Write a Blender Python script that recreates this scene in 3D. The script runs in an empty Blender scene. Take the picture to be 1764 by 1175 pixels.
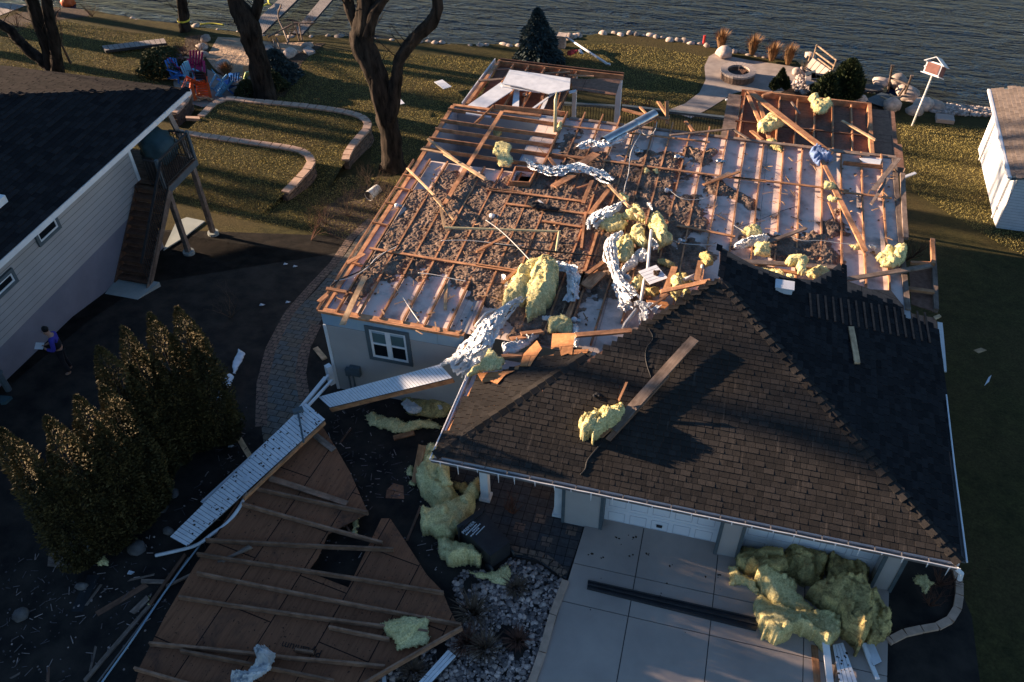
import bpy, bmesh, math, random
import numpy as np
from mathutils import Vector, Matrix
random.seed(7); rng = np.random.default_rng(11)
S = bpy.context.scene; C = S.collection
# ---------------------------------------------------------------- camera
W = np.array([[0.96581265,-0.16756828,0.19780496],[0.25876341,0.66942878,-0.69635236],[-0.01572976,0.7237306,0.68990332]])
CAM = np.array([0,0,18.0]); FPX = 1495.0; CX, CY = 882.0, 587.5
cd = bpy.data.cameras.new('camera'); cam = bpy.data.objects.new('camera', cd); C.objects.link(cam)
m4 = Matrix([[*W[0],0],[*W[1],0],[*W[2],18.0],[0,0,0,1]])
q = m4.to_quaternion(); cam.rotation_mode='QUATERNION'; cam.rotation_quaternion = q; cam.location=(0,0,18)
cd.sensor_width = 36; cd.lens = FPX/1764*36; cd.clip_start=.5; cd.clip_end = 3000
S.camera = cam
# ---------------------------------------------------------------- light
SUN_EL = math.radians(13); SUN_AZ = math.radians(5.5)     # sun stands at -X, slightly towards +Y
w = bpy.data.worlds.new('World'); S.world = w; w.use_nodes = True
nt = w.node_tree; bg = nt.nodes['Background']
sky = nt.nodes.new('ShaderNodeTexSky'); sky.sky_type='NISHITA'; sky.sun_disc=False
sky.sun_elevation = SUN_EL; sky.air_density=1.0; sky.dust_density=0; sky.ozone_density=3.2
nt.links.new(sky.outputs[0], bg.inputs[0]); bg.inputs[1].default_value = 0.05
sdir = Vector((-math.cos(SUN_EL)*math.cos(SUN_AZ), math.cos(SUN_EL)*math.sin(SUN_AZ), math.sin(SUN_EL)))
sky.sun_rotation = math.atan2(sdir.x, sdir.y)
sl = bpy.data.lights.new('sun','SUN'); sl.energy=5; sl.angle=math.radians(.55); sl.color=(1,.73,.50)
so = bpy.data.objects.new('sun', sl); C.objects.link(so); so.rotation_euler = (-sdir).to_track_quat('-Z','Y').to_euler()
so.location=(-40,0,30)
S.view_settings.view_transform='Standard'; S.view_settings.look='None'; S.view_settings.exposure=2.0; S.view_settings.gamma=1
# ---------------------------------------------------------------- measuring helpers (photo reading -> place in the yard)
def ray(px,py): return W@np.array([px-CX,-(py-CY),-FPX])
def at(px,py,z=0.0):
    r=ray(px,py); return Vector(CAM+r*((z-18)/r[2]))
def at_y(px,py,y):
    r=ray(px,py); return Vector(CAM+r*(y/r[1]))
def at_plane(px,py,p0,n):
    r=ray(px,py); p0=np.array(p0); n=np.array(n); return Vector(CAM+r*(np.dot(p0-CAM,n)/np.dot(r,n)))
TILES={1:(0,0,3.528),2:(400,0,3.528),3:(820,0,3.528),4:(1264,0,3.528),5:(0,300,3.528),6:(400,300,3.528),7:(820,300,3.528),8:(1264,300,3.528),
 11:(0,600,3.528),12:(400,600,3.528),13:(820,600,3.528),14:(1264,600,3.528),15:(0,842,3.528),16:(400,842,3.528),17:(820,842,3.528),18:(1264,842,3.528),
 'a':(960,320,7.342),'b':(960,440,5.873),'c':(1360,60,7.342),'d':(230,80,7.342),'e':(400,0,7.342),'g':(780,80,5.873),'h':(720,160,5.873),
 'i':(1260,880,4.195),'j':(700,780,5.873),'k':(540,500,5.873),'l':(960,780,4.894),'o':(0,1000,6.715)}
def tp(t,x,y):
    a,b,s=TILES[t]; return (a+x/s,b+y/s)
def tl(t,pts): return [tp(t,x,y) for x,y in pts]
# ---------------------------------------------------------------- terrain
SHP=[(0,10),(160,24),(250,40),(330,50),(400,60),(480,68),(600,68),(700,75),(800,82),(880,82),(960,75),(1000,63),(1060,60),(1130,66),(1180,75),(1230,84),(1290,97),(1380,110),(1420,132),(1480,160),(1540,180),(1600,187),(1700,196),(1764,203)]
WATER=-3.75
_s=[at(a,b,-3.66) for a,b in SHP]; SX=[v.x for v in _s]; SY=[v.y for v in _s]
def zb(y):
    y=np.asarray(y,float)
    return np.interp(y,[-60,13,16,18,22,27,31,33,50],[.25,.05,-.12,-.5,-1.25,-2.25,-2.95,-3.12,-3.6])
def gat(px,py,z=-.5):
    p=at(px,py,z)
    for _ in range(6): p=at(px,py,float(zt(p.x,p.y)))
    return p
def zt(x,y):
    x=np.asarray(x,float); y=np.asarray(y,float)
    s=np.interp(x,SX,SY); z=zb(y); d=y-s
    return np.where(d>0, z-np.minimum(d*1.1,1.6), z)
# ---------------------------------------------------------------- noise
def _h(i,j,k):
    n=(i*374761393+j*668265263+k*2147483647)&0xffffffff
    n=((n^(n>>13))*1274126177)&0xffffffff
    return ((n^(n>>16))&0xffff)/65535.0
def vn(x,y,seed=0):
    x=np.asarray(x,float); y=np.asarray(y,float)
    xi=np.floor(x).astype(np.int64); yi=np.floor(y).astype(np.int64); u=x-xi; v=y-yi
    u=u*u*(3-2*u); v=v*v*(3-2*v)
    a=_h(xi,yi,seed); b=_h(xi+1,yi,seed); c=_h(xi,yi+1,seed); d=_h(xi+1,yi+1,seed)
    return (a*(1-u)+b*u)*(1-v)+(c*(1-u)+d*u)*v
def fbm(x,y,seed=0,o=4):
    s=0;a=.5;t=0
    for k in range(o):
        c,d=math.cos(.65*k+.3*seed),math.sin(.65*k+.3*seed); s=s+a*vn((x*c-y*d)*2.07**k,(x*d+y*c)*2.07**k,seed+k*7); t+=a; a*=.55
    return s/t
def ridge(x,y,seed=0,o=3):
    s=0;a=.6;t=0
    for k in range(o):
        c,d=math.cos(.7*k),math.sin(.7*k); s=s+a*(1-np.abs(2*vn((x*c-y*d)*2.03**k,(x*d+y*c)*2.03**k,seed+k*5)-1))**1.5; t+=a; a*=.5
    return s/t
# ---------------------------------------------------------------- materials
MATS={}
def node_mat(name, rough=.8, metal=0.0, spec=.3):
    m=bpy.data.materials.new(name); m.use_nodes=True; MATS[name]=m
    n=m.node_tree; b=n.nodes['Principled BSDF']; b.inputs['Roughness'].default_value=rough
    b.inputs['Metallic'].default_value=metal; b.inputs['Specular IOR Level'].default_value=spec
    return m,n,b
def ramp(n,fac,stops):
    r=n.nodes.new('ShaderNodeValToRGB'); n.links.new(fac,r.inputs[0]); e=r.color_ramp.elements
    while len(e)<len(stops): e.new(.5)
    for k,(p,c) in enumerate(stops): e[k].position=p; e[k].color=(*c,1)
    return r.outputs[0]
def noise(n,vec,scale,detail=4,rough=.6,dist=0.0):
    t=n.nodes.new('ShaderNodeTexNoise'); t.inputs['Scale'].default_value=scale; t.inputs['Detail'].default_value=detail
    t.inputs['Roughness'].default_value=rough; t.inputs['Distortion'].default_value=dist
    n.links.new(vec,t.inputs['Vector']); return t.outputs['Fac']
def coords(n,kind='Object',scale=(1,1,1)):
    c=n.nodes.new('ShaderNodeTexCoord'); mp=n.nodes.new('ShaderNodeMapping'); mp.inputs['Scale'].default_value=scale
    n.links.new(c.outputs[kind],mp.inputs[0]); return mp.outputs[0]
def mix(n,a,b,fac,mode='MIX'):
    x=n.nodes.new('ShaderNodeMix'); x.data_type='RGBA'; x.blend_type=mode
    for s,v in ((x.inputs[0],fac),(x.inputs[6],a),(x.inputs[7],b)):
        if hasattr(v,'is_linked') or hasattr(v,'links'): n.links.new(v,s)
        else: s.default_value = v if isinstance(v,(int,float)) else (*v,1)
    return x.outputs[2]
def bump(n,b,h,strength=.5,dist=.02):
    k=n.nodes.new('ShaderNodeBump'); k.inputs['Strength'].default_value=strength; k.inputs['Distance'].default_value=dist
    n.links.new(h,k.inputs['Height']); n.links.new(k.outputs[0],b.inputs['Normal'])
def plain(name,c1,c2=None,scale=6,rough=.75,metal=0,bumps=.3,bd=.01,spec=.3,vec=(1,1,1),kind='Object',lo=.35,hi=.65,rand=0.0):
    m,n,b=node_mat(name,rough,metal,spec); v=coords(n,kind,vec); f=noise(n,v,scale,6)
    c2=c2 or tuple(x*.75 for x in c1)
    col=ramp(n,f,[(lo,c2),(hi,c1)])
    if rand:
        oi=n.nodes.new('ShaderNodeObjectInfo'); hs=n.nodes.new('ShaderNodeHueSaturation')
        mr=n.nodes.new('ShaderNodeMapRange'); mr.inputs[3].default_value=1-rand; mr.inputs[4].default_value=1+rand
        n.links.new(oi.outputs['Random'],mr.inputs[0]); n.links.new(mr.outputs[0],hs.inputs['Value']); n.links.new(col,hs.inputs['Color']); col=hs.outputs[0]
    n.links.new(col,b.inputs['Base Color'])
    if bumps: bump(n,b,f,bumps,bd)
    return m
def attr_mat(name,dark,light,rough=.9,nscale=30,spec=.04,stain=None,bumps=.4,bd=.01,streak=None):
    """colour from the per-face 'tint' attribute, with fine grain"""
    m,n,b=node_mat(name,rough,0,spec); a=n.nodes.new('ShaderNodeAttribute'); a.attribute_name='tint'
    v=coords(n); f=noise(n,v,nscale,5); col=ramp(n,a.outputs['Fac'],[(0,dark),(1,light)])
    g=ramp(n,f,[(.3,(.62,.62,.62)),(.7,(1.15,1.15,1.15))]); col=mix(n,col,g,1.0,'MULTIPLY')
    if stain:
        s=noise(n,coords(n,'Object',(1,1,1)),.55,4); col=mix(n,col,stain,ramp(n,s,[(.42,(0,0,0)),(.72,(.7,.7,.7))]))
    if streak:
        cc=n.nodes.new('ShaderNodeTexCoord'); mp=n.nodes.new('ShaderNodeMapping'); mp.inputs['Rotation'].default_value=(0,0,.12); mp.inputs['Scale'].default_value=(17,1.3,1.3); n.links.new(cc.outputs['Object'],mp.inputs[0])
        col=mix(n,col,streak,ramp(n,noise(n,mp.outputs[0],1,3,.5),[(.62,(0,0,0)),(.74,(.4,.4,.4))]))
    n.links.new(col,b.inputs['Base Color']); bump(n,b,f,bumps,bd); return m
def wood(name,c1,c2,rand=.25,rough=.7):
    m,n,b=node_mat(name,rough,0,.3); v=coords(n,'Object',(1.2,14,14)); f=noise(n,v,2.2,6,.6,.4)
    col=ramp(n,f,[(.3,c2),(.7,c1)]); k=noise(n,coords(n,'Object',(1,1,1)),3.5,4); col=mix(n,col,ramp(n,k,[(.35,(.45,.42,.4)),(.6,(1,1,1))]),.8,'MULTIPLY')
    oi=n.nodes.new('ShaderNodeObjectInfo'); hs=n.nodes.new('ShaderNodeHueSaturation')
    mr=n.nodes.new('ShaderNodeMapRange'); mr.inputs[3].default_value=1-rand; mr.inputs[4].default_value=1+rand
    n.links.new(oi.outputs['Random'],mr.inputs[0]); n.links.new(mr.outputs[0],hs.inputs['Value']); n.links.new(col,hs.inputs['Color'])
    n.links.new(hs.outputs[0],b.inputs['Base Color']); bump(n,b,f,.25,.004); return m
wood('lumber',(.58,.29,.145),(.32,.15,.075))
wood('lumber_pale',(.66,.45,.26),(.46,.29,.16))
wood('lumber_grey',(.28,.21,.17),(.15,.105,.08))
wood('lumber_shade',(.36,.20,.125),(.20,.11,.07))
wood('lumber_dark',(.20,.10,.06),(.09,.05,.035))
plain('drywall',(.66,.54,.48),(.30,.24,.21),1.7,.9,bumps=.15,lo=.30,hi=.52)
plain('drywall_face',(.50,.50,.52),(.42,.42,.45),2,.9)
plain('interior_wall',(.34,.38,.44),(.28,.32,.38),1,.9)
plain('interior_dark',(.10,.09,.09),(.05,.05,.05),2,.9)
plain('carpet',(.16,.13,.11),(.10,.085,.07),8,1)
plain('siding',(.37,.345,.335),(.32,.30,.292),.8,.6,bumps=.05,vec=(1,1,1))
plain('siding_lap_paper',(.36,.43,.46),(.22,.33,.44),.9,.8)
plain('foundation',(.20,.195,.23),(.17,.165,.2),1.5,.9)
plain('trim_white',(.72,.72,.73),(.62,.63,.65),4,.45,bumps=.05,spec=.4)
plain('trim_grey',(.09,.115,.13),(.07,.09,.105),4,.6,bumps=.05)
plain('sheet_white',(.66,.68,.72),(.52,.54,.58),3,.4,bumps=.08,spec=.5)
plain('soffit',(.74,.75,.78),(.62,.64,.68),5,.45,bumps=.06,spec=.4)
plain('gutter_grey',(.19,.175,.17),(.12,.11,.105),5,.5,spec=.4)
plain('groove_dark',(.05,.055,.06),(.03,.03,.035),5,.8)
plain('concrete',(.42,.345,.30),(.29,.24,.215),.75,.85,bumps=.12,bd=.003,lo=.25,hi=.75)
plain('concrete_pad',(.30,.33,.32),(.24,.27,.26),1.5,.85,bumps=.1)
plain('black_plastic',(.028,.029,.033),(.018,.018,.021),5,.42,bumps=.02,spec=.5)
plain('black_metal',(.02,.02,.022),(.014,.014,.015),5,.5,spec=.4)
plain('bark',(.050,.038,.030),(.008,.007,.006),5,1,bumps=1,bd=.06,vec=(1,1,.22),spec=.1)
plain('twig',(.15,.10,.065),(.07,.045,.032),6,.95,bumps=.1)
plain('needle_blue',(.060,.085,.085),(.02,.034,.034),3,.8,bumps=0)
plain('needle_green',(.055,.07,.022),(.018,.028,.01),3,.8,bumps=0)
plain('cedar_leaf',(.095,.068,.020),(.026,.023,.008),2.2,.8,bumps=0)
plain('boxwood',(.05,.06,.02),(.018,.025,.009),5,.85,bumps=0)
plain('dry_grass',(.34,.19,.085),(.16,.085,.04),6,.9,bumps=0)
plain('red_twig',(.13,.055,.035),(.06,.028,.02),6,.9,bumps=0)
plain('stone',(.52,.42,.35),(.26,.21,.18),3.5,.9,bumps=.5,bd=.05,rand=.35)
plain('stone_dark',(.14,.125,.12),(.06,.055,.055),3.5,.9,bumps=.5,bd=.05,rand=.35)
plain('pvc',(.66,.64,.60),(.55,.53,.5),4,.35,spec=.5,bumps=.03)
plain('pvc_yellow',(.50,.44,.26),(.42,.36,.2),4,.4,spec=.4,bumps=.03)
plain('galvanised',(.55,.55,.55),(.38,.39,.40),4,.28,metal=.95,bumps=.05)
plain('cable_black',(.015,.015,.018),(.01,.01,.01),5,.5)
plain('cable_white',(.6,.58,.55),(.45,.43,.4),5,.5)
plain('grass_blade',(.42,.34,.12),(.26,.22,.075),.9,.85,bumps=0,lo=.3,hi=.7,spec=.15)
plain('sand',(.42,.30,.20),(.28,.19,.13),3,1,bumps=1,bd=.15)
plain('mulch',(.075,.045,.028),(.03,.02,.014),9,1,bumps=1,bd=.05)
plain('soil',(.034,.027,.022),(.009,.008,.008),1.6,1,bumps=.8,bd=.05)
plain('patio',(.34,.285,.25),(.24,.20,.18),2,.9,bumps=.3)
plain('cap_stone',(.52,.35,.26),(.38,.26,.19),5,.9,bumps=.3,bd=.02)
plain('wall_stone',(.20,.135,.10),(.10,.07,.055),6,.95,bumps=.8,bd=.04)
plain('paint_blue',(.03,.13,.38),(.02,.14,.48),4,.5)
plain('paint_sky',(.13,.32,.48),(.15,.42,.62),4,.5)
plain('paint_pink',(.30,.025,.10),(.33,.02,.10),4,.55)
plain('paint_orange',(.75,.14,.03),(.55,.09,.02),4,.5)
plain('paint_green',(.03,.22,.09),(.02,.14,.05),4,.5)
plain('paint_lime',(.70,.85,.45),(.6,.72,.35),4,.5)
plain('teal_cover',(.05,.10,.12),(.035,.07,.085),3,.7)
plain('red_cloth',(.6,.06,.05),(.4,.03,.03),3,.8)
plain('blue_cloth',(.16,.24,.42),(.10,.15,.30),8,.9,bumps=.4,bd=.03)
plain('lettering',(.55,.62,.68),(.5,.56,.62),4,.6,bumps=0)
plain('ink',(.018,.014,.012),(.012,.01,.01),4,.8,bumps=0)
plain('tape_yellow',(.7,.6,.08),(.6,.5,.05),4,.6)
plain('skin',(.42,.24,.17),(.36,.2,.14),5,.6)
plain('hair',(.012,.009,.008),(.008,.006,.006),9,.7)
plain('jacket',(.05,.045,.33),(.03,.03,.22),5,.8)
plain('vest_dark',(.015,.015,.02),(.01,.01,.014),5,.9)
plain('paper',(.7,.7,.7),(.6,.6,.6),4,.7,bumps=0)
plain('copper_red',(.22,.10,.08),(.15,.06,.05),4,.6)
plain('glass_dark',(.012,.016,.02),(.008,.01,.013),1,.12,spec=.15,bumps=0)
plain('glass_sky',(.09,.15,.16),(.07,.11,.12),1,.2,spec=.2,bumps=0)
plain('tar_paper',(.022,.024,.028),(.013,.014,.017),4,.9)
plain('door_line',(.50,.51,.56),(.46,.47,.52),4,.6)
plain('siding_lap_shade',(.17,.155,.155),(.14,.13,.13),4,.9)  # shadow line below each siding lap, painted as a darker colour
m,n,b=node_mat('door_white',.5); v=coords(n); f=noise(n,v,1,3); n.links.new(ramp(n,f,[(.3,(.66,.68,.74)),(.7,(.76,.77,.81))]),b.inputs['Base Color'])
# fibreglass: yellow with green cast and dirty brown spots
def fibre(name,c1,c2,dirt,lo=.50,hi=.68):
    m,n,b=node_mat(name,1.0,0,.1); v=coords(n); f=noise(n,v,3.2,6,.65); g=noise(n,v,26,5,.75); h=noise(n,v,1.5,6,.7,1.2)
    col=ramp(n,f,[(.35,c2),(.62,c1)]); col=mix(n,col,dirt,ramp(n,h,[(lo,(0,0,0)),(hi,(.85,.85,.85))])); col=mix(n,col,ramp(n,g,[(.35,(.6,.58,.5)),(.62,(1.12,1.12,1.12))]),1.0,'MULTIPLY')
    n.links.new(col,b.inputs['Base Color']); bump(n,b,g,1.0,.05)
    b.inputs['Subsurface Weight'].default_value=0; return m
fibre('fibreglass',(.95,.85,.46),(.80,.70,.34),(.52,.42,.20))
fibre('fibreglass_dirty',(.82,.67,.30),(.58,.47,.22),(.14,.105,.055),.46,.64)
fibre('blown_fibre',(.36,.255,.20),(.19,.135,.11),(.06,.046,.042))
m,n,b=node_mat('foil',.42,.78,.5); v=coords(n); f=noise(n,v,5,6,.7); g=noise(n,v,17,5,.7,1.5)
n.links.new(ramp(n,f,[(.35,(.68,.70,.73)),(.6,(.95,.95,.95))]),b.inputs['Base Color']); bump(n,b,g,1.0,.10)
# lawn: olive and straw, worn patches
def lawn(name,c1,c2,c3,bs=.9,bd=.06):
    m,n,b=node_mat(name,1,0,.1); v=coords(n); f=noise(n,v,.35,5); g=noise(n,v,2.6,6,.7); h=noise(n,v,14,5,.8)
    col=mix(n,ramp(n,g,[(.35,c2),(.62,c1)]),c3,ramp(n,f,[(.40,(0,0,0)),(.66,(.8,.8,.8))]))
    col=mix(n,col,ramp(n,h,[(.3,(.45,.45,.45)),(.68,(1.3,1.3,1.3))]),1.0,'MULTIPLY')
    n.links.new(col,b.inputs['Base Color']); bump(n,b,h,bs,bd); return m
lawn('lawn',(.070,.060,.022),(.036,.034,.014),(.074,.055,.024),.8,.05)
lawn('lawn_front',(.026,.024,.014),(.013,.013,.010),(.020,.016,.011))
# bricks by coordinates
def bricks(name,c1,c2,mortar,sx,w,h,ms=.02,rough=.85,off=.5,kind='Object',bd=.01,bias=0.0,noisec=1):
    m,n,b=node_mat(name,rough,0,.2); v=coords(n,kind)
    t=n.nodes.new('ShaderNodeTexBrick'); t.inputs['Scale'].default_value=sx; t.inputs['Brick Width'].default_value=w; t.inputs['Row Height'].default_value=h
    t.inputs['Mortar Size'].default_value=ms; t.inputs['Color1'].default_value=(*c1,1); t.inputs['Color2'].default_value=(*c2,1); t.inputs['Mortar'].default_value=(*mortar,1)
    t.offset=off; t.inputs['Bias'].default_value=bias; n.links.new(v,t.inputs['Vector'])
    g=noise(n,v,9,5); col=mix(n,t.outputs['Color'],ramp(n,g,[(.3,(.65,.65,.65)),(.7,(1.2,1.2,1.2))]),1.0,'MULTIPLY')
    n.links.new(col,b.inputs['Base Color']); bump(n,b,t.outputs['Fac'],-.4,bd); return m
bricks('paver_path',(.10,.115,.12),(.15,.12,.09),(.03,.03,.03),1,.32,.22,.012)
bricks('paver_edge',(.20,.135,.10),(.15,.10,.08),(.03,.03,.03),1,.22,.16,.012)
bricks('paver_entry',(.055,.06,.07),(.075,.065,.062),(.02,.02,.02),1,.25,.25,.01,off=0)
bricks('board_deck',(.34,.30,.27),(.30,.26,.24),(.06,.05,.05),1,6,.15,.008,off=.3)
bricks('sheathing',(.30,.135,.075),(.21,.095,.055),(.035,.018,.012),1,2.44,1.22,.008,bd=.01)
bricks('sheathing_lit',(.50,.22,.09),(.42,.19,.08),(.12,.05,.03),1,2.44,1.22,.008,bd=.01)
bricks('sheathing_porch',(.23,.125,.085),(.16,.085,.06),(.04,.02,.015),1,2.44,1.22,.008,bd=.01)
attr_mat('litter_wood',(.07,.05,.04),(.62,.38,.22),.9,25)
def fallen_ply():
    m,n,b=node_mat('fallen_ply',.85,0,.15); c=n.nodes.new('ShaderNodeTexCoord'); mp=n.nodes.new('ShaderNodeMapping')
    p=at(553,731,.3)-at(225,1175,.3); mp.inputs['Rotation'].default_value=(0,0,-math.atan2(p.y,p.x)); n.links.new(c.outputs['Object'],mp.inputs[0])
    t=n.nodes.new('ShaderNodeTexBrick'); t.inputs['Scale'].default_value=1; t.inputs['Brick Width'].default_value=2.44; t.inputs['Row Height'].default_value=1.22; t.inputs['Mortar Size'].default_value=.014
    t.inputs['Color1'].default_value=(.27,.115,.060,1); t.inputs['Color2'].default_value=(.20,.088,.048,1); t.inputs['Mortar'].default_value=(.02,.012,.01,1); n.links.new(mp.outputs[0],t.inputs['Vector'])
    g=n.nodes.new('ShaderNodeMapping'); g.inputs['Scale'].default_value=(1.2,16,1); n.links.new(mp.outputs[0],g.inputs[0]); f=noise(n,g.outputs[0],1.3,5,.7)
    col=mix(n,t.outputs['Color'],ramp(n,f,[(.30,(.62,.60,.60)),(.5,(.95,.95,.95)),(.7,(1.12,1.1,1.08))]),1.0,'MULTIPLY')
    k=noise(n,mp.outputs[0],.9,5,.7,.6); col=mix(n,col,(.045,.032,.028),ramp(n,k,[(.55,(0,0,0)),(.72,(.75,.75,.75))]))
    h=noise(n,mp.outputs[0],16,2,.5); col=mix(n,col,(.02,.015,.013),ramp(n,h,[(.66,(0,0,0)),(.70,(.8,.8,.8))]))
    n.links.new(col,b.inputs['Base Color']); bump(n,b,f,.2,.005)
fallen_ply()
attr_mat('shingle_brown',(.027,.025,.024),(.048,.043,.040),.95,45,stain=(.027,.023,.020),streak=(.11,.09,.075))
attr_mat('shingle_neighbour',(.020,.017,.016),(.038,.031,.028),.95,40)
attr_mat('shingle_shaded',(.014,.014,.016),(.029,.028,.030),.95,40)  # darker copy for slopes turned from the sun, shade put into its colour
attr_mat('shingle_grey',(.17,.135,.115),(.25,.20,.17),.95,30)
attr_mat('pebble',(.09,.08,.085),(.62,.48,.42),.7,25)
attr_mat('pebble_pale',(.25,.2,.17),(.62,.52,.46),.8,25)
# water: dark blue, wind ripples
m,n,b=node_mat('water',.06,0,.5); b.inputs['Base Color'].default_value=(.004,.020,.055,1); b.inputs['IOR'].default_value=1.08; b.inputs['Specular Tint'].default_value=(.10,.28,1,1)
c=n.nodes.new('ShaderNodeTexCoord')
def wv(rot,sc,scale,det=4,dist=.5):
    mp=n.nodes.new('ShaderNodeMapping'); mp.inputs['Rotation'].default_value=(0,0,math.radians(rot)); mp.inputs['Scale'].default_value=sc; n.links.new(c.outputs['Object'],mp.inputs[0]); return noise(n,mp.outputs[0],scale,det,.6,dist)
f1=wv(22,(.28,1.25,1),1.15,5,.4); f2=wv(-8,(.4,1.0,1),2.6,4,.3); f3=wv(10,(.2,1,1),.35,2,.2)
ad=n.nodes.new('ShaderNodeMath'); ad.operation='MULTIPLY_ADD'; n.links.new(f2,ad.inputs[0]); ad.inputs[1].default_value=.38; n.links.new(f1,ad.inputs[2])
ad2=n.nodes.new('ShaderNodeMath'); ad2.operation='MULTIPLY_ADD'; n.links.new(f3,ad2.inputs[0]); ad2.inputs[1].default_value=.5; n.links.new(ad.outputs[0],ad2.inputs[2])
bump(n,b,ad2.outputs[0],1.0,1.7)
M=MATS
# ---------------------------------------------------------------- object builders
def tag(o,label=None,cat=None,group=None,kind=None):
    if label: o['label']=label
    if cat: o['category']=cat
    if group: o['group']=group
    if kind: o['kind']=kind
    return o
def empty(name,loc,label,cat,group=None,rz=0):
    o=bpy.data.objects.new(name,None); C.objects.link(o); o.location=loc; o.rotation_euler=(0,0,rz); o.empty_display_size=.2
    return tag(o,label,cat,group)
def meshobj(name,V,F,mat,parent=None,smooth=False,tint=None,matidx=None,loc=None):
    V=np.asarray(V,float)
    if loc is None:
        loc = V.mean(0) if len(V) else np.zeros(3)
        loc=np.array([loc[0],loc[1],V[:,2].min()])
        if parent is not None: loc=np.array(parent.location)
    loc=np.array(loc,float); V=V-loc
    me=bpy.data.meshes.new(name); me.from_pydata(V.tolist(),[],[list(f) for f in F])
    mats=mat if isinstance(mat,(list,tuple)) else [mat]
    for k in mats: me.materials.append(M[k] if isinstance(k,str) else k)
    if smooth: me.polygons.foreach_set('use_smooth',[True]*len(me.polygons))
    if matidx is not None: me.polygons.foreach_set('material_index',list(matidx))
    if tint is not None:
        a=me.attributes.new('tint','FLOAT','FACE'); a.data.foreach_set('value',list(tint))
    me.update(); o=bpy.data.objects.new(name,me); C.objects.link(o)
    if parent is not None:
        o.parent=parent; o.location=Vector(loc)-parent.location
    else: o.location=loc
    return o
class MB:
    def __init__(s): s.V=[];s.F=[];s.T=[];s.I=[]
    def add(s,V,F,t=0.5,i=0):
        k=len(s.V); s.V+= [tuple(v) for v in V]; s.F+=[tuple(a+k for a in f) for f in F]; s.T+=[t]*len(F); s.I+=[i]*len(F)
    def box(s,lo,hi,t=.5,i=0):
        x0,y0,z0=lo;x1,y1,z1=hi
        s.add([(x0,y0,z0),(x1,y0,z0),(x1,y1,z0),(x0,y1,z0),(x0,y0,z1),(x1,y0,z1),(x1,y1,z1),(x0,y1,z1)],[(0,3,2,1),(4,5,6,7),(0,1,5,4),(1,2,6,5),(2,3,7,6),(3,0,4,7)],t,i)
    def beam(s,a,b,w,h,up=(0,0,1),t=.5,i=0,taper=1.0):
        a=Vector(a);b=Vector(b);d=(b-a).normalized();u=Vector(up); sd=d.cross(u)
        if sd.length<1e-4: sd=d.cross(Vector((1,0,0)))
        sd.normalize(); u=sd.cross(d).normalized(); V=[]
        for p,k in((a,1),(b,taper)):
            for sx,sz in((-1,-1),(1,-1),(1,1),(-1,1)): V.append(p+sd*sx*w/2*k+u*sz*h/2*k)
        s.add(V,[(0,1,2,3),(7,6,5,4),(0,4,5,1),(1,5,6,2),(2,6,7,3),(3,7,4,0)],t,i)
    def quadslab(s,P4,th,t=.5,i=0):
        P4=[Vector(p) for p in P4]; n=(P4[1]-P4[0]).cross(P4[2]-P4[0]).normalized()
        if n.z<0: n=-n
        s.add([p for p in P4]+[p-n*th for p in P4],[(0,1,2,3),(7,6,5,4)]+[(k,k+4,(k+1)%4+4,(k+1)%4) for k in range(4)],t,i)
    def tube(s,pts,r,seg=8,t=.5,i=0,caps=True):
        pts=[Vector(p) for p in pts]; n=len(pts); rs=r if isinstance(r,(list,tuple)) else [r]*n
        k=len(s.V); up=Vector((0,0,1)); prev=None
        for a in range(n):
            d=(pts[min(a+1,n-1)]-pts[max(a-1,0)]).normalized()
            if prev is None:
                x=d.cross(up) if abs(d.z)<.95 else d.cross(Vector((1,0,0)))
            else: x=prev-d*prev.dot(d)
            x.normalize(); prev=x; y=d.cross(x)
            for j in range(seg):
                an=2*math.pi*j/seg; s.V.append(tuple(pts[a]+(x*math.cos(an)+y*math.sin(an))*rs[a]))
        nf=0
        for a in range(n-1):
            for j in range(seg):
                s.F.append((k+a*seg+j,k+a*seg+(j+1)%seg,k+(a+1)*seg+(j+1)%seg,k+(a+1)*seg+j)); nf+=1
        if caps: s.F.append(tuple(k+j for j in range(seg))[::-1]); s.F.append(tuple(k+(n-1)*seg+j for j in range(seg))); nf+=2
        s.T+=[t]*nf; s.I+=[i]*nf
    def build(s,name,mat,parent=None,smooth=False,loc=None,tints=False,mi=False):
        return meshobj(name,s.V,s.F,mat,parent,smooth,s.T if tints else None,s.I if mi else None,loc)
def rock(mb,c,r,seed,flat=.65,t=.5,res=1):
    bm=bmesh.new(); bmesh.ops.create_icosphere(bm,subdivisions=res,radius=1); rd=random.Random(seed)
    sx,sy,sz=r*rd.uniform(.8,1.25),r*rd.uniform(.7,1.1),r*flat*rd.uniform(.8,1.2); a=rd.uniform(0,6.28); ca,sa=math.cos(a),math.sin(a)
    V=[]
    for v in bm.verts:
        k=rd.uniform(.82,1.12); x,y,z=v.co*k; x*=sx;y*=sy;z*=sz; V.append((c[0]+x*ca-y*sa,c[1]+x*sa+y*ca,c[2]+z))
    F=[[q.index for q in f.verts] for f in bm.faces]; bm.free(); mb.add(V,F,t)
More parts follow.
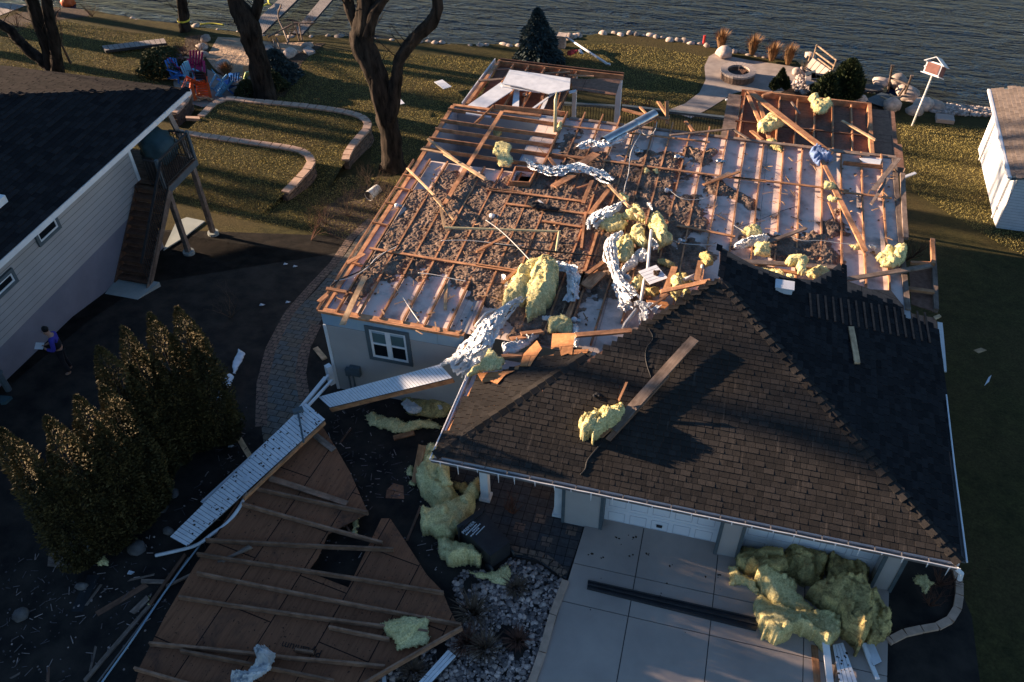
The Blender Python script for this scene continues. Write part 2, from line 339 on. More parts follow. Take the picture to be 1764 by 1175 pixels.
def lumber(name,a,b,w,h,mat,label,cat='board',group=None,parent=None,roll=0,jag=0):
    """one sawn board with its own axis (grain runs along it); split or snapped ends"""
    a=Vector(a);b=Vector(b);L=(b-a).length; V=[];n=max(3,int(L/.5)+1); rd=random.Random(int(abs(a.x*131+a.y*71+b.x*17)*10)); F=[]; bs_=rd.choice((-1,1))
    for k in range(n+1):
        t=k/n; x=(t-.5)*L; bow=math.sin(t*math.pi)*L*.003*bs_; ww=w 
        for sx,sz in((-1,-1),(1,-1),(1,1),(-1,1)):
            j=(rd.uniform(-1,1)*jag) if k in(0,n) else 0
            V.append((x+j,sx*ww/2+bow,sz*h/2))
    for k in range(n):
        q=4*k
        for j in range(4): F.append((q+j,q+4+j,q+4+(j+1)%4,q+(j+1)%4))
    F.append((3,2,1,0)[::-1]); F.append(tuple(4*n+j for j in (3,2,1,0)))
    F[-2]=(0,1,2,3); 
    me=bpy.data.meshes.new(name); me.from_pydata(V,[],F); me.materials.append(M[mat]); me.update()
    o=bpy.data.objects.new(name,me); C.objects.link(o)
    d=(b-a).normalized(); sd=Vector((0,0,1)).cross(d)
    if sd.length<1e-4: sd=Vector((0,1,0))
    sd.normalize(); u=d.cross(sd); R=Matrix((d,sd,u)).transposed()@Matrix.Rotation(roll,3,'X')
    mw=R.to_4x4(); mw.translation=(a+b)/2
    if parent is not None: o.parent=parent; mw.translation=(a+b)/2-parent.location
    o.matrix_local=mw
    if label: tag(o,label,cat,group)
    return o
def inside(poly,X,Y):
    poly=[(p[0],p[1]) for p in poly]; r=np.zeros(X.shape,bool); n=len(poly); D=np.full(X.shape,1e9)
    for k in range(n):
        x0,y0=poly[k];x1,y1=poly[(k+1)%n]
        c=((y0>Y)!=(y1>Y)); xx=(x1-x0)*(Y-y0)/((y1-y0) if y1!=y0 else 1e-9)+x0; r^=(c&(X<xx))
        L=(x1-x0)**2+(y1-y0)**2+1e-12; t=np.clip(((X-x0)*(x1-x0)+(Y-y0)*(y1-y0))/L,0,1)
        D=np.minimum(D,np.hypot(X-x0-t*(x1-x0),Y-y0-t*(y1-y0)))
    return r,np.where(r,D,-D)
def blanket(name,poly,base,T,mat,label,cat,res=.04,fold=.5,fs=1.2,rough=.12,rs=6,ang=0,aniso=1,edge=.12,ragged=.06,seed=0,group=None,parent=None,kind=None,under=.02,bias=0.0,tuft=0):
    """a soft sheet or lump with real thickness: outline poly (metres), folds and ragged edges"""
    xs=[p[0] for p in poly]; ys=[p[1] for p in poly]
    gx=np.arange(min(xs)-.15,max(xs)+.15,res); gy=np.arange(min(ys)-.15,max(ys)+.15,res)
    X,Y=np.meshgrid(gx,gy,indexing='ij'); ins,D=inside(poly,X,Y)
    D=D+(fbm(X*7,Y*7,seed+3)-.5)*2*ragged
    ca,sa=math.cos(ang),math.sin(ang); wx=(fbm(X*1.9,Y*1.9,seed+21)-.5)*.9; wy=(fbm(X*1.9,Y*1.9,seed+33)-.5)*.9; U=((X+wx)*ca+(Y+wy)*sa)/aniso; V_=(-(X+wx)*sa+(Y+wy)*ca)
    lay=1.0
    if tuft: lay=.62+.38*np.clip((fbm(X*2.4,Y*2.4,seed+50)-.47)*14,0,1)
    if tuft and edge<=.05: T=T*.72
    if tuft:
        b1=np.abs(2*vn(U*fs,V_*fs,seed)-1)**.55; b2=np.abs(2*vn((U*.8+V_*.6)*fs*2.3,(V_*.8-U*.6)*fs*2.3,seed+8)-1)**.6; fo=.72*b1+.28*b2+.12
    else: fo=1.6*ridge(U*fs,V_*fs,seed)-.3+bias
    H=T*lay*(1-np.exp(-np.maximum(D,0)/edge))*(1-fold+fold*fo) + T*rough*(fbm(U*rs,V_*rs,seed+9)-.5)*2
    H=np.maximum(H,.012)*np.clip(D/edge*1.6,0.0,1)**.5
    mask=D>0
    if callable(base): B=base(X,Y)
    else: B=np.full(X.shape,base)
    if tuft and edge>.05 and T>.4:
        ta=(seed*2.399)%6.283; tx=(X-(min(xs)+max(xs))/2)*math.cos(ta)+(Y-(min(ys)+max(ys))/2)*math.sin(ta); B=B+T*.45*np.clip(tx/max(.2,(max(xs)-min(xs)+max(ys)-min(ys))/4),-.7,1.0)*(D>0)+T*.3; H=H*.8; under=under+T*.9
    idx=-np.ones(X.shape,int); idx[mask]=np.arange(mask.sum()); n=int(mask.sum())
    top=np.stack([X[mask],Y[mask],(B+H)[mask]],1); bot=np.stack([X[mask],Y[mask],(B-under)[mask]],1)
    a=idx[:-1,:-1];b=idx[1:,:-1];c=idx[1:,1:];d=idx[:-1,1:]; ok=(a>=0)&(b>=0)&(c>=0)&(d>=0)
    Q=np.stack([a[ok],b[ok],c[ok],d[ok]],1); F=Q.tolist()
    from collections import Counter
    E=Counter()
    for q in F:
        for k in range(4): E[(q[k],q[(k+1)%4])]+=1
    F2=[]
    for (p,r_) in E:
        if (r_,p) not in E: F2.append((r_,p,p+n,r_+n))
    F3=[(q[3]+n,q[2]+n,q[1]+n,q[0]+n) for q in F]
    used=np.zeros(2*n,bool); allF=F+F2+F3
    for f in allF:
        for k in f: used[k]=True
    remap=np.cumsum(used)-1; VV=np.concatenate([top,bot])[used]
    allF=[[int(remap[k]) for k in f] for f in allF]
    if not allF: return None
    if tuft:
        rg=np.random.default_rng(seed+5); m_=int(tuft*mask.sum()*res*res); pick=rg.integers(0,n,m_); Pc=top[pick]+rg.normal(0,res*.4,(m_,3))*[1,1,.3]; s=rg.uniform(.008,.026,m_)[:,None]
        d1=rg.normal(0,1,(m_,3)); d1[:,2]=np.abs(d1[:,2])*.6; d1/=np.linalg.norm(d1,axis=1)[:,None]; d2=np.cross(d1,rg.normal(0,1,(m_,3))); d2/=np.linalg.norm(d2,axis=1)[:,None]
        TV=np.stack([Pc-d2*s*.5-d1*s*.3,Pc+d2*s*.5-d1*s*.3,Pc+d1*s*1.1],1).reshape(-1,3); k0=len(VV); VV=np.concatenate([VV,TV]); allF+=(np.arange(m_*3).reshape(-1,3)+k0).tolist()
    o=meshobj(name,VV,allF,mat,parent,mat!='foil')
    return tag(o,label,cat,group,kind)
def pw(pts,z): return [at(x,y,z)[:2] for x,y in pts]
def sheet(name,pts,mat,off=.0,kind='structure',label=None,zf=None,parent=None,thick=0,cat=None,step=.25):
    """flat outlined ground sheet draped on the terrain"""
    bm=bmesh.new(); vs=[bm.verts.new((p[0],p[1],0)) for p in pts]; bm.faces.new(vs)
    bmesh.ops.triangulate(bm,faces=bm.faces[:])
    ys=[p[1] for p in pts]; xs=[p[0] for p in pts]; y=math.floor(min(ys)/step)*step
    while y<max(ys):
        bmesh.ops.bisect_plane(bm,geom=bm.verts[:]+bm.edges[:]+bm.faces[:],plane_co=(0,y,0),plane_no=(0,1,0)); y+=step
    x=math.floor(min(xs)/1.0)
    while x<max(xs):
        bmesh.ops.bisect_plane(bm,geom=bm.verts[:]+bm.edges[:]+bm.faces[:],plane_co=(x,0,0),plane_no=(1,0,0)); x+=1
    bm.verts.index_update(); V=np.array([v.co[:] for v in bm.verts]); F=[[v.index for v in f.verts] for f in bm.faces]; bm.free()
    V[:,2]=(zf(V[:,0],V[:,1]) if zf else zt(V[:,0],V[:,1]))+off
    F=[f if ((V[f[1]]-V[f[0]])[0]*(V[f[2]]-V[f[0]])[1]-(V[f[1]]-V[f[0]])[1]*(V[f[2]]-V[f[0]])[0])>0 else f[::-1] for f in F]
    o=meshobj(name,V,F,mat,parent,loc=(0,0,0)); tag(o,label,cat,None,kind); return o
# ================================================================ SETTING
gx=sorted(set([-600,-300,-150,-90,-60]+list(np.arange(-45,22.01,1.0))+[30,45,70,110,200,400,600]))
gy=sorted(set([-400,-150,-60,-20,0]+list(np.arange(3,58.01,.25))+[62,75,120,300,600]))
X,Y=np.meshgrid(np.array(gx,float),np.array(gy,float),indexing='ij'); Z=zt(X,Y)
V=np.stack([X.ravel(),Y.ravel(),Z.ravel()],1); ny=len(gy)
F=[(i*ny+j,(i+1)*ny+j,(i+1)*ny+j+1,i*ny+j+1) for i in range(len(gx)-1) for j in range(ny-1)]
tag(meshobj('ground',V,F,'lawn',loc=(0,0,0)),kind='structure')
tag(meshobj('lake',[(-900,30,WATER),(900,30,WATER),(900,1400,WATER),(-900,1400,WATER)],[(0,1,2,3)],'water',loc=(0,0,0)),kind='structure')
def zsheet(z): return lambda x,y: np.zeros_like(x)+z
sheet('front_yard',[(-60,-10),(7.1,-10),(7.1,12),(6.2,15.5),(6.2,24),(5.2,24),(5.2,15.5),(-9.4,15.5),(-9.4,23.3),(-11.2,24.3),(-13.2,22.2),(-18.0,18.5),(-18.8,12),(-60,12)],'soil',.004)
# side yard mulch between the house and the paver path, at the foot of the big tree
sheet('planting_bed',[at(*p,-2.0)[:2] for p in tl(6,[(560,200),(700,60),(800,10),(960,0),(1000,40),(870,250),(800,330),(720,480),(600,420),(520,330)])],'mulch',.008)
sheet('side_path',[gat(*p)[:2] for k,p in enumerate([(655,375),(625,395),(598,435),(570,470),(545,500),(500,545),(470,600),(453,660),(450,730),(458,790),(500,800),(520,745),(525,700),(520,640),(530,590),(548,560),(575,520),(600,480),(630,430),(662,395)])],'paver_path',.014)
edge=[(640,378),(605,410),(575,455),(540,492),(498,540),(468,598),(452,660),(450,735)]
for pts in (edge,[(525,690),(518,645),(526,600),(545,560)]):
    a=[Vector((*gat(*p)[:2],0)) for p in pts]
    out=[]; inn=[]
    for k,p in enumerate(a):
        d=(a[min(k+1,len(a)-1)]-a[max(k-1,0)]).normalized(); nrm=Vector((-d.y,d.x,0)); out.append(p+nrm*.16); inn.append(p-nrm*.16)
    sheet('path_edging',[v[:2] for v in out]+[v[:2] for v in inn[::-1]],'paver_edge',.020)
# entry pavers and porch floor
ent=[at(*p,0)[:2] for p in ((830,845),(1008,905),(975,1000),(950,985),(925,968),(880,960),(866,950),(840,900))]
sheet('entry_paving',[(-6.2,15.1),(-2.3,15.1),(-2.3,12.3),ent[1],ent[2],ent[3],ent[4],ent[5],(-4.9,11.2),(-5.2,12.0)],'paver_entry',.012)
mb=MB()
for t_,x_,y_ in (('j',1355,685),('j',1145,770),('j',1670,805),('j',1415,915),(14-1,0,0)):
    if t_=='j':
        p=at(*tp(t_,x_,y_),0); z=float(zt(p.x,p.y))+.016; mb.add([(p.x-.13,p.y-.13,z),(p.x+.13,p.y-.13,z),(p.x+.13,p.y+.13,z),(p.x-.13,p.y+.13,z)],[(0,1,2,3)])
tag(mb.build('paving_accent','paver_edge',loc=(0,0,0)),kind='structure')
rm=MB()
pts=[at(*p,0) for p in tl(17,[(160,385),(290,390),(400,425),(480,480),(545,545)])]
def curb(mb,pts,zz,w=.16,h=.10,L=.30,gap=.012):
    acc=0; P_=[]
    for k in range(len(pts)-1):
        a,b=pts[k],pts[k+1]; n=max(1,int((b-a).length/.05))
        for j in range(n): P_.append(a.lerp(b,j/n))
    P_.append(pts[-1]); st=max(1,int(L/.05)); k=0
    while k+1<len(P_):
        a=P_[k];b=P_[min(k+st,len(P_)-1)]
        if (b-a).length>.08:
            d=(b-a).normalized()*gap; za=zz(a);zb_=zz(b)
            mb.beam((a.x+d.x,a.y+d.y,za+random.uniform(-.006,.006)),(b.x-d.x,b.y-d.y,zb_+random.uniform(-.006,.006)),w*random.uniform(.94,1.04),h)
        k+=st
gz=lambda p: float(zt(p.x,p.y))+.03
curb(rm,pts,gz,.2,.09,.22)
tag(rm.build('entry_border','paver_edge',loc=(0,0,0)),'curved row of reddish paver bricks bordering the entry walk beside river stones','paver border')
# driveway: concrete slab with tooled joints
dr=[at(*p,0)[:2] for p in ((1008,905),(925,1175))]
D0=Vector((*dr[0],0)); D1=Vector((*dr[1],0)); dd=(D1-D0).normalized(); 
mb=MB(); cols=[-2.95,-1.28,1.55,4.2,7.0]
def dshift(y): return (12.2-y)*(D0.x-D1.x)/(D0.y-D1.y)*-1
xl=lambda y: D0.x+(y-D0.y)*(D1.x-D0.x)/(D1.y-D0.y)
colx=[tp(17,1005,300),tp(17,1470,420)]
J1a=at(*tp(17,1010,300),0); J1b=at(*tp(17,855,1175),0); J2a=at(*tp(17,1465,430),0); J2b=at(*tp(17,1385,1175),0)
def lx(a,b,y): return a.x+(y-a.y)*(b.x-a.x)/(b.y-a.y)
right=lambda y: 6.9
rows=[13.0]+[at(*tp(17,950,700-35),0).y,0]
R1=at(*tp(17,500,545),0).y; R2=at(*tp(17,560,705),0).y; R3=at(*tp(18,0,940),0).y
rows=[12.55,11.1,R2,8.0,5.2,2.0,-3,-8]
for r in range(len(rows)-1):
    y1,y0=rows[r],rows[r+1]
    for c_ in range(4):
        fx=[lambda y:xl(y),lambda y:lx(J1a,J1b,y),lambda y:lx(J2a,J2b,y),lambda y:lx(J2a,J2b,y)+2.0,lambda y:5.35-.06*(12.2-y)]
        a,b=fx[c_],fx[c_+1]; g=.010; zz=lambda y: float(zt(0,y))
        if y1<=11.1 or True:
            ya,yb=y1-g,y0+g
            P4=[(a(yb)+g,yb,zz(yb)+.05),(b(yb)-g,yb,zz(yb)+.05),(b(ya)-g,ya,zz(ya)+.05),(a(ya)+g,ya,zz(ya)+.05)]
            mb.quadslab(P4,.12)
tag(mb.build('driveway','concrete',loc=(0,0,0)),kind='structure')
tag(meshobj('driveway_base',[(xl(-8),-8,float(zb(-8))+.02),(4.1,-8,float(zb(-8))+.02),(5.3,12.5,float(zb(12.5))+.02),(xl(12.5),12.5,float(zb(12.5))+.02)],[(0,1,2,3)],'groove_dark',loc=(0,0,0)),kind='structure')
mb=MB(); pts=[at(*p,0.05) for p in tl(17,[(545,565),(490,700),(450,830),(410,980),(350,1175)])]+[at(850,1330,0.05)]
curb(mb,pts,lambda p: float(zt(p.x,p.y))+.04,.17,.1,.9)
tag(mb.build('driveway_edging','cap_stone'),'long tan edging stones between the driveway slab and the river stones','edging')
mb=MB(); pts=[at(*p,0.0) for p in tl(18,[(1340,500),(1360,560),(1365,640),(1350,740),(1300,820),(1230,850),(1150,865),(1060,880),(990,905),(930,945)])]
curb(mb,pts,lambda p: float(zt(p.x,p.y))+.03,.17,.1,.36)
tag(mb.build('garden_edging','cap_stone'),'curved strip of tan concrete edging around the bed right of the garage','edging')
# river-stone bed
mb=MB(); poly=[at(*p,0)[:2] for p in ((880,965),(925,975),(968,1003),(945,1080),(915,1175),(900,1250),(700,1250),(650,1175),(705,1140),(790,1090),(800,1060),(775,1010),(800,985),(850,990))]
sheet('stone_bed',poly,'soil',.010)
px_=[p[0] for p in poly]; py_=[p[1] for p in poly]; n=0
gX=rng.uniform(min(px_),max(px_),9000); gY=rng.uniform(min(py_),max(py_),9000); ii,_=inside(poly,gX,gY)
dens=fbm(gX*1.1,gY*1.1,4)
for x,y,dn in zip(gX[ii],gY[ii],dens[ii]):
    if dn<.36: continue
    r=random.uniform(.022,.055) if random.random()<.9 else random.uniform(.06,.09); rock(mb,(x,y,float(zt(x,y))+r*.3),r,n,.7,random.random()**1.6); n+=1
    if n>4200: break
tag(mb.build('river_stones','pebble',smooth=True,tints=True),'bed of mixed grey and pink river stones left of the driveway','river stones',kind='stuff')
# lakeside: sandy ramp, stone patio of the fire pit, walk to it, chair terrace, neighbour's beach slab
zA=-3.3
sheet('sand_path',[at(*p,zA)[:2] for p in ((375,62),(420,64),(480,72),(540,70),(525,95),(505,112),(470,118),(430,128),(395,140),(370,120),(355,100))],'sand',.012)
sheet('chair_terrace',[at(*p,zA)[:2] for p in ((330,108),(395,138),(432,132),(438,160),(395,178),(350,190),(320,180),(300,150),(300,120))],'patio',.010)
sheet('fire_pit_patio',[at(*p,-3.3)[:2] for p in ((1232,86),(1290,98),(1385,112),(1400,160),(1350,158),(1290,152),(1262,160),(1225,185),(1190,205),(1150,190),(1180,178),(1205,158),(1216,135),(1214,110),(1222,92))],'patio',.014)
sheet('neighbour_beach',[at(*p,-3.5)[:2] for p in ((-120,10),(-10,-8),(90,-12),(47,12),(0,32),(-120,60))],'patio',.02)
sheet('shore_bed_west',[at(*p,-3.3)[:2] for p in ((-10,36),(50,15),(130,8),(155,20),(150,26),(60,38),(30,55))],'mulch',.008)
sheet('shore_bed',[at(*p,-3.3)[:2] for p in ((318,62),(352,58),(360,84),(345,110),(330,120),(300,118),(292,90),(320,78))],'mulch',.016)
sheet('shore_bed_middle',[at(*p,-3.3)[:2] for p in ((455,130),(500,100),(545,72),(560,72),(520,108),(510,140),(490,170),(452,172))],'mulch',.018)
sheet('shore_bed_east',[at(*p,-3.3)[:2] for p in ((1345,158),(1400,120),(1440,140),(1530,180),(1545,200),(1500,215),(1420,200))],'mulch',.020)
# worn strips of turf in the far right yard are left to the lawn itself
# grass tufts on the lit lawns only, sun brightness put into their pale blades (one uncountable mass)
def tufts(name,polys,n,label,h=.045,mat='grass_blade',zf=zt):
    Vs=[];k=0
    for poly in polys:
        xs=[p[0] for p in poly]; ys=[p[1] for p in poly]; a=(max(xs)-min(xs))*(max(ys)-min(ys))
        m_=int(n*a); x=rng.uniform(min(xs),max(xs),m_); y=rng.uniform(min(ys),max(ys),m_); i_,_=inside(poly,x,y); x=x[i_];y=y[i_]
        z=zf(x,y); an=rng.uniform(0,6.28,len(x)); hh=h*rng.uniform(.5,1.25,len(x))*(.6+.8*fbm(x*1.3,y*1.3,5)); ww=.012
        dx=np.cos(an)*ww;dy=np.sin(an)*ww; lx_=rng.normal(0,.025,len(x)); ly_=rng.normal(0,.025,len(x))
        T=np.stack([np.stack([x-dx,y-dy,z],1),np.stack([x+dx,y+dy,z],1),np.stack([x+lx_,y+ly_,z+hh],1)],1); Vs.append(T.reshape(-1,3))
    V=np.concatenate(Vs); nt_=len(V)//3; F=np.arange(len(V)).reshape(-1,3)
    me=bpy.data.meshes.new(name); me.vertices.add(len(V)); me.vertices.foreach_set('co',V.ravel()); me.loops.add(len(V)); me.loops.foreach_set('vertex_index',F.ravel())
    me.polygons.add(nt_); me.polygons.foreach_set('loop_start',np.arange(nt_)*3); me.polygons.foreach_set('loop_total',np.full(nt_,3)); me.materials.append(M[mat]); me.update()
    o=bpy.data.objects.new(name,me); C.objects.link(o); return tag(o,label,'grass',kind='stuff')
G=lambda z,*pp: [at(*p,z)[:2] for p in pp]
tufts('grass',[G(-3.3,(0,40),(110,35),(230,55),(320,62),(325,80),(285,100),(300,118),(262,135),(290,160),(330,205),(0,160)),
  G(-3.1,(520,78),(700,84),(880,92),(965,84),(1000,66),(1060,63),(1130,70),(1180,79),(1222,88),(1212,110),(1200,155),(1150,190),(1075,195),(1060,140),(870,105),(720,290),(640,300),(640,220),(600,190),(450,172),(500,130)),
  G(-2.0,(470,350),(545,300),(600,280),(700,290),(640,390),(600,428),(400,388),(340,372),(330,330)),
  G(-3.2,(1545,205),(1700,215),(1764,215),(1764,460),(1570,330))],330,'short olive winter grass covering the sloping back lawns')
# ---------------------------------------------------------------- retaining walls and raised lawns
def polyres(pts,st):
    out=[]
    for k in range(len(pts)-1):
        a,b=pts[k],pts[k+1]; n=max(1,int(round((b-a).length/st)))
        for j in range(n): out.append(a.lerp(b,j/n))
    out.append(pts[-1]); return out
def smoothp(pts,it=2):
    for _ in range(it):
        o=[pts[0]]
        for k in range(len(pts)-1): o+= [pts[k].lerp(pts[k+1],.25),pts[k].lerp(pts[k+1],.75)]
        o.append(pts[-1]); pts=o
    return pts
def retaining(pxs,z,label,side):
    P_=smoothp([at(*p,z) for p in pxs]); P_=polyres(P_,.12)
    t=empty('retaining_wall',(P_[0].x,P_[0].y,float(zt(P_[0].x,P_[0].y))),label,'retaining wall','curved stone retaining walls of the back yard')
    cap=MB(); face=MB(); st=4; k=0
    while k+1<len(P_):
        a=P_[k];b=P_[min(k+st,len(P_)-1)]; L=(b-a).length
        if L>.1:
            d=(b-a).normalized()*.022
            cap.beam((a.x+d.x,a.y+d.y,z+random.uniform(-.006,.006)),(b.x-d.x,b.y-d.y,z+random.uniform(-.006,.006)),.36*random.uniform(.92,1.03),.10)
        k+=st
    rows=int(1.6/.13)
    for r in range(rows):
        zz=z-.045-.13*r; off=.01*r*side; k=(r%2); 
        while k+1<len(P_):
            a=P_[k];b=P_[min(k+3,len(P_)-1)]
            if (b-a).length>.05:
                d=(b-a).normalized(); nn=Vector((-d.y,d.x,0))*(off+random.uniform(-.018,.018)); d*=.008
                face.beam((a.x+nn.x+d.x,a.y+nn.y+d.y,zz-.062),(b.x+nn.x-d.x,b.y+nn.y-d.y,zz-.062),.22,.118)
            k+=3
    cap.build('cap_course','cap_stone',t); face.build('stone_face','wall_stone',t)
    return P_
WA=tl('d',[(850,890),(930,810),(1030,705),(1180,655),(1300,665),(1430,690)])+tl(2,[(180,620),(400,640),(600,665),(730,690),(800,715),(838,765),(800,805),(740,870),(700,930),(688,975)])
WB=[(302,227)]+tl(1,[(1260,830),(1500,865),(1764,900)])+tl(2,[(430,920),(472,950),(488,990),(450,1040),(400,1090),(355,1140)])+tl(6,[(312,122)])
WL=tl('d',[(700,600),(640,710),(580,775),(500,850)])
PB=retaining(WB,-1.72,'tan curved block wall around the lower-left lawn terrace nearest the stairs',1)
PA=retaining(WA,-2.28,'tan curved block wall around the upper lawn terrace in front of the chairs',1)
PL=retaining(WL,-2.30,'short stub of tan block wall just beyond the neighbour roof corner',-1)
sheet('lower_terrace_lawn',[p[:2] for p in PB[::3]]+[tuple(PB[-1][:2]),(PB[-1].x-.3,24.0),(-34,24.0),(-34,PB[0].y)],'lawn',0,zf=zsheet(-1.74))
sheet('upper_terrace_lawn',[p[:2] for p in PA[::3]]+[tuple(PA[-1][:2]),(PA[-1].x+.2,27.0),(PA[0].x,27.0)],'lawn',0,zf=zsheet(-2.31))
tufts('terrace_grass',[[p[:2] for p in PB[::3]]+[(PB[-1].x,24.3),(-30,24.3),(-30,PB[0].y)]],350,'short olive grass of the lower walled lawn terrace',zf=lambda x,y: np.maximum(zt(x,y),-1.74))
tufts('terrace_grass',[[p[:2] for p in PA[::3]]+[(PA[-1].x,27.3),(PA[0].x,27.3)]],350,'short olive grass of the upper walled lawn terrace',zf=lambda x,y: np.maximum(zt(x,y),-2.31))
mb=MB(); a,b,c_,d_=[at(*p,-2.2) for p in tl('d',[(660,880),(830,885),(840,915),(660,905)])]; mb.quadslab([a,b,c_,d_],.14)
tag(mb.build('step_slab','cap_stone'),'single flat tan step slab at the gap in the block walls','step')
# ---------------------------------------------------------------- shared builders: shingles, siding
def shingles(mb,O,u,v,poly,course=.145,tab=.27,th=.013,seed=0):
    O=Vector(O);u=Vector(u).normalized();v=Vector(v).normalized();n=u.cross(v).normalized()
    if n.z<0:n=-n
    us=[p[0] for p in poly];vs=[p[1] for p in poly]; rd=random.Random(seed); r=0; vv=min(vs); C_=[]
    while vv<max(vs):
        uu=min(us)-rd.uniform(0,tab)
        while uu<max(us):
            wd=tab*rd.choice((.62,.85,1.0,1.12)); C_.append((uu,vv,wd,rd.random(),rd.uniform(-.004,.004))); uu+=wd
        vv+=course; r+=1
    cx=np.array([c[0]+c[2]/2 for c in C_]); cy=np.array([c[1]+course/2 for c in C_]); ok,D=inside(poly,cx,cy); ok=D>-.02
    g=.006
    for k in np.nonzero(ok)[0]:
        uu,vv,wd,t,jz=C_[k]; a=O+u*(uu+g)+v*vv; b=O+u*(uu+wd-g)+v*vv; c=O+u*(uu+wd-g)+v*(vv+course*1.06); d=O+u*(uu+g)+v*(vv+course*1.06)
        h1=th+max(0,jz)+ (.008 if t>.6 else 0); h0=.003
        mb.add([a+n*h1,b+n*h1,c+n*h0,d+n*h0,a,b],[(0,1,2,3),(4,5,1,0),(4,0,3),(5,2,1)],t)
def siding(name,p0,p1,z0,z1,out,parent,mat='siding',lap=.115,dep=.022):
    """horizontal lap siding between two ground points, facing 'out'"""
    V=[];F=[];I=[];n=int(math.ceil((z1-z0)/lap)); o=Vector((out[0],out[1],0))
    for k in range(n):
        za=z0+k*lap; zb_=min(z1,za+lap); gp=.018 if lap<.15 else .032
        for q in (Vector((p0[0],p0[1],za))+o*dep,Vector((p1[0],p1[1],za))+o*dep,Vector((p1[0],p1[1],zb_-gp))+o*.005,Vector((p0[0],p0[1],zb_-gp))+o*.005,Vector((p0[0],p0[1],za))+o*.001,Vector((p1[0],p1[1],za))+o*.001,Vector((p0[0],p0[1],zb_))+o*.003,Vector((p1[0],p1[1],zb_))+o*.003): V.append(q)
        b=8*k; F+=[(b,b+1,b+2,b+3),(b+4,b+5,b+1,b),(b+3,b+2,b+7,b+6)]; I+=[0,0,1]  # third face is the painted shade strip at the lap
    return meshobj(name,V,F,[mat,'siding_lap_shade'],parent,matidx=I)
def hipcaps(mb,a,b,n_,w=.17,L=.2,th=.02,lift=.02):
    a=Vector(a);b=Vector(b);N=int((b-a).length/L); d=(b-a).normalized(); rd=random.Random(3)
    for k in range(N):
        p=a+d*(k*L); q=a+d*((k+1.25)*L); t=rd.random()
        side=d.cross(Vector((0,0,1))).normalized(); n=side.cross(d).normalized()
        for s in(-1,1):
            e=side*s*w; drop=-n*w*.32
            A=p+n*(lift+th);B=q+n*(lift*.35); mb.add([A,B,B+e+drop,A+e+drop,A-n*th,A+e+drop-n*th],[(0,1,2,3),(4,0,3,5),(3,2,5)],t)
# ================================================================ NEIGHBOUR HOUSE (left)
xw=-18.95
def ax(px,py,x=xw): return at_plane(px,py,(x,0,0),(1,0,0))
nh=empty('neighbour_house',(xw,12,0),'grey sided house on the left with dark hip roof and rear deck post','house')
EX=-18.4; EY=24.15; EZ=3.6; SL=.335
x2=-36.4; y2=-8.0; rx=(EX+x2)/2; hd=(EX-x2)/2; rz_=EZ+SL*hd
fz=1.05
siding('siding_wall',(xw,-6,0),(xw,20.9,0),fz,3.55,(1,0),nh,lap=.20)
mb=MB(); mb.box((x2+.6,-6,-2.5),(xw-.004,20.9,3.55)); mb.build('wall','siding',nh)
mb=MB(); mb.box((xw-.004,-6,-2.5),(xw+.012,20.87,fz)); mb.build('foundation','foundation',nh)
mb=MB(); mb.box((xw-.02,20.80,fz),(xw+.035,20.93,3.5)); mb.build('corner_trim','trim_white',nh)
mb=MB(); mb.box((x2+.6,20.9,-2.6),(xw-.6,20.94,1.85),0); mb.build('rear_wall','siding',nh)
R_=[(EX,EY,EZ),(EX,y2,EZ),(x2,y2,EZ),(x2,EY,EZ),(rx,EY-hd,rz_),(rx,y2+hd,rz_)]
meshobj('roof_deck',[(x,y,z-.0) for x,y,z in R_]+[(x,y,z-.16) for x,y,z in R_[:4]],[(0,4,5,1),(1,5,2),(2,5,4,3),(3,4,0),(0,1,7,6),(1,2,8,7),(2,3,9,8),(3,0,6,9),(6,7,8,9)],'shingle_neighbour',nh,tint=[.3]*9)
k=math.sqrt(1+SL*SL); mb=MB()
shingles(mb,(EX,EY,EZ),(0,-1,0),(-1,0,SL),[(0,0),(hd,hd*k),(17,hd*k),(17,0)],.17,.34,.016,1)
mb.build('east_shingles','shingle_shaded',nh,tints=True)
mb=MB(); shingles(mb,(EX,EY,EZ),(-1,0,0),(0,-1,SL),[(0,0),(hd,hd*k),(hd*1.7,hd*.3*k),(hd*2,0)],.17,.34,.016,2)
mb.build('north_shingles','shingle_neighbour',nh,tints=True)
mb=MB(); hipcaps(mb,(EX,EY,EZ),(rx,EY-hd,rz_),0,.15,.22); mb.build('hip_cap','shingle_shaded',nh,tints=True)
mb=MB(); mb.box((EX-.0,y2,EZ-.19),(EX+.03,EY+.03,EZ-.015)); mb.box((x2,EY,EZ-.19),(EX,EY+.03,EZ-.015)); mb.build('fascia','trim_white',nh)
mb=MB(); mb.box((xw,y2,EZ-.21),(EX,EY,EZ-.17)); mb.build('soffit','trim_grey',nh)
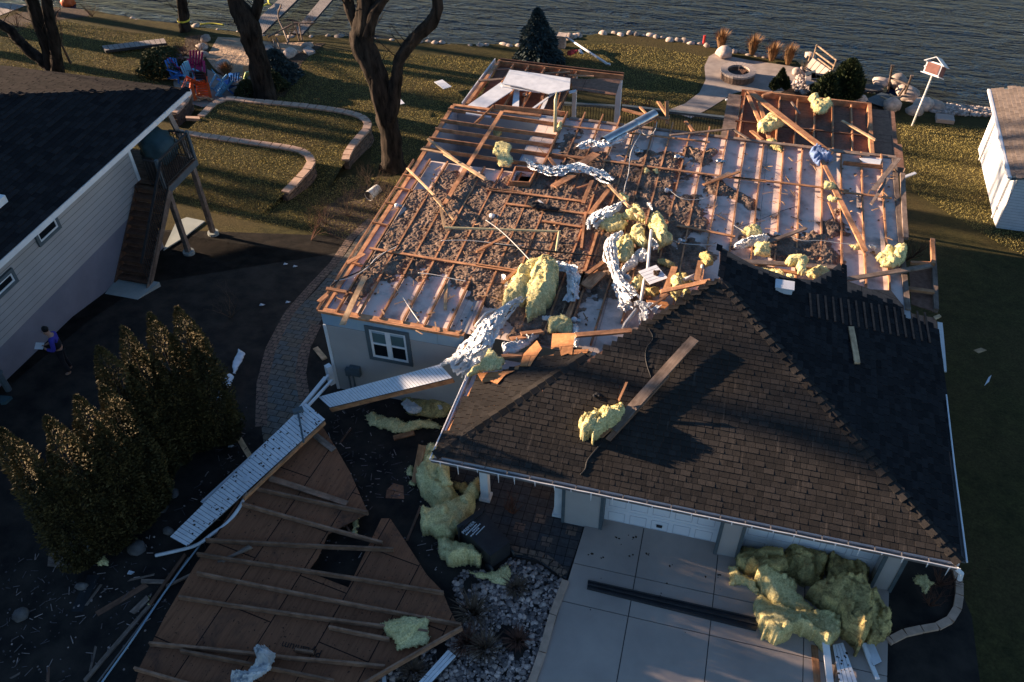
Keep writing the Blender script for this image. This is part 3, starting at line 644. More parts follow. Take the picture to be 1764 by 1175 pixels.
def nwin(cs):
    q=[ax(*p) for p in cs]; y0,y1=min(v.y for v in q),max(v.y for v in q); z0,z1=min(v.z for v in q),max(v.z for v in q)
    y0+=.05;y1-=.05;z0+=.04;z1-=.04
    m_=MB(); 
    for lo,hi in (((y0,z0),(y1,z0+.1)),((y0,z1-.1),(y1,z1)),((y0,z0+.1),(y0+.1,z1-.1)),((y1-.1,z0+.1),(y1,z1-.1))): m_.box((xw+.01,lo[0],lo[1]),(xw+.09,hi[0],hi[1]))
    f=m_.build('window','trim_grey',nh,loc=(xw,(y0+y1)/2,z0))
    m_=MB()
    for lo,hi in (((y0+.1,z0+.1),(y1-.1,z0+.15)),((y0+.1,z1-.15),(y1-.1,z1-.1)),((y0+.1,z0+.15),(y0+.15,z1-.15)),((y1-.15,z0+.15),(y1-.1,z1-.15))): m_.box((xw+.01,lo[0],lo[1]),(xw+.07,hi[0],hi[1]))
    a=meshobj('frame',np.array(m_.V),m_.F,'trim_white',None,loc=(xw,(y0+y1)/2,z0)); 
    m_=MB(); m_.box((xw+.004,y0+.15,z0+.15),(xw+.05,y1-.15,z1-.15)); g=meshobj('pane',np.array(m_.V),m_.F,'glass_dark',None,loc=(xw,(y0+y1)/2,z0))
    for o in(a,g): o.parent=f; o.location=(0,0,0)
    f.location=Vector((xw,(y0+y1)/2,z0))-nh.location; 
nwin(tl(5,[(182,360),(318,232),(372,322),(228,450)]))
y0w=ax(*tp(5,0,625)).y
q=ax(*tp(5,48,712)); nwin([tp(5,182,360),tp(5,318,232),tp(5,372,322),tp(5,228,450)] if False else [ (px-94.5*0-  (tp(5,182,360)[0]-0)-22, py+ 92) for px,py in tl(5,[(182,360),(318,232),(372,322),(228,450)])])
# roof vent box at the left frame edge
mb=MB(); 
def on_e(px,py,off=0): return at_plane(px,py,(EX,EY,EZ+off),(SL,0,1))
p=on_e(-3,352); mb.beam((p.x,p.y-.2,p.z+.1),(p.x,p.y+.2,p.z+.1),.35,.22); mb.build('roof_vent','trim_white',nh)
# rear deck, posts, stair
dk=empty('rear_deck',(-17.9,21.5,-1),'dark railed rear deck under the neighbour roof on tall brown posts','deck')
DZ=1.85; dx0,dx1=-19.55,-17.75; dy0,dy1=20.6,22.6
mb=MB()
for k in range(14):
    yy=dy0+ (dy1-dy0)*k/14; mb.box((dx0-6,yy+.006,DZ-.03),(dx1,yy+(dy1-dy0)/14-.006,DZ))
mb.build('deck_boards','lumber_dark',dk)
mb=MB(); mb.box((dx1-.04,dy0,DZ-.27),(dx1,dy1,DZ-.035)); mb.box((dx0,dy0-.04,DZ-.27),(dx1,dy0,DZ-.035)); mb.build('rim_board','trim_grey',dk)
for x,y,zt_ in ((-17.84,20.75,DZ-.27),(-17.84,22.35,DZ-.27)):
    mb=MB(); zg=float(zt(x,y)); mb.box((x-.08,y-.08,zg+.1),(x+.08,y+.08,zt_)); o=mb.build('post','lumber_grey',dk)
    mb=MB(); mb.tube([(x,y,zg-.2),(x,y,zg+.14)],.2,14); g=meshobj('footing',np.array(mb.V),mb.F,'concrete_pad',None,loc=(x,y,zg)); g.parent=o; g.location=Vector((x,y,zg))-dk.location-o.location
mb=MB(); mb.beam((-17.86,22.45,DZ),(-18.45,22.75,EZ-.2),.15,.15); mb.build('roof_post','lumber_grey',dk)
def railing(parent,a,b,h=1.0,gap=.11,mat='black_metal',top='black_metal',sub=None,rw=.05):
    a=Vector(a);b=Vector(b);L=(b-a).length;n=int(L/gap); m1=MB(); m2=MB(); up=Vector((0,0,1))
    for k in range(n+1):
        p=a.lerp(b,k/n); m1.beam(p+up*.08,p+up*(h-.03),.02,.02,up=(1,0,0))
    m2.beam(a+up*h,b+up*h,rw*1.6,rw); m1.beam(a+up*.08,b+up*.08,.04,.04)
    m1.build('balusters',mat,parent); m2.build('handrail',top,parent)
railing(dk,(dx1-.05,dy0+.1,DZ),(dx1-.05,dy1,DZ)); railing(dk,(dx1-.05,dy1-.05,DZ),(-18.5,dy1-.05,DZ)); railing(dk,(-18.3,dy0+.05,DZ),(dx1-.05,dy0+.05,DZ))
for y in (dy0+.05,dy1-.05):
    mb=MB(); mb.box((dx1-.1,y-.05,DZ),(dx1,y+.05,DZ+1.08)); mb.build('rail_post','trim_grey',dk)
st=empty('deck_stairs',(-18.35,18.3,-.55),'dark wooden stair climbing from the concrete pad to the neighbour deck','stairs')
n=11; ys_,zs_=18.25,-.50; ye,ze=20.7,DZ
tb=MB(); rb=MB()
for k in range(n):
    y=ys_+(ye-ys_)*k/n; z=zs_+(ze-zs_)*(k+1)/n
    tb.box((-18.85,y-.05,z-.045),(-17.72,y+(ye-ys_)/n+.02,z)); rb.box((-18.8,y+.01,z-.2),(-17.76,y+.03,z-.045))
tb.build('tread','lumber_dark',st); rb.build('riser','lumber_dark',st)
for x in (-18.9,-17.68):
    mb=MB(); mb.beam((x,ys_-.1,zs_+.02),(x,ye,ze-.12),.04,.26); mb.build('stringer','lumber_grey',st) if x>-18 else mb.build('stringer','lumber_dark',st)
railing(st,(-17.68,ys_,zs_+.05),(-17.68,ye,ze+.05),.95,.14)
mb=MB(); 
pad=[at(*p,-.5) for p in ((180,513),(233,525),(276,490),(206,478))]; mb.quadslab([(v.x,v.y,-.40) for v in pad],.2)
tag(mb.build('concrete_pad','concrete_pad'),'pale concrete pad at the foot of the neighbour stairs','concrete pad')
mb=MB(); pad=[at(*p,-1.1) for p in tl(5,[(1000,480),(1120,370),(1230,240),(1120,215),(1060,250)])]; V=[(v.x,v.y,float(zt(v.x,v.y))+.05) for v in pad]
meshobj('side_walk',V+[(x,y,z-.1) for x,y,z in V],[(0,1,2,3,4)[::-1]]+[(k,k+5,(k+1)%5+5,(k+1)%5) for k in range(5)],'concrete_pad'); tag(bpy.data.objects['side_walk'],'narrow pale slab walk beneath the neighbour deck posts','walkway')
# covered grill on the deck
mb=MB(); gp=(-18.95,22.3,DZ); rock(mb,(gp[0],gp[1],gp[2]+.5),.62,5,.85,res=3)
mb.box((gp[0]-.45,gp[1]-.4,gp[2]),(gp[0]+.45,gp[1]+.4,gp[2]+.5)); tag(mb.build('covered_grill','teal_cover',smooth=True),'teal cloth-covered grill on the neighbour deck under the eave','grill')
mb=MB(); mb.box((-18.6,20.95,DZ),(-18.2,21.35,DZ+.42)); mb.box((-18.6,20.95,DZ+.42),(-18.2,20.99,DZ+.9))
tag(mb.build('deck_chair','black_metal'),'dark chair by the stair head on the neighbour deck','chair')
# ================================================================ RIGHT NEIGHBOUR
rh=empty('boathouse',(12.5,38,-3.3),'white sided house at the right edge with brown shingle roof','house')
# roof seen from above: ridge runs away; wall faces west
def axx(px,py,x): return at_plane(px,py,(x,0,0),(1,0,0))
zr=-.55; eA=at(*tp(4,1565,545),zr); eB=at(*tp(4,1690,1080),zr)
eA=Vector((eA.x,eA.y,zr)); eB=Vector((eB.x,eB.y,zr)); d=(eA-eB).normalized(); o_=Vector((d.y,-d.x,0))
mb=MB(); SLr=.25
rd_w=5.5
shingles(mb,eB-d*.0,d,o_+Vector((0,0,SLr)),[(0,0),((eA-eB).length,0),((eA-eB).length,rd_w),(0,rd_w)],.16,.3,.014,5)
A2=eA+o_*rd_w+Vector((0,0,SLr*rd_w));B2=eB+o_*rd_w+Vector((0,0,SLr*rd_w)); A3=A2+o_*rd_w-Vector((0,0,SLr*rd_w)); B3=B2+o_*rd_w-Vector((0,0,SLr*rd_w))
mb.build('shingles','shingle_grey',rh,tints=True)
dn=Vector((0,0,-.12)); meshobj('roof_deck',[eB,eA,A2,B2,A3,B3]+[p+dn for p in (eB,eA,A2,B2,A3,B3)],[(0,1,2,3),(3,2,4,5),(0,6,7,1),(1,7,8,2),(2,8,10,4),(4,10,11,5),(5,11,9,3),(3,9,6,0),(6,9,8,7),(9,11,10,8)],'trim_grey',rh)
in_=o_*.35; wA=eA+in_-d*.35; wB=eB+in_+d*.35; wA.z=wB.z=0; 
zg=-3.9
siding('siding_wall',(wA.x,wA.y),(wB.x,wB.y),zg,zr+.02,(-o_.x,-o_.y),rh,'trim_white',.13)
wC=wA+o_*9.5; wD=wB+o_*9.5; V=[];
for p in (wA,wB,wD,wC): V.append((p.x,p.y,zg)); V.append((p.x,p.y,zr+.05))
meshobj('wall',V,[(0,1,3,2),(2,3,5,4),(4,5,7,6),(6,7,1,0)],'trim_white',rh)
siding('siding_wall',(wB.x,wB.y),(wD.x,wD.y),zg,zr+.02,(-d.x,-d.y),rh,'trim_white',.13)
mb=MB(); up=Vector((0,0,-.06)); mb.beam(eB-o_*.02+up,eA-o_*.02+up,.05,.14); mb.build('fascia','trim_white',rh)
mb=MB(); mb.beam(eB-o_*.10+up*.3,eA-o_*.10+up*.3,.1,.09); mb.build('gutter','trim_white',rh)
for k in (.12,.85):
    mb=MB(); p=wB.lerp(wA,k); q=p-o_*.06; mb.beam((q.x,q.y,zg),(q.x,q.y,zr-.1),.07,.09,up=tuple(d)); mb.build('downspout','trim_white',rh)
p=on_=None
# ================================================================ DAMAGED HOUSE
hs=empty('damaged_house',(-2,18,0),'long grey house with its roof torn away, ceiling joists bare','house')
X0,X1,Y0,Y1=-9.5,5.4,15.15,26.4; ZC=2.85
mb=MB()
mb.box((X0,Y0+.15,-3.4),(X0+.15,Y1,ZC)); mb.build('left_wall','interior_wall',hs)
mb=MB(); mb.box((X0,Y1,-3.4),(X1,Y1+.15,ZC)); mb.build('rear_wall','interior_wall',hs)
mb=MB(); mb.box((X1-.15,15,-3.4),(X1,18.6,2.4)); mb.box((X1-.15,18.6,-3.4),(X1,Y1,ZC)); mb.build('right_wall','siding',hs)
WX=-5.58
wx0,wx1=[at_plane(*p,(0,Y0,0),(0,1,0)) for p in tl('k',[(500,350),(1000,745)])]
a=at_plane(*tp('k',510,350),(0,Y0,0),(0,1,0)); b=at_plane(*tp('k',585,690),(0,Y0,0),(0,1,0)); c_=at_plane(*tp('k',965,415),(0,Y0,0),(0,1,0)); d_=at_plane(*tp('k',1015,760),(0,Y0,0),(0,1,0))
WX0=(a.x+b.x)/2; WX1=(c_.x+d_.x)/2; WZ1=(a.z+c_.z)/2; WZ0=(b.z+d_.z)/2
print('front window',WX0,WX1,WZ0,WZ1)
mb=MB(); 
for lo,hi in (((X0,-1),(WX0,ZC)),((WX1,-1),(WX,ZC)),((WX0,-1),(WX1,WZ0)),((WX0,WZ1),(WX1,ZC))): mb.box((lo[0],Y0,lo[1]),(hi[0],Y0+.14,hi[1]))
mb.build('front_wall','siding',hs)
ZS=2.42
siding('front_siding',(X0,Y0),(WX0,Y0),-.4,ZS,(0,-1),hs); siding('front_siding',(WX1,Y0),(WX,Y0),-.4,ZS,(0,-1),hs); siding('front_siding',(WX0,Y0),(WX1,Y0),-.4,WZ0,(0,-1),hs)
mb=MB(); mb.box((X0-.02,Y0-.02,ZS+.01),(-8.1,Y0,ZC)); mb.box((-8.09,Y0-.024,ZS+.01),(-6.3,Y0,ZC-.01)); mb.box((-6.29,Y0-.02,ZS+.015),(WX,Y0,ZC)); mb.build('sheathing_band','siding_lap_paper',hs)
for q_ in (((X0-.03,Y0-.04,-.4),(X0+.05,Y0+.02,ZS)),((WX-.05,Y0-.04,-.4),(WX+.02,Y0+.02,ZS))):
    mb=MB(); mb.box(*q_); mb.build('corner_trim','trim_white',hs)
f=MB(); t_=.11
for lo,hi in (((WX0,WZ0),(WX1,WZ0+t_)),((WX0,WZ1-t_),(WX1,WZ1)),((WX0,WZ0+t_),(WX0+t_,WZ1-t_)),((WX1-t_,WZ0+t_),(WX1,WZ1-t_))): f.box((lo[0],Y0-.05,lo[1]),(hi[0],Y0+.02,hi[1]))
wn=f.build('window','trim_grey',hs,loc=(WX0,Y0,WZ0)); wloc=Vector((WX0,Y0,WZ0))
def sub(mb_,name,mat,par,wl):
    g=meshobj(name,np.array(mb_.V),mb_.F,mat,None,loc=wl); g.parent=par; g.location=(0,0,0); return g
f=MB(); xm=(WX0+WX1)/2; zm=(WZ0+WZ1)/2; i0,i1,j0,j1=WX0+t_,WX1-t_,WZ0+t_,WZ1-t_
for lo,hi in (((i0,j0),(i1,j0+.06)),((i0,j1-.05),(i1,j1)),((i0,j0+.06),(i0+.06,j1-.05)),((i1-.06,j0+.06),(i1,j1-.05)),((xm-.07,j0+.06),(xm+.07,j1-.05)),((i0+.06,zm-.025),(xm-.07,zm+.025)),((xm+.07,zm-.025),(i1-.06,zm+.025))): f.box((lo[0],Y0-.035,lo[1]),(hi[0],Y0+.03,hi[1]))
sub(f,'frame','trim_white',wn,wloc)
for (u0,u1) in ((i0+.06,xm-.07),(xm+.07,i1-.06)):
    f=MB(); f.box((u0,Y0-.01,j0+.06),(u1,Y0+.01,zm-.025)); sub(f,'pane','glass_dark',wn,wloc)
    f=MB(); f.box((u0,Y0-.01,zm+.025),(u1,Y0+.01,j1-.05)); sub(f,'pane','glass_sky',wn,wloc)
# entry recess
mb=MB(); mb.box((WX-.14,Y0+.14,-.4),(WX,17.4,ZC)); mb.box((WX,17.4,-.4),(-2.3,17.54,ZC)); mb.build('entry_wall','siding',hs)
# garage
GZ=2.5; GY=12.2
pier=[(-2.28,-1.33),(at(*tp('l',1320,860),0).x,at(*tp('l',1505,895),0).x),(at(*tp('i',995,560),0).x,5.36)]
d1=(pier[0][1],pier[1][0]); d2=(pier[1][1],pier[2][0])
print('piers',pier)
for x0,x1 in pier:
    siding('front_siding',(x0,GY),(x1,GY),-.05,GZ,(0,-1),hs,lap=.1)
    mb=MB(); mb.box((x0,GY,-.1),(x1,GY+.35,GZ)); mb.build('pier','siding',hs)
    for q_ in (((x0-.03,GY-.035,-.1),(x0+.05,GY+.02,GZ)),((x1-.05,GY-.035,-.1),(x1+.03,GY+.36,GZ))):
        mb=MB(); mb.box(*q_); mb.build('corner_trim','trim_grey',hs)
for q_ in (((-2.28,GY+.35,-.1),(-2.14,17.4,GZ)),((5.22,GY+.35,-.1),(5.36,15,GZ))):
    mb=MB(); mb.box(*q_); mb.build('garage_side_wall','siding',hs)
mb=MB(); mb.box((-2.28,GY-.01,2.32),(5.36,GY+.3,GZ+.1)); mb.build('header','trim_white',hs)
for (x0,x1) in (d1,d2):
    mb=MB(); f=mb; rows_=4; np_=5 if x1-x0<3.2 else 6
    for r in range(rows_):
        z0=.02+r*.575; mb.box((x0,GY+.30,z0),(x1,GY+.34,z0+.565))
        continue
        for c in range(np_):
            a0=x0+.12+(x1-x0-.12)/np_*c; a1=a0+(x1-x0)/np_-.14; 
            mb.box((a0,GY+.288,z0+.10),(a1,GY+.30,z0+.12)); mb.box((a0,GY+.288,z0+.44),(a1,GY+.30,z0+.46)); mb.box((a0,GY+.288,z0+.12),(a0+.02,GY+.30,z0+.44)); mb.box((a1-.02,GY+.288,z0+.12),(a1,GY+.30,z0+.44))
    for r in range(rows_):
        z0=.02+r*.575
        for c in range(np_):
            a0=x0+.12+(x1-x0-.12)/np_*c; a1=a0+(x1-x0)/np_-.14
            for q_ in ((a0,z0+.10,a1,z0+.115),(a0,z0+.44,a1,z0+.455),(a0,z0+.115,a0+.015,z0+.44),(a1-.015,z0+.115,a1,z0+.44)): mb.box((q_[0],GY+.292,q_[1]),(q_[2],GY+.302,q_[3]),i=1)
    gd=mb.build('garage_door',['door_white','door_line'],hs,loc=((x0+x1)/2,GY+.3,0),mi=True)
    f=MB(); f.box(((x0+x1)/2-.07,GY+.25,.28),((x0+x1)/2+.07,GY+.288,.34)); g=meshobj('handle',np.array(f.V),f.F,'black_metal',None,loc=((x0+x1)/2,GY+.3,0)); g.parent=gd; g.location=(0,0,0)
# ceiling of plasterboard, cut open over the back-left room and at the hatch
def ceil(x0,y0,x1,y1,z=ZC-.012,m_='drywall'):
    mb=MB(); mb.box((x0,y0,z-.014),(x1,y1,z)); return mb.build('ceiling_board',m_,hs)
RX=-6.55; RY=22.86
for y in (15.29,17.21,19.13,21.05):
    for x0,x1 in ((X0+.0,-5.9),(-5.89,-2.3),(-2.29,1.4),(1.41,X1)):
        y1=y+1.915 if y<21 else RY-.002
        if y>20.8 and x0<-8: # hatch row
            ceil(x0,y,-6.3,y1); ceil(-6.295,y,-5.9,21.98)
        elif y>20.8 and x0<-5: ceil(-5.57,y,x1,y1); ceil(-5.89,y,-5.575,21.98)
        else: ceil(x0,y,min(x1,5.1) if y<18 else x1,y1,ZC-.012-.001*((x0>0)+(y>19)))
for x0,x1 in ((-5.9,-2.3),(-2.29,1.4),(1.41,X1)):
    for y0,y1 in ((RY,24.6),(24.61,26.4)): ceil(x0,y0,x1,y1,ZC-.013)
ceil(-6.25,22.86,-5.91,26.4); 
mb=MB(); mb.box((X0+.15,RY-.12,0),(-6.2,RY,ZC-.03)); mb.box((-6.32,RY,0),(-6.2,Y1,ZC-.03)); mb.build('room_wall','interior_wall',hs)
mb=MB(); mb.box((X0+.1,15.3,-.2),(X1-.1,26.4,-.05)); mb.build('floor','carpet',hs)
mb=MB(); mb.box((-8.9,23.0,0),(-8.3,24.2,.75)); mb.build('room_counter','interior_dark',hs)
mb=MB(); mb.box((-7.9,25.2,0),(-6.8,26.2,.6)); mb.build('room_chest','interior_dark',hs)
# plates
def plate(a,b,w=.14,h=.05,m_='lumber',nm='top_plate'): return lumber(nm,a,b,w,h,m_,None,parent=hs)
plate((X0+.02,Y0+.06,ZC+.02),(WX,Y0+.06,ZC+.02)); plate((X0+.02,Y0+.14,ZC+.02),(X0+.02,Y1,ZC+.02)); plate((X0,Y1+.06,ZC+.02),(-6.3,Y1+.06,ZC+.02)); plate((-5.3,Y1+.1,ZC+.02),(X1,Y1+.1,ZC+.02),m_='lumber_grey')
plate((X1-.06,18.9,ZC+.02),(X1-.06,Y1,ZC+.02),m_='lumber_grey'); plate((X0-.13,Y0+.0,ZC+.03),(X0-.13,22.7,ZC+.03),.04,.09)
plate((X0-.08,Y0-.02,ZC+.02),(WX-.1,Y0-.04,ZC+.02),.05,.07)
# ceiling joists (bottom chords) every 0.61 m
J=0
def joist(x,y0,y1,z=ZC+.045,h=.09,m_='lumber'):
    lumber('ceiling_joist',(x+random.uniform(-.01,.01),y0,z),(x+random.uniform(-.015,.015),y1,z),.045,h,m_,None,parent=hs,jag=.03)
for k in range(0,25):
    x=-9.1+.61*k
    if x>5.2: break
    y0=Y0+.05 if x<WX+.1 else (15.6 if x<-2 else 16.6+max(0,.15*x)); y1=26.95
    if x<-5.5: y1=22.8
    elif x<-5.3: y1=26.6
    if x>.5: y0=[20.2,19.6,19.2,19.0,18.6,18.2,17.6,17.6][min(7,int((x-.6)/.61))]; y1=26.5
    joist(x,y0,y1)
for y,x1 in ((26.0,-5.45),(25.22,-5.42),(24.62,-5.37),(23.98,-4.1),(23.36,-5.5)):
    lumber('ceiling_joist',(-9.55,y+.05,ZC+.06),(x1,y-.08,ZC+.06),.04,.14,'lumber',None,parent=hs)
lumber('ceiling_joist',(-5.42,22.9,ZC+.07),(-5.42,26.75,ZC+.07),.04,.16,'lumber',None,parent=hs)
lumber('ceiling_joist',(-5.5,26.7,ZC+.07),(-8.0,26.62,ZC+.07),.04,.16,'lumber',None,parent=hs)
lumber('ceiling_joist',(-8.05,26.6,ZC+.08),(-8.35,25.2,ZC+.08),.04,.12,'lumber',None,parent=hs)
for y,l in ((21.74,.6),(21.01,.62),(20.17,.55),(19.12,.55),(17.2,.5),(16.0,.7)):
    lumber('lookout',(-9.66,y+.02,ZC+.05),(-9.66+l,y-.03,ZC+.05),.05,.08,'lumber',None,parent=hs)
def brace(a,b,w=.085,h=.03,z=2.965,m_='lumber'):
    A=at(*a,z);B=at(*b,z); lumber('cross_brace',A,B,w,h,m_,None,parent=hs)
for a,b in ((tp(6,835,450),tp(6,1764,600)),(tp(3,530,765),tp(3,1420,865)),(tp(3,770,975),tp(3,1764,1105)),(tp(4,0,1078),tp(4,700,1160)),(tp(8,660,110),tp(8,960,145)),(tp(7,1220,312),tp(7,1575,380)),(tp(6,1560,90),tp(6,1764,110)),
   (tp(7,60,90),tp(7,640,165)),(tp(7,180,180),tp(7,660,240)),(tp(7,400,285),tp(7,640,320)),(tp(3,440,935),tp(3,720,965)),(tp(7,0,550),tp(7,270,590))): brace(a,b)
lumber('cross_brace',at(*tp(4,0,840),3.0),at(*tp(4,825,945),3.0),.13,.04,'lumber_grey',None,parent=hs)
lumber('cross_brace',at(*tp(4,665,990),2.97),at(*tp(4,900,1015),2.97),.04,.14,'lumber',None,parent=hs)
for a,b in ((tp(7,665,235),tp(7,640,455)),(tp(7,735,360),tp(7,560,890)),(tp(7,660,600),tp(7,545,880))): 
    lumber('ceiling_joist',at(*a,2.96),at(*b,2.96),.07,.09,'lumber',None,parent=hs)
# attic hatch
q=[at(*p,2.92) for p in tl(3,[(240,1038),(368,1052),(322,1135),(205,1128)])]
for k in range(4): lumber('hatch_curb',q[k]+Vector((0,0,.06)),q[(k+1)%4]+Vector((0,0,.06)),.04,.22,'lumber',None,parent=hs)
mb=MB(); qi=[v.lerp((q[0]+q[1]+q[2]+q[3])/4,.12) for v in q]
for k in range(4): mb.beam(qi[k]+Vector((0,0,-.05)),qi[(k+1)%4]+Vector((0,0,-.05)),.03,.16)
mb.build('hatch_lining','trim_white',hs)
# ---- garage roof: left hip face, front face, right face
E0=Vector((-5.15,11.5,2.6));E1=Vector((6.0,11.5,2.6));AP=Vector((.43,17.05,4.46)); sl=(AP.z-2.6)/5.55
def fr(px,py,off=0): return at_plane(px,py,(0,11.5,2.6+off),(0,-sl,1))
def lf(px,py,off=0): return at_plane(px,py,(-5.15,0,2.6+off),(-sl,0,1))
def rf(px,py,off=0): return at_plane(px,py,(6.0,0,2.6+off),(sl,0,1))
kk=math.sqrt(1+sl*sl)
mb=MB(); shingles(mb,E0,(1,0,0),(0,1,sl),[(0,0),(11.15,0),(5.58,5.55*kk)],.135,.20,.014,3)
mb.build('front_shingles','shingle_brown',hs,tints=True)
lp=[lf(*p) for p in ((749,781),(822,652),(835,646),(862,640),(905,632),(918,617),(955,612),(985,600),(1017,607))]
L0=Vector((-5.15,11.5,2.6)); luv=[((p.y-11.5),(p.x+5.15)*kk) for p in lp]
mb=MB(); shingles(mb,L0,(0,1,0),(1,0,sl),luv,.135,.20,.014,8); mb.build('left_shingles','shingle_brown',hs,tints=True)
rp=[rf(*p) for p in ((1240,480),(1655,970),(1621,600),(1612,563),(1575,552),(1560,541),(1540,520),(1500,510),(1462,500),(1455,460),(1440,470),(1400,490),(1368,486),(1330,478),(1300,470),(1290,458),(1262,452),(1240,424))]
ruv=[((p.y-11.5),(6.0-p.x)*kk) for p in rp]
mb=MB(); shingles(mb,(6.0,11.5,2.6),(0,1,0),(-1,0,sl),ruv,.145,.25,.012,9); mb.build('right_shingles','shingle_shaded',hs,tints=True)
def decking(pts,name,n,mat,th=.03,low=.004):
    V=[p-Vector((0,0,low)) for p in pts]+[p-Vector((0,0,low+th)) for p in pts]; k=len(pts)
    return meshobj(name,V,[tuple(range(k))]+[tuple(range(2*k-1,k-1,-1))]+[(j,j+k,(j+1)%k+k,(j+1)%k) for j in range(k)],mat,hs)
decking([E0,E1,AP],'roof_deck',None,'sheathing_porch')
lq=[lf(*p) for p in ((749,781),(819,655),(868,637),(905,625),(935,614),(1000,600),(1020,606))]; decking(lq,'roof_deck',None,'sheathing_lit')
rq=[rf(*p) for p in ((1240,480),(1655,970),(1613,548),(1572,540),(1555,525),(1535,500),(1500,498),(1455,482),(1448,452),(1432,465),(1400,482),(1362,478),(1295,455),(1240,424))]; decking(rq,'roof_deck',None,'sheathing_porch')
# bare decking strips with ridged old underlay on the torn right edge
mb=MB()
for k in range(16):
    a=rf(1395+k*13.2,505-1.0*k*0+k*2.2,.03); b=rf(1398+k*13.6,545+k*3.0,.03); mb.beam(a,b,.05,.02)
mb.build('torn_underlay','lumber_dark',hs)
for a_,b_ in ((E1,AP),(E0,fr(1010,609))):
    mb=MB(); hipcaps(mb,a_,b_,0,.14,.22,.022); mb.build('hip_cap','shingle_brown',hs,tints=True)
# eaves: soffit, fascia, gutters
mb=MB(); mb.box((-5.1,11.55,2.40),(5.95,12.2,2.43)); mb.box((5.36,12.2,2.40),(5.95,18.6,2.43)); mb.box((-5.1,12.2,2.40),(-2.28,15.0,2.43)); mb.build('soffit','soffit',hs)
mb=MB(); mb.box((-5.16,11.50,2.40),(6.01,11.54,2.57)); mb.box((5.98,11.54,2.40),(6.02,18.8,2.57)); mb.box((-5.17,11.54,2.40),(-5.13,15.0,2.57)); mb.build('fascia','trim_white',hs)
mb=MB(); mb.box((-5.2,11.38,2.47),(5.95,11.50,2.49)); mb.box((-5.2,11.375,2.49),(5.95,11.385,2.575)); 
for k in range(22): xx=-5.0+k*.52; mb.box((xx,11.385,2.56),(xx+.02,11.50,2.57))
gu=mb.build('gutter','gutter_grey',hs)
mb=MB(); mb.box((6.02,11.6,2.47),(6.14,16.3,2.49)); mb.box((6.13,11.6,2.49),(6.145,16.3,2.575)); mb.build('gutter','gutter_grey',hs)
for q_ in ([(6.14,11.55,2.58),(6.13,14,2.58),(6.15,16.3,2.57)],[(-5.22,11.37,2.58),(-5.2,13.2,2.58),(-5.18,15.0,2.58)]):
    mb=MB(); mb.tube(q_,.018,6); mb.build('gutter_lip','trim_white',hs)
mb=MB(); mb.tube([(5.95,11.40,2.50),(6.06,11.36,2.44),(6.08,11.34,2.25)],.05,8); mb.build('downspout','trim_white',hs)
mb=MB(); mb.tube([rf(1618,560,.05),rf(1622,640,.02),Vector((6.35,16.6,2.2))],.05,6)
for cx_ in (-4.3,-2.42):
    mb2=MB(); y=12.42; mb2.box((cx_-.1,y-.1,.1),(cx_+.1,y+.1,2.4)); mb2.box((cx_-.14,y-.14,0),(cx_+.14,y+.14,.16)); mb2.box((cx_-.13,y-.13,2.28),(cx_+.13,y+.13,2.399)); mb2.build('porch_column','trim_white',hs)
# electric meter boxes on the front wall
mb=MB()
for x_,z_,w_,h_ in ((335,765,.14,.25),(375,745,.3,.32)):
    p=at_plane(*tp('k',x_,z_),(0,Y0,0),(0,1,0)); mb.box((p.x,Y0-.15,p.z-h_),(p.x+w_,Y0-.022,p.z)); mb.tube([(p.x+.05,Y0-.08,p.z-h_),(p.x+.05,Y0-.08,-.3)],.025,6); 
mb.build('meter_box','trim_grey',hs)
# icicle lights on the eave
il=empty('icicle_lights',(0,11.36,2.55),'string of small white icicle lights hanging along the garage gutter','string lights')
mb=MB(); pts=[(-5.2+k*.28,11.362,2.578-.008*(k%3==0)) for k in range(41)]; mb.tube(pts,.011,5); mb.build('cable','trim_white',il)
for k in range(26):
    x=-4.95+k*.43+random.uniform(-.05,.05); L=random.choice((.10,.16,.24,.3)) if x<-2.2 or x>5.3 else random.choice((.06,.1,.2,.26)); mb=MB(); mb.tube([(x,11.36,2.56),(x+.004,11.36,2.56-L)],[.018,.005],6); mb.build('light_drop','trim_white',il)
# ---- rear deck
rd=empty('lake_deck',(-2,29,-3),'rear deck behind the house with black baluster railing','deck')
mb=MB(); 
for k in range(34): mb.box((-9.0,26.56+k*.14,-.04),(5.4,26.56+k*.14+.132,0))
mb.build('deck_boards','lumber_grey',rd)
railing(rd,(-6.6,30.95,-.02),(-4.35,31.2,-.02),.97,.11,'black_metal','trim_grey',rw=.09); railing(rd,(-4.15,31.3,-.02),(1.1,31.3,-.02),.97,.11,'black_metal','trim_grey',rw=.09)
for x in (-8.9,-4.25,.4,5.3):
    mb=MB(); mb.box((x-.09,30.85,-3.3),(x+.09,31.03,-.05)); mb.build('support_post','trim_white',rd)
# left rear porch frame
lpz=2.5
pf=empty('left_porch',(-6.6,29,0),'wrecked porch frame at the back left with white panels lying over it','porch')
A=at(862,105,lpz);B=at(1060,133,lpz);Cc=at(783,186,2.6); D_=at(1068,140,lpz)
A=Vector((-9.0,30.85,lpz));B=Vector((-4.1,30.75,lpz))
lumber('beam',A,B,.05,.26,'lumber_dark',None,parent=pf); lumber('beam',A+Vector((0,-.14,.0)),B+Vector((0,-.14,0)),.05,.2,'lumber',None,parent=pf)
lumber('beam',A,Vector((-9.15,27,2.62)),.12,.16,'lumber',None,parent=pf); lumber('beam',A+Vector((-.2,0,0)),Vector((-9.35,27,2.6)),.03,.2,'trim_white',None,parent=pf)
for x in (-8.4,-7.8,-7.15,-6.55,-5.9): lumber('rafter',(x,30.7,lpz),(x-.05,26.8,2.62),.05,.12,'lumber',None,parent=pf)
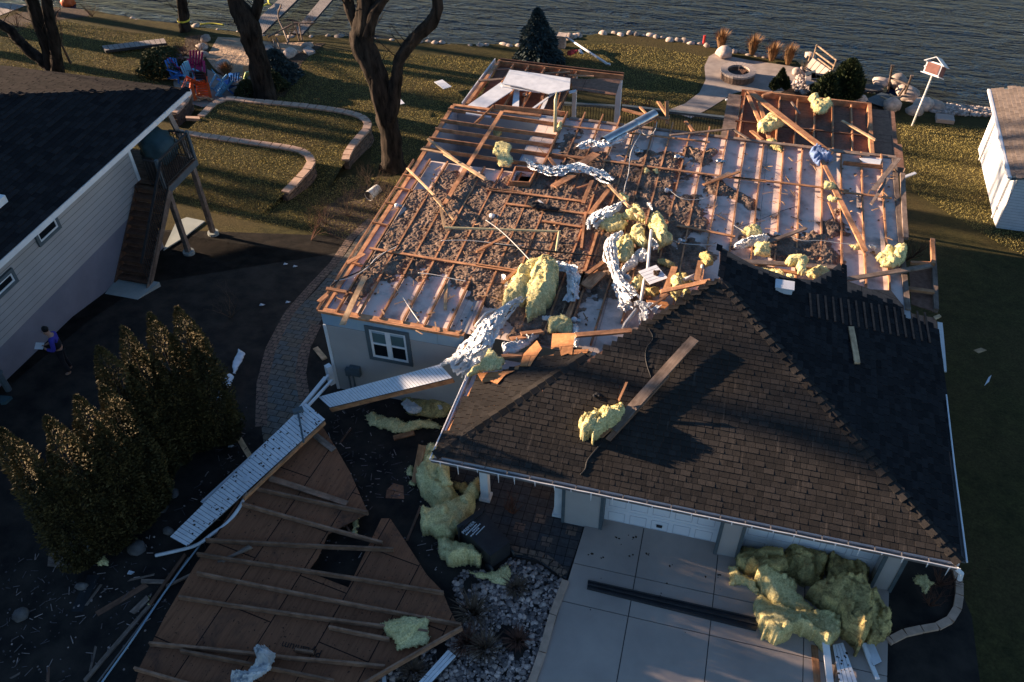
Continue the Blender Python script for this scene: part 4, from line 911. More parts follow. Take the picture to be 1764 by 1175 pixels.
mb=MB(); mb.box((-9.0,26.7,2.36),(-5.9,30.7,2.39)); mb.build('porch_ceiling','sheathing_porch',pf)
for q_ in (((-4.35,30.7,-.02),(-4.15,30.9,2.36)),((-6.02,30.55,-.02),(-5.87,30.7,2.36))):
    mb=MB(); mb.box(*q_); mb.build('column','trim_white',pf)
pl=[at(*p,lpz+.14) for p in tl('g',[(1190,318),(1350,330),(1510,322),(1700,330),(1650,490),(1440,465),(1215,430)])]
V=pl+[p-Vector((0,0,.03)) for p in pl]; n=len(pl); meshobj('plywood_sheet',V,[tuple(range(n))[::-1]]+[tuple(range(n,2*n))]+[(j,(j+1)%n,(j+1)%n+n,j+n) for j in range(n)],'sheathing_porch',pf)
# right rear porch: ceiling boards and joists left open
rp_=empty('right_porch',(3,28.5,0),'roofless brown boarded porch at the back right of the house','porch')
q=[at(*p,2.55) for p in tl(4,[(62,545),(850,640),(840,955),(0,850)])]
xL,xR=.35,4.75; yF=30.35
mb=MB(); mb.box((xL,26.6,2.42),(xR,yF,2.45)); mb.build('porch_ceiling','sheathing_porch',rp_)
for k in range(8):
    x=xL+.1+k*.615
    lumber('joist',(x,26.6,2.53),(x,yF,2.53),.045,.14,'lumber',None,parent=rp_)
lumber('beam',(xL-.05,yF,2.56),(xR+.05,yF,2.56),.06,.24,'lumber',None,parent=rp_); lumber('beam',(xR,26.6,2.58),(xR,yF,2.58),.12,.2,'lumber',None,parent=rp_)
lumber('beam',(xL-.1,28.2,2.57),(xR,28.2,2.57),.05,.06,'lumber_dark',None,parent=rp_)
for q_ in (((xR+.07,26.0,2.50),(5.75,28.0,2.52)),((xR+.07,28.02,2.50),(5.62,yF-.1,2.52))):
    mb=MB(); mb.box(*q_); mb.build('eave_board','sheathing_porch',rp_)
for q_ in (((.1,29.95,-.02),(.34,30.2,2.40)),((5.1,29.9,-.02),(5.3,30.1,2.4))):
    mb=MB(); mb.box(*q_); mb.build('column','trim_white',rp_)
mb=MB(); mb.box((-.15,26.7,2.46),(.32,30.3,2.48)); mb.build('eave_board','lumber_grey',rp_)
# ================================================================ DEBRIS ON THE OPEN CEILING
poly=[at(x,y,2.9)[:2] for x,y in ((640,440),(655,405),(690,335),(735,305),(800,300),(870,300),(950,285),(962,235),(990,225),(1010,255),(1045,262),(1090,262),(1185,262),(1165,330),(1205,335),(1212,400),(1180,420),(1238,440),(1225,470),(1170,500),(1120,510),(1062,500),(1015,500),(1000,560),(985,600),(920,625),(872,570),(800,500),(745,470),(700,480),(600,500),(575,490))]
def blown(poly,seed,T,label,res=.024):
    xs=[p[0] for p in poly]; ys=[p[1] for p in poly]; gx=np.arange(min(xs)-.3,max(xs)+.3,res); gy=np.arange(min(ys)-.3,max(ys)+.3,res)
    X,Y=np.meshgrid(gx,gy,indexing='ij'); ins,D=inside(poly,X,Y)
    D=D+(fbm(X*1.3,Y*1.3,seed,4)-.5)*1.5+(fbm(X*5,Y*5,seed+5)-.5)*.3
    c1=fbm(X*6.5,Y*6.5,seed+2,4); c2=fbm(X*17,Y*17,seed+4,3); e=np.clip(D/.12,0,1)
    H=T*np.clip(D/.28,0,1)*(.4+1.0*fbm(X*1.1,Y*1.1,seed+1))+e*(.05*(c1-.5)+.045*(c2-.5)+.05*(fbm(X*31,Y*31,seed+6,2)-.5))
    hole=(X<-6.2)&(Y>22.6); hatch=(X>-6.3)&(X<-5.55)&(Y>21.95)&(Y<22.95)
    mask=(D>0)&~hole&~hatch&(X>-9.05)&(X<5.2)&(Y>15.3)&(Y<26.7)
    idx=-np.ones(X.shape,int); idx[mask]=np.arange(mask.sum()); a=idx[:-1,:-1];b=idx[1:,:-1];c=idx[1:,1:];d=idx[:-1,1:]; ok=(a>=0)&(b>=0)&(c>=0)&(d>=0)
    V=np.stack([X[mask],Y[mask],(ZC-.014+np.maximum(H,0))[mask]],1); F=np.stack([a[ok],b[ok],c[ok],d[ok]],1).tolist()
    return tag(meshobj('blown_insulation',V,F,'blown_fibre',None,True,loc=(V[0][0],V[0][1],ZC)),label,'insulation',kind='stuff')
blown(poly,31,.092,'thick grey brown blown insulation lying between the bare joists')
blown([at(x,y,2.9)[:2] for x,y in ((1412,385),(1440,360),(1450,400),(1440,455),(1405,460),(1410,420))],60,.11,'narrow strip of loose grey insulation between two joists at the right')
blown([at(x,y,2.9)[:2] for x,y in ((1270,400),(1420,405),(1425,440),(1380,450),(1300,430),(1265,425))],75,.10,'grey insulation crumbs beside the top of the dark roof slope')
blown([at(x,y,2.9)[:2] for x,y in ((1192,262),(1225,255),(1225,300),(1300,330),(1290,350),(1210,330))],90,.08,'thin patch of loose insulation along the middle cross brace')
def board(t,x1,y1,x2,y2,z,w,h,mat,label,z2=None,cat='board',group='loose boards on the torn roof',roll=0,name='loose_board'):
    a=at(*tp(t,x1,y1),z); b=at(*tp(t,x2,y2),z if z2 is None else z2)
    return lumber(name,a,b,w,h,mat,label,cat,group,roll=roll,jag=.04)
L_='lumber'; LP='lumber_pale'; LG='lumber_grey'; LD='lumber_dark'
BD=[
(2,1065,1025,1225,1185,3.0,.06,.04,LP,'pale stick reaching in from the left eave, upper half of a bent pair',3.25),
(6,1225,140,1275,195,3.25,.06,.04,LP,'short pale stick continuing to the elbow above the pvc pipe',3.2),
(6,1262,165,1290,325,3.15,.07,.05,LP,'pale upright scrap joining the yellowed pvc pipe at its left end',3.0),
(6,1280,205,1350,282,3.05,.05,.04,LP,'small pale splinter right of the pipe elbow',None),
(2,1190,845,1380,990,3.10,.075,.05,LP,'pale new stick crossing the first bare joists at the back left',None),
(2,1148,906,1318,936,3.06,.09,.04,LP,'short pale stick lying level on the left eave',None),
(2,1290,935,1540,1090,3.08,.11,.05,LP,'thick pale board with bright end lying on the insulation at the back left',None),
('h',850,190,265,1130,3.10,.13,.04,L_,'long brown board laid diagonally over the open room joists',3.02),
(6,1487,470,1655,382,3.10,.07,.05,L_,'brown stick in the middle of the insulation below the pvc pipe',None),
(6,808,622,668,918,3.03,.15,.04,LP,'weathered board sticking out over the front left eave',3.0),
(6,700,540,805,482,3.02,.13,.03,L_,'orange torn board piece lying on the left edge plasterboard',None),
(6,572,696,690,716,3.05,.1,.05,L_,'orange block at the front left roof corner',None),
(6,530,775,575,735,2.99,.13,.05,L_,'small orange block on the extreme front left corner',None),
(6,1300,670,1295,820,2.90,.09,.03,LP,'short pale lath lying on plasterboard above the front window',None),
(6,1640,665,1725,585,3.05,.08,.05,L_,'short brown stick just left of the curled yellow batt',None),
(7,805,65,985,262,3.12,.07,.05,LP,'pale stick pointing into the central insulation heap',3.4),
(7,672,610,800,517,3.10,.11,.06,L_,'bright ended brown stud above the wide board offcut',None),
(7,665,685,762,592,3.02,.34,.04,L_,'wide orange board offcut beside the bare plasterboard sheet',None),
(7,742,580,800,560,3.05,.12,.06,L_,'stub of stud right of the wide offcut',None),
(7,690,245,808,92,3.05,.13,.05,L_,'brown board running up from the joists towards the silver duct',None),
(7,470,75,590,5,3.08,.22,.04,L_,'wide brown plank under the crumpled foil near the attic hatch',None),
(7,650,175,705,40,3.05,.12,.05,L_,'short brown joist offcut right of the wide plank',None),
(7,615,85,690,60,3.04,.05,.04,L_,'small brown stick between two joist offcuts',None),
(3,890,665,1035,702,3.10,.12,.05,L_,'bright brown board behind the silver duct mouth',None),
(3,1108,620,1170,712,3.1,.1,.06,L_,'leaning brown stud behind the duct, left of a pair',3.0),
(3,1160,612,1163,752,3.45,.12,.06,L_,'upright orange stud at the back edge, right of a pair',2.95),
(3,995,650,1035,692,3.1,.07,.05,L_,'small splintered end poking past the deck rail',None),
(3,1090,715,1175,722,3.1,.12,.06,L_,'short orange block lying at the foot of the two upright studs',None),
(3,1180,822,1560,782,3.12,.08,.04,LG,'long thin grey strip lying near the right porch',None),
(3,1553,782,1650,842,3.10,.08,.04,LG,'short grey strip bent down from the long thin strip',None),
(3,1270,735,1320,800,3.0,.1,.06,L_,'brown stub standing at the back edge of the joists',None),
(3,1385,1122,1600,1045,3.08,.09,.04,L_,'brown stick crossing two joists at mid right',None),
(3,1440,1098,1545,1050,3.05,.12,.03,LG,'flat grey scrap under the crossing stick at mid right',None),
(3,445,960,500,1030,3.02,.1,.05,L_,'small brown stud right of the attic hatch foil',None),
(3,640,1000,730,935,3.06,.28,.04,L_,'broad brown plank between the foil and the duct',None),
(4,95,555,590,938,3.05,.22,.06,L_,'big sunlit beam lying across the right porch onto the ceiling',3.2),
(4,88,580,160,742,2.75,.13,.05,L_,'left rafter stub beside the big sunlit beam',None),
(4,150,605,218,855,2.78,.13,.05,L_,'second rafter stub running under the big sunlit beam',None),
(4,105,795,172,850,2.80,.12,.05,L_,'short orange brace below the left yellow batt of the right porch',None),
(4,175,580,230,562,2.75,.09,.05,L_,'little block behind the top of the big beam',None),
(4,660,735,860,850,2.75,.10,.04,LP,'tapered pale stick lying over the right porch joists',None),
(4,350,620,400,690,2.70,.06,.04,LG,'thin grey stick on the porch boards left of the upper batt',None),
(4,538,978,645,1185,3.08,.12,.04,L_,'board running down from the crumpled blue cloth',None),
(8,612,95,800,470,3.1,.15,.05,L_,'long sunlit board reaching down to the yellow batt at the lower right',None),
(4,1003,962,845,1160,3.10,.15,.03,LG,'broken grey board with pointed end at the right edge of the ceiling',None),
(8,940,20,835,182,3.1,.09,.03,LG,'pointed splinter of the broken grey board at the right edge',3.0),
(8,205,415,440,327,3.06,.11,.05,LG,'grey brown stud above the row of batts by the ridge end',None),
(8,0,528,665,572,3.42,.17,.05,LG,'long plank laid along the torn top of the dark roof slope',3.05),
(8,120,555,400,607,3.25,.1,.05,L_,'narrow orange stick beneath the long plank',None),
(8,430,560,660,600,3.05,.1,.04,LD,'dark narrow stick below the long plank right half',None),
(8,678,640,1200,556,3.15,.15,.05,LG,'long grey board stretching out to the right eave frame',2.95),
(8,575,170,618,272,3.02,.05,.03,L_,'small orange splinter in the strip of loose insulation',None),
('b',180,808,752,760,3.30,.15,.05,L_,'orange rafter lying level just left of the shingled hip',3.35),
('b',1040,368,1560,255,3.75,.15,.04,L_,'orange rafter angled up to the peak of the garage roof',4.2),
('b',950,522,1138,382,3.75,.06,.04,L_,'thin orange stick under the angled rafter by the peak',None),
('b',1185,120,1062,440,3.45,.16,.05,L_,'wide brown board standing behind the striped vent panel',3.5),
('b',1450,60,1408,262,3.6,.15,.05,L_,'brown board near the peak of the garage roof',3.8),
(7,275,972,402,956,3.15,.11,.06,L_,'orange stub left of the small square batt',None),
(7,208,1002,300,990,3.1,.10,.06,L_,'lower orange stub left of the plywood sheet',None),
(7,160,1108,282,1098,3.0,.10,.06,L_,'brown stub between the plywood pieces and the batt',None),
('g',250,350,510,328,2.75,.12,.04,LG,'grey board sticking out left from the wrecked porch',None),
('g',420,232,590,226,2.72,.03,.03,LG,'thin rod resting on the porch corner',None),
('g',930,275,1185,258,2.76,.10,.03,L_,'brown lath behind the wide white panel of the porch',None),
('g',1170,292,1420,302,2.72,.08,.04,L_,'splintered lath in front of the porch beam',None),
]
for q in BD:
    t,x1,y1,x2,y2,z,w,h,mat,label,z2=q; board(t,x1,y1,x2,y2,z,w,h,mat,label,z2)
# boards on the garage roof
def rb(a,b,w,h,mat,label,oa,ob,f=fr): return lumber('loose_board',f(*a,oa),f(*b,ob),w,h,mat,label,'board','boards fallen on the garage roof',jag=.02)
rb((1197,583),(1056,740),.24,.045,'lumber_grey','long wide board lying tilted across the shingled front slope',.20,.12)
rb((1150,646),(1047,758),.12,.045,'lumber_shade','narrow board tucked under the long wide board on the front slope',.16,.06)
rb((1080,658),(1066,690),.05,.04,L_,'thin reddish stick standing up behind the roof batt',.5,.25)
rb((1056,728),(1032,750),.2,.05,L_,'short orange block half under the roof batt',.1,.06)
lumber('loose_board',rf(1466,563,.07),rf(1477,626,.07),.13,.05,LP,'single pale board lying alone on the dark right slope','board','boards fallen on the garage roof',jag=.02)
# torn plywood pieces along the left hip
def slab(name,pts,th,mat,label,cat,group=None,bumpy=0,parent=None):
    V=[Vector(p) for p in pts]; n=len(V); o=meshobj(name,V+[v-Vector((0,0,th)) for v in V],[tuple(range(n))]+[tuple(range(2*n-1,n-1,-1))]+[(j,j+n,(j+1)%n+n,(j+1)%n) for j in range(n)],mat,parent)
    if label: tag(o,label,cat,group)
    return o
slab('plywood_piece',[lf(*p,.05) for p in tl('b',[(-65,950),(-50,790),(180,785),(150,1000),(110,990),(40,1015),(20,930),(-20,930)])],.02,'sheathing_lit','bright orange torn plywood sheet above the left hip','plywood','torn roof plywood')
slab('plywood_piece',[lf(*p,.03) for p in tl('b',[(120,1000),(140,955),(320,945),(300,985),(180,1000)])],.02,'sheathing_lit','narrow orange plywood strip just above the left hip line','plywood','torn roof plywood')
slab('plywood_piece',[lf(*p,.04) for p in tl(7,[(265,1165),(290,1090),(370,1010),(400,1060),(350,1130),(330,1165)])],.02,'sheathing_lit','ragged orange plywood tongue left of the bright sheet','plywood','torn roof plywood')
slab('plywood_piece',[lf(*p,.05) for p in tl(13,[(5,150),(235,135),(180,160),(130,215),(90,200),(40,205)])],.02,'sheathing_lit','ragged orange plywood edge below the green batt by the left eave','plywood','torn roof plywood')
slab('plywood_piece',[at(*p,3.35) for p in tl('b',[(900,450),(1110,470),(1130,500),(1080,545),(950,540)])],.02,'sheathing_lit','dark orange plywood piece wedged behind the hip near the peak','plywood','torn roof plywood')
# eave frame hanging out at the right rear of the garage roof
ef=empty('eave_frame',at(1610,500,2.7),'broken eave frame of boards jutting out at the right edge of the house','eave frame')
lumber('rim_board',at(*tp(8,1205,400),2.75),at(*tp(8,1228,830),2.62),.12,.14,LG,None,parent=ef); lumber('rim_board',at(*tp(8,1205,400),2.86),at(*tp(8,1212,550),2.84),.10,.1,L_,None,parent=ef)
lumber('cross_member',at(*tp(8,1075,540),2.75),at(*tp(8,1205,545),2.75),.1,.08,L_,None,parent=ef); lumber('cross_member',at(*tp(8,970,685),2.78),at(*tp(8,1218,718),2.72),.12,.08,L_,None,parent=ef)
slab('panel',[at(*p,2.60) for p in tl(8,[(1065,560),(1212,560),(1222,835),(1080,790)])],.02,'sheathing_porch',None,None,parent=ef)
slab('panel',[at(*p,2.70) for p in tl(8,[(970,700),(1055,710),(1060,780),(960,770)])],.02,'siding_lap_paper',None,None,parent=ef)
lumber('rim_board',at(*tp(8,1025,0),2.9),at(*tp(8,1045,390),2.9),.14,.1,LG,None,parent=ef); 
# ---- fibreglass batts
def fb(t,pts,z,T,label,mat='fibreglass',seed=0,fold=.55,fs=1.5,group='yellow fibreglass batts on the torn house',edge=.045,ang=0,aniso=1,res=.028,ragged=.08,name='fibreglass_batt',base=None,rough=.20,rs=6,bias=0):
    poly=[at(*p,z)[:2] for p in (tl(t,pts) if t else pts)]
    return blanket(name,poly,base if base else z,T,mat,label,'insulation',res,fold,fs,rough,rs,ang,aniso,edge,ragged,seed,group,bias=bias,tuft=1300)
fb(7,[(150,820),(172,735),(215,680),(255,615),(320,565),(400,552),(440,575),(400,640),(340,690),(310,770),(285,795),(240,790)],3.0,.42,'left lobe of the largest yellow batt in the middle of the house',seed=1,fs=1.3,ang=1.0,aniso=3,edge=.14)
fb(7,[(345,620),(385,565),(440,555),(492,590),(505,625),(492,690),(450,780),(400,830),(345,850),(312,882),(300,800),(305,720),(330,660)],3.1,.46,'right greener lobe of the largest batt in the middle of the house',seed=61,fs=.9,ang=1.1,aniso=3,edge=.16)
fb(7,[(415,962),(440,872),(510,862),(588,900),(580,968)],3.0,.28,'small square yellow green batt on the bare plasterboard',seed=2,fold=.2)
fb(12,[(1420,175),(1460,130),(1520,80),(1560,10),(1660,75),(1635,130),(1540,140),(1480,160)],2.9,.38,'pale green batt wedged at the left eave of the garage roof',seed=3)
fb('a',[(520,440),(640,395),(760,380),(860,400),(885,470),(840,560),(690,590),(600,560),(530,530)],3.05,.45,'fluffy cream batt on the left of the central heap',seed=4,fs=2)
fb('a',[(720,740),(800,660),(900,668),(970,740),(975,870),(890,975),(760,965),(705,880)],3.05,.35,'flat green yellow batt at the bottom of the central heap',seed=5,fold=.3)
fb('a',[(815,375),(860,350),(930,290),(1010,280),(1060,350),(1115,430),(1110,495),(1010,440),(900,430),(830,400)],3.2,.5,'yellow batt twisted along the top of the central heap',seed=6,fs=2.2,ang=-.8,aniso=2)
fb('a',[(905,630),(950,520),(1060,510),(1110,600),(1125,780),(1085,810),(1000,745),(930,700)],3.15,.55,'deeply folded yellow batt in the centre of the heap',seed=7,fs=2.6,ang=1.3,aniso=2.5)
fb('a',[(1130,480),(1215,372),(1300,365),(1335,450),(1320,500),(1395,580),(1465,700),(1400,755),(1330,780),(1285,850),(1245,860),(1290,760),(1220,690),(1170,560)],3.1,.6,'tall light green batt folded down the right of the central heap',seed=8,fs=1.8,ang=-1,aniso=2)
fb('a',[(780,110),(830,100),(900,150),(900,210),(850,190),(800,150)],3.0,.25,'little green scrap of batt beside the pale stick',seed=9)
fb('b',[(745,305),(770,250),(840,205),(885,240),(872,355),(790,350)],3.1,.35,'cream batt beside the left corner of the striped vent panel',seed=10)
fb('b',[(1120,300),(1160,265),(1220,255),(1290,300),(1270,400),(1205,455),(1140,410)],3.35,.4,'brown edged batt below the angled rafter near the peak',seed=11)
fb('b',[(890,340),(1010,320),(1050,370),(990,430),(900,400)],3.1,.25,'grey green flat batt half hidden below the vent panel',mat='fibreglass_dirty',seed=12)
fb('b',[(1150,190),(1240,180),(1340,240),(1380,290),(1300,320),(1190,240)],3.3,.25,'dull green batt behind the white pipe stub near the peak',mat='fibreglass_dirty',seed=13)
fb('b',[(1260,370),(1330,340),(1350,390),(1280,430)],3.7,.25,'pale batt scrap tucked against the hip below the peak',seed=14)
fb('b',[(1000,40),(1040,30),(1180,80),(1200,120),(1120,130),(1010,80)],3.0,.18,'thin green batt strip above the vent panel',seed=15,mat='fibreglass_dirty')
fb('b',[(1440,0),(1500,-20),(1560,30),(1600,100),(1500,120),(1450,60)],3.6,.3,'torn cream batt against the end of the ridge',seed=16,mat='fibreglass_dirty')
fb(8,[(48,345),(105,308),(175,335),(165,388),(80,390)],3.0,.35,'round cream batt at the left end of the ridge row',seed=17)
fb(8,[(122,425),(220,420),(220,500),(130,495)],3.2,.3,'square cream batt standing on the ridge end',seed=18,fold=.2)
fb(8,[(300,540),(335,500),(400,505),(468,525),(440,565),(435,615),(385,605),(370,560),(330,560)],3.45,.3,'yellow batt flopped over the long plank',seed=19,fs=2)
fb(8,[(118,572),(200,570),(300,585),(330,640),(240,632),(140,602)],3.25,.22,'flat yellow batt left below the long plank',seed=20)
fb(8,[(310,600),(360,610),(385,640),(370,665),(300,650)],3.45,.25,'small pale batt lump above the white roof box',seed=21)
fb(8,[(445,575),(560,572),(620,610),(675,655),(645,682),(540,655),(455,622)],3.15,.32,'long yellow batt along the torn roof edge, right of the flopped one',seed=22,fs=2.2)
fb(8,[(865,510),(900,480),(925,445),(970,465),(1040,455),(1045,530),(970,575),(890,562)],3.0,.5,'bright lemon batt with frayed top at the lower right corner',seed=23,fs=3)
fb(8,[(700,430),(770,425),(790,455),(730,460)],2.98,.15,'thin pale batt scrap left of the lemon batt',seed=24)
fb(4,[(452,600),(480,582),(515,590),(520,625),(575,615),(598,645),(575,675),(525,700),(480,685),(465,640)],2.72,.42,'pale green crumpled batt on the far side of the right porch',seed=25,fs=2.4)
fb(4,[(138,765),(165,740),(210,705),(290,715),(315,755),(250,790),(190,812),(145,798)],2.85,.42,'plump yellow batt resting against the big sunlit beam',seed=26,fs=2)
fb(4,[(200,850),(245,845),(300,890),(290,925),(215,900)],2.9,.15,'mossy green batt crumbs on the grey brace below the porch',seed=27,mat='fibreglass_dirty')
fb(8,[(545,62),(605,55),(625,85),(590,95),(548,88)],3.1,.25,'small cream batt under the end of the cloth board',seed=28,fold=.2)
fb(8,[(565,140),(590,135),(632,160),(620,175),(575,160)],3.05,.2,'white folded scrap below the small cream batt',seed=29,fold=.2)
fb('h',[(775,500),(850,490),(900,510),(945,510),(940,620),(960,700),(935,750),(860,745),(820,745),(800,650),(760,610)],3.0,.12,'yellow green batt sheet hung over the joists of the open room',seed=30,fold=.3)
fb('h',[(755,380),(850,370),(860,420),(790,470),(760,420)],2.2,.3,'green batt lump lying down inside the open room',seed=31,mat='fibreglass_dirty')
fb('g',[(1050,800),(1085,760),(1110,780),(1090,850),(1050,870)],3.0,.3,'small cream batt behind the base of the porch pole',seed=32)
fb(3,[(1010,1030),(1040,1015),(1055,1040),(1030,1055)],2.98,.2,'left of two pale plaster lumps on the cross brace',seed=33,fold=.1)
fb(3,[(1070,1030),(1105,1025),(1115,1045),(1085,1055)],2.98,.2,'right of two pale plaster lumps on the cross brace',seed=34,fold=.1)
# on the front slope of the garage roof
sb=lambda X,Y: 2.6+sl*(Y-11.5)+.02
po=[fr(*p,.15)[:2] for p in tl(13,[(618,440),(655,405),(700,385),(760,360),(830,340),(870,310),(900,325),(908,385),(880,440),(835,470),(770,520),(735,545),(710,575),(690,530),(655,545),(625,485)])]
blanket('fibreglass_batt',po,sb,.42,'fibreglass','ragged pale yellow batt sitting on the front slope beside the long board','insulation',.026,.5,2.4,.35,10,.7,1.6,.07,.08,44,'yellow fibreglass batts on the torn house',tuft=2600)
# ---- foil duct jackets
def foil(t,pts,z,T,label,seed=0,fs=5,ang=0,aniso=3,base=None,name='foil_wrap',mat='foil',cat='foil duct wrap',group='crumpled foil duct wrap',res=.035):
    poly=[at(*p,z)[:2] for p in (tl(t,pts) if t else pts)]
    return blanket(name,poly,base if base else z,T,mat,label,cat,.027,.95,fs*1.6,.10,14,ang,aniso*1.9,.05,.04,seed,group)
zdrop=lambda X,Y: np.clip(3.0-(15.9-Y)*.35,2.3,3.05)
foil('a',[(960,860),(1060,810),(1140,840),(1150,950),(1050,970),(990,920)],3.1,.25,'pale foil fold at the foot of the central heap',seed=5)
foil('a',[(780,1110),(860,1000),(970,880),(1030,930),(1020,1000),(900,1080),(820,1170)],3.15,.25,'foil sleeve crossing the long jacket below the heap',seed=6,ang=.7)
foil('a',[(1150,680),(1200,670),(1290,750),(1270,800),(1200,810),(1215,770),(1160,750)],3.25,.2,'small blue tinted foil collar on the white pipe',seed=7)
foil('a',[(1110,230),(1190,215),(1220,300),(1200,360),(1170,290)],3.3,.2,'foil cuff at the top of the white pipe',seed=8)
foil('b',[(815,575),(870,590),(885,650),(825,705)],3.2,.18,'short foil tail hanging under the foil bow',seed=10,ang=1.4)
foil('b',[(620,190),(700,200),(760,250),(730,270),(650,220)],3.1,.18,'foil end left of the striped vent panel',seed=11)
foil('b',[(650,360),(720,420),(750,480),(720,520),(690,570),(660,560),(650,450)],3.05,.2,'foil strip hanging on the edge of the bare plasterboard',seed=12,ang=1.3)
foil(8,[(0,430),(60,400),(150,370),(235,380),(190,418),(60,452),(0,450)],3.1,.2,'bluish foil strip on the ridge end beside the square batt',seed=15,ang=.3)
foil(7,[(150,1035),(210,1020),(300,990),(405,968),(330,1030),(250,1085),(160,1095)],3.0,.2,'foil strip by the plywood left of the hip',seed=16,ang=.5)
foil(7,[(590,905),(632,925),(630,1000),(615,1062),(575,1035)],3.02,.12,'blue foil strip behind the small square batt',seed=17,ang=1.4)
foil(7,[(395,862),(460,858),(450,895),(400,890)],3.0,.12,'small foil corner left of the small square batt',seed=18)
foil(6,[(1632,600),(1665,620),(1690,680),(1665,690),(1640,640)],3.0,.12,'tiny foil scrap left of the large curled batt',seed=19)
foil(4,[(455,930),(500,892),(540,925),(605,965),(590,985),(530,975),(520,1012),(480,980)],3.05,.3,'crumpled pale blue cloth under the end of the big sunlit beam',seed=20,name='cloth',mat='blue_cloth',cat='cloth',group=None)
foil(8,[(820,430),(870,435),(865,455),(825,452)],2.98,.1,'tiny foil scrap left of the lemon batt',seed=21)
# ---- long torn jackets: bundles of creased strips
def jacket(path,widths,label,seed,lift=.10,n=7,mat='foil'):
    rd=random.Random(seed); P_=[Vector(p) for p in path]; mb=MB(); base=polyres(P_,.07); m_=len(base)
    def wid(u):
        x=u*(len(widths)-1); i=min(int(x),len(widths)-2); return widths[i]*(1-(x-i))+widths[i+1]*(x-i)
    for s_ in range(n):
        off=(s_+.5)/n*2-1; ph=rd.uniform(0,6.28); fr_=rd.uniform(.25,.5); sw=rd.uniform(.8,1.5); e0=rd.randint(0,max(1,m_//9)); e1=m_-rd.randint(0,max(1,m_//7)); prev=None
        for k in range(e0,e1):
            u=k/max(1,m_-1); d=(base[min(k+1,m_-1)]-base[max(k-1,0)]); d.z=0
            if d.length<1e-6: continue
            d.normalize(); nn=Vector((-d.y,d.x,0)); W_=wid(u); c=base[k]+nn*(W_*.5*off+W_*.10*math.sin(k*fr_+ph)); hw=W_/n*sw*rd.uniform(.75,1.25)*.9
            z0=lift*(1-off*off)+rd.uniform(-.02,.035); tw=math.sin(k*fr_*1.7+ph*2)*.6
            L_pt=c-nn*hw+Vector((rd.uniform(-.02,.02),rd.uniform(-.02,.02),z0-hw*tw)); R_pt=c+nn*hw+Vector((rd.uniform(-.02,.02),rd.uniform(-.02,.02),z0+hw*tw)); Mp=c+Vector((0,0,z0+rd.uniform(.01,.05)))
            cur=(L_pt,Mp,R_pt)
            if prev is not None: mb.add([prev[0],prev[1],prev[2],cur[0],cur[1],cur[2]],[(0,3,4,1),(1,4,5,2)])
            prev=cur
    return tag(mb.build('foil_wrap',mat),label,'foil duct wrap','crumpled foil duct wrap')
jp=lambda t,pts: [at(*(tp(t,x,y) if t else (x,y)),z) for x,y,z in pts]
jacket(jp(None,[(908,516,3.15),(885,527,3.12),(862,545,3.08),(842,572,3.02),(822,600,2.85),(800,618,2.62),(780,632,2.42),(762,640,2.36)]),[.14,.22,.34,.50,.62,.70,.66,.45],'largest silver foil jacket trailing off the eave above the white soffit',1,.16,11)
jacket(jp(None,[(815,600,2.9),(810,622,2.7),(806,640,2.55),(800,660,2.35)]),[.3,.32,.28,.15],'short foil tail beside the downspout below the largest foil jacket',2,.08,5)
jacket(jp(7,[(310,552,3.1),(400,550,3.1),(490,562,3.12),(575,580,3.1),(598,630,3.08),(588,700,3.04),(568,795,3.0)]),[.16,.22,.3,.34,.3,.26,.34],'hooked strip of foil right of the large curled batt',3,.08,6)
jacket(jp(None,[(1068,400,3.4),(1054,418,3.3),(1051,445,3.2),(1060,470,3.15),(1072,495,3.15),(1096,520,3.2)]),[.2,.34,.32,.30,.36,.5],'long foil jacket running down from the central heap',4,.10,8)
jacket(jp(None,[(1066,488,3.2),(1073,510,3.1),(1078,538,3.0)]),[.25,.3,.34],'second tail of the long foil jacket over the bare plasterboard',5,.06,5)
jacket(jp('a',[(850,232,3.35),(720,300,3.3),(590,370,3.2),(480,425,3.15),(445,490,3.12),(440,570,3.1)]),[.12,.3,.4,.42,.34,.30],'foil sleeve fanned out at the upper left of the central heap',6,.10,8)
jacket(jp('b',[(785,500,3.35),(850,505,3.4),(910,545,3.38),(985,600,3.35)]),[.16,.2,.42,.60],'foil bow knotted round the foot of the white pipe',7,.10,8)
jacket(jp(3,[(288,972,3.1),(360,1025,3.08),(440,1050,3.06),(530,1040,3.08),(620,1025,3.1),(700,1045,3.08),(765,1080,3.06),(835,1112,3.05)]),[.14,.26,.36,.5,.44,.34,.44,.3],'long crumpled white foil lying right of the attic hatch',8,.09,8)
jacket(jp(3,[(618,905,3.02),(680,880,3.05),(760,885,3.05),(850,870,3.05),(938,812,3.1)]),[.2,.36,.34,.2,.08],'foil sleeve lying along the underside of the silver duct',9,.09,6)
# small wreckage crumbs over the bare ceiling
mb=MB(); rd=random.Random(31); pl_=[at(x,y,2.9)[:2] for x,y in ((565,520),(690,320),(770,215),(960,235),(1560,290),(1560,450),(1250,420),(1100,540),(870,620))]; xs=[p[0] for p in pl_];ys=[p[1] for p in pl_]; n=0
while n<620:
    x,y=rd.uniform(min(xs),max(xs)),rd.uniform(min(ys),max(ys))
    if not inside(pl_,np.array([x]),np.array([y]))[0][0] or (x<-6.2 and y>22.6): continue
    n+=1; a=rd.uniform(0,6.28); z=ZC+rd.uniform(.01,.11)
    if rd.random()<.55: L=rd.uniform(.05,.35); mb.beam((x,y,z),(x+math.cos(a)*L,y+math.sin(a)*L,z+rd.uniform(-.01,.05)),rd.uniform(.012,.04),.012,t=rd.uniform(.2,1))
    else: rock(mb,(x,y,ZC+.01),rd.uniform(.015,.05),n,.4,rd.uniform(0,.5))
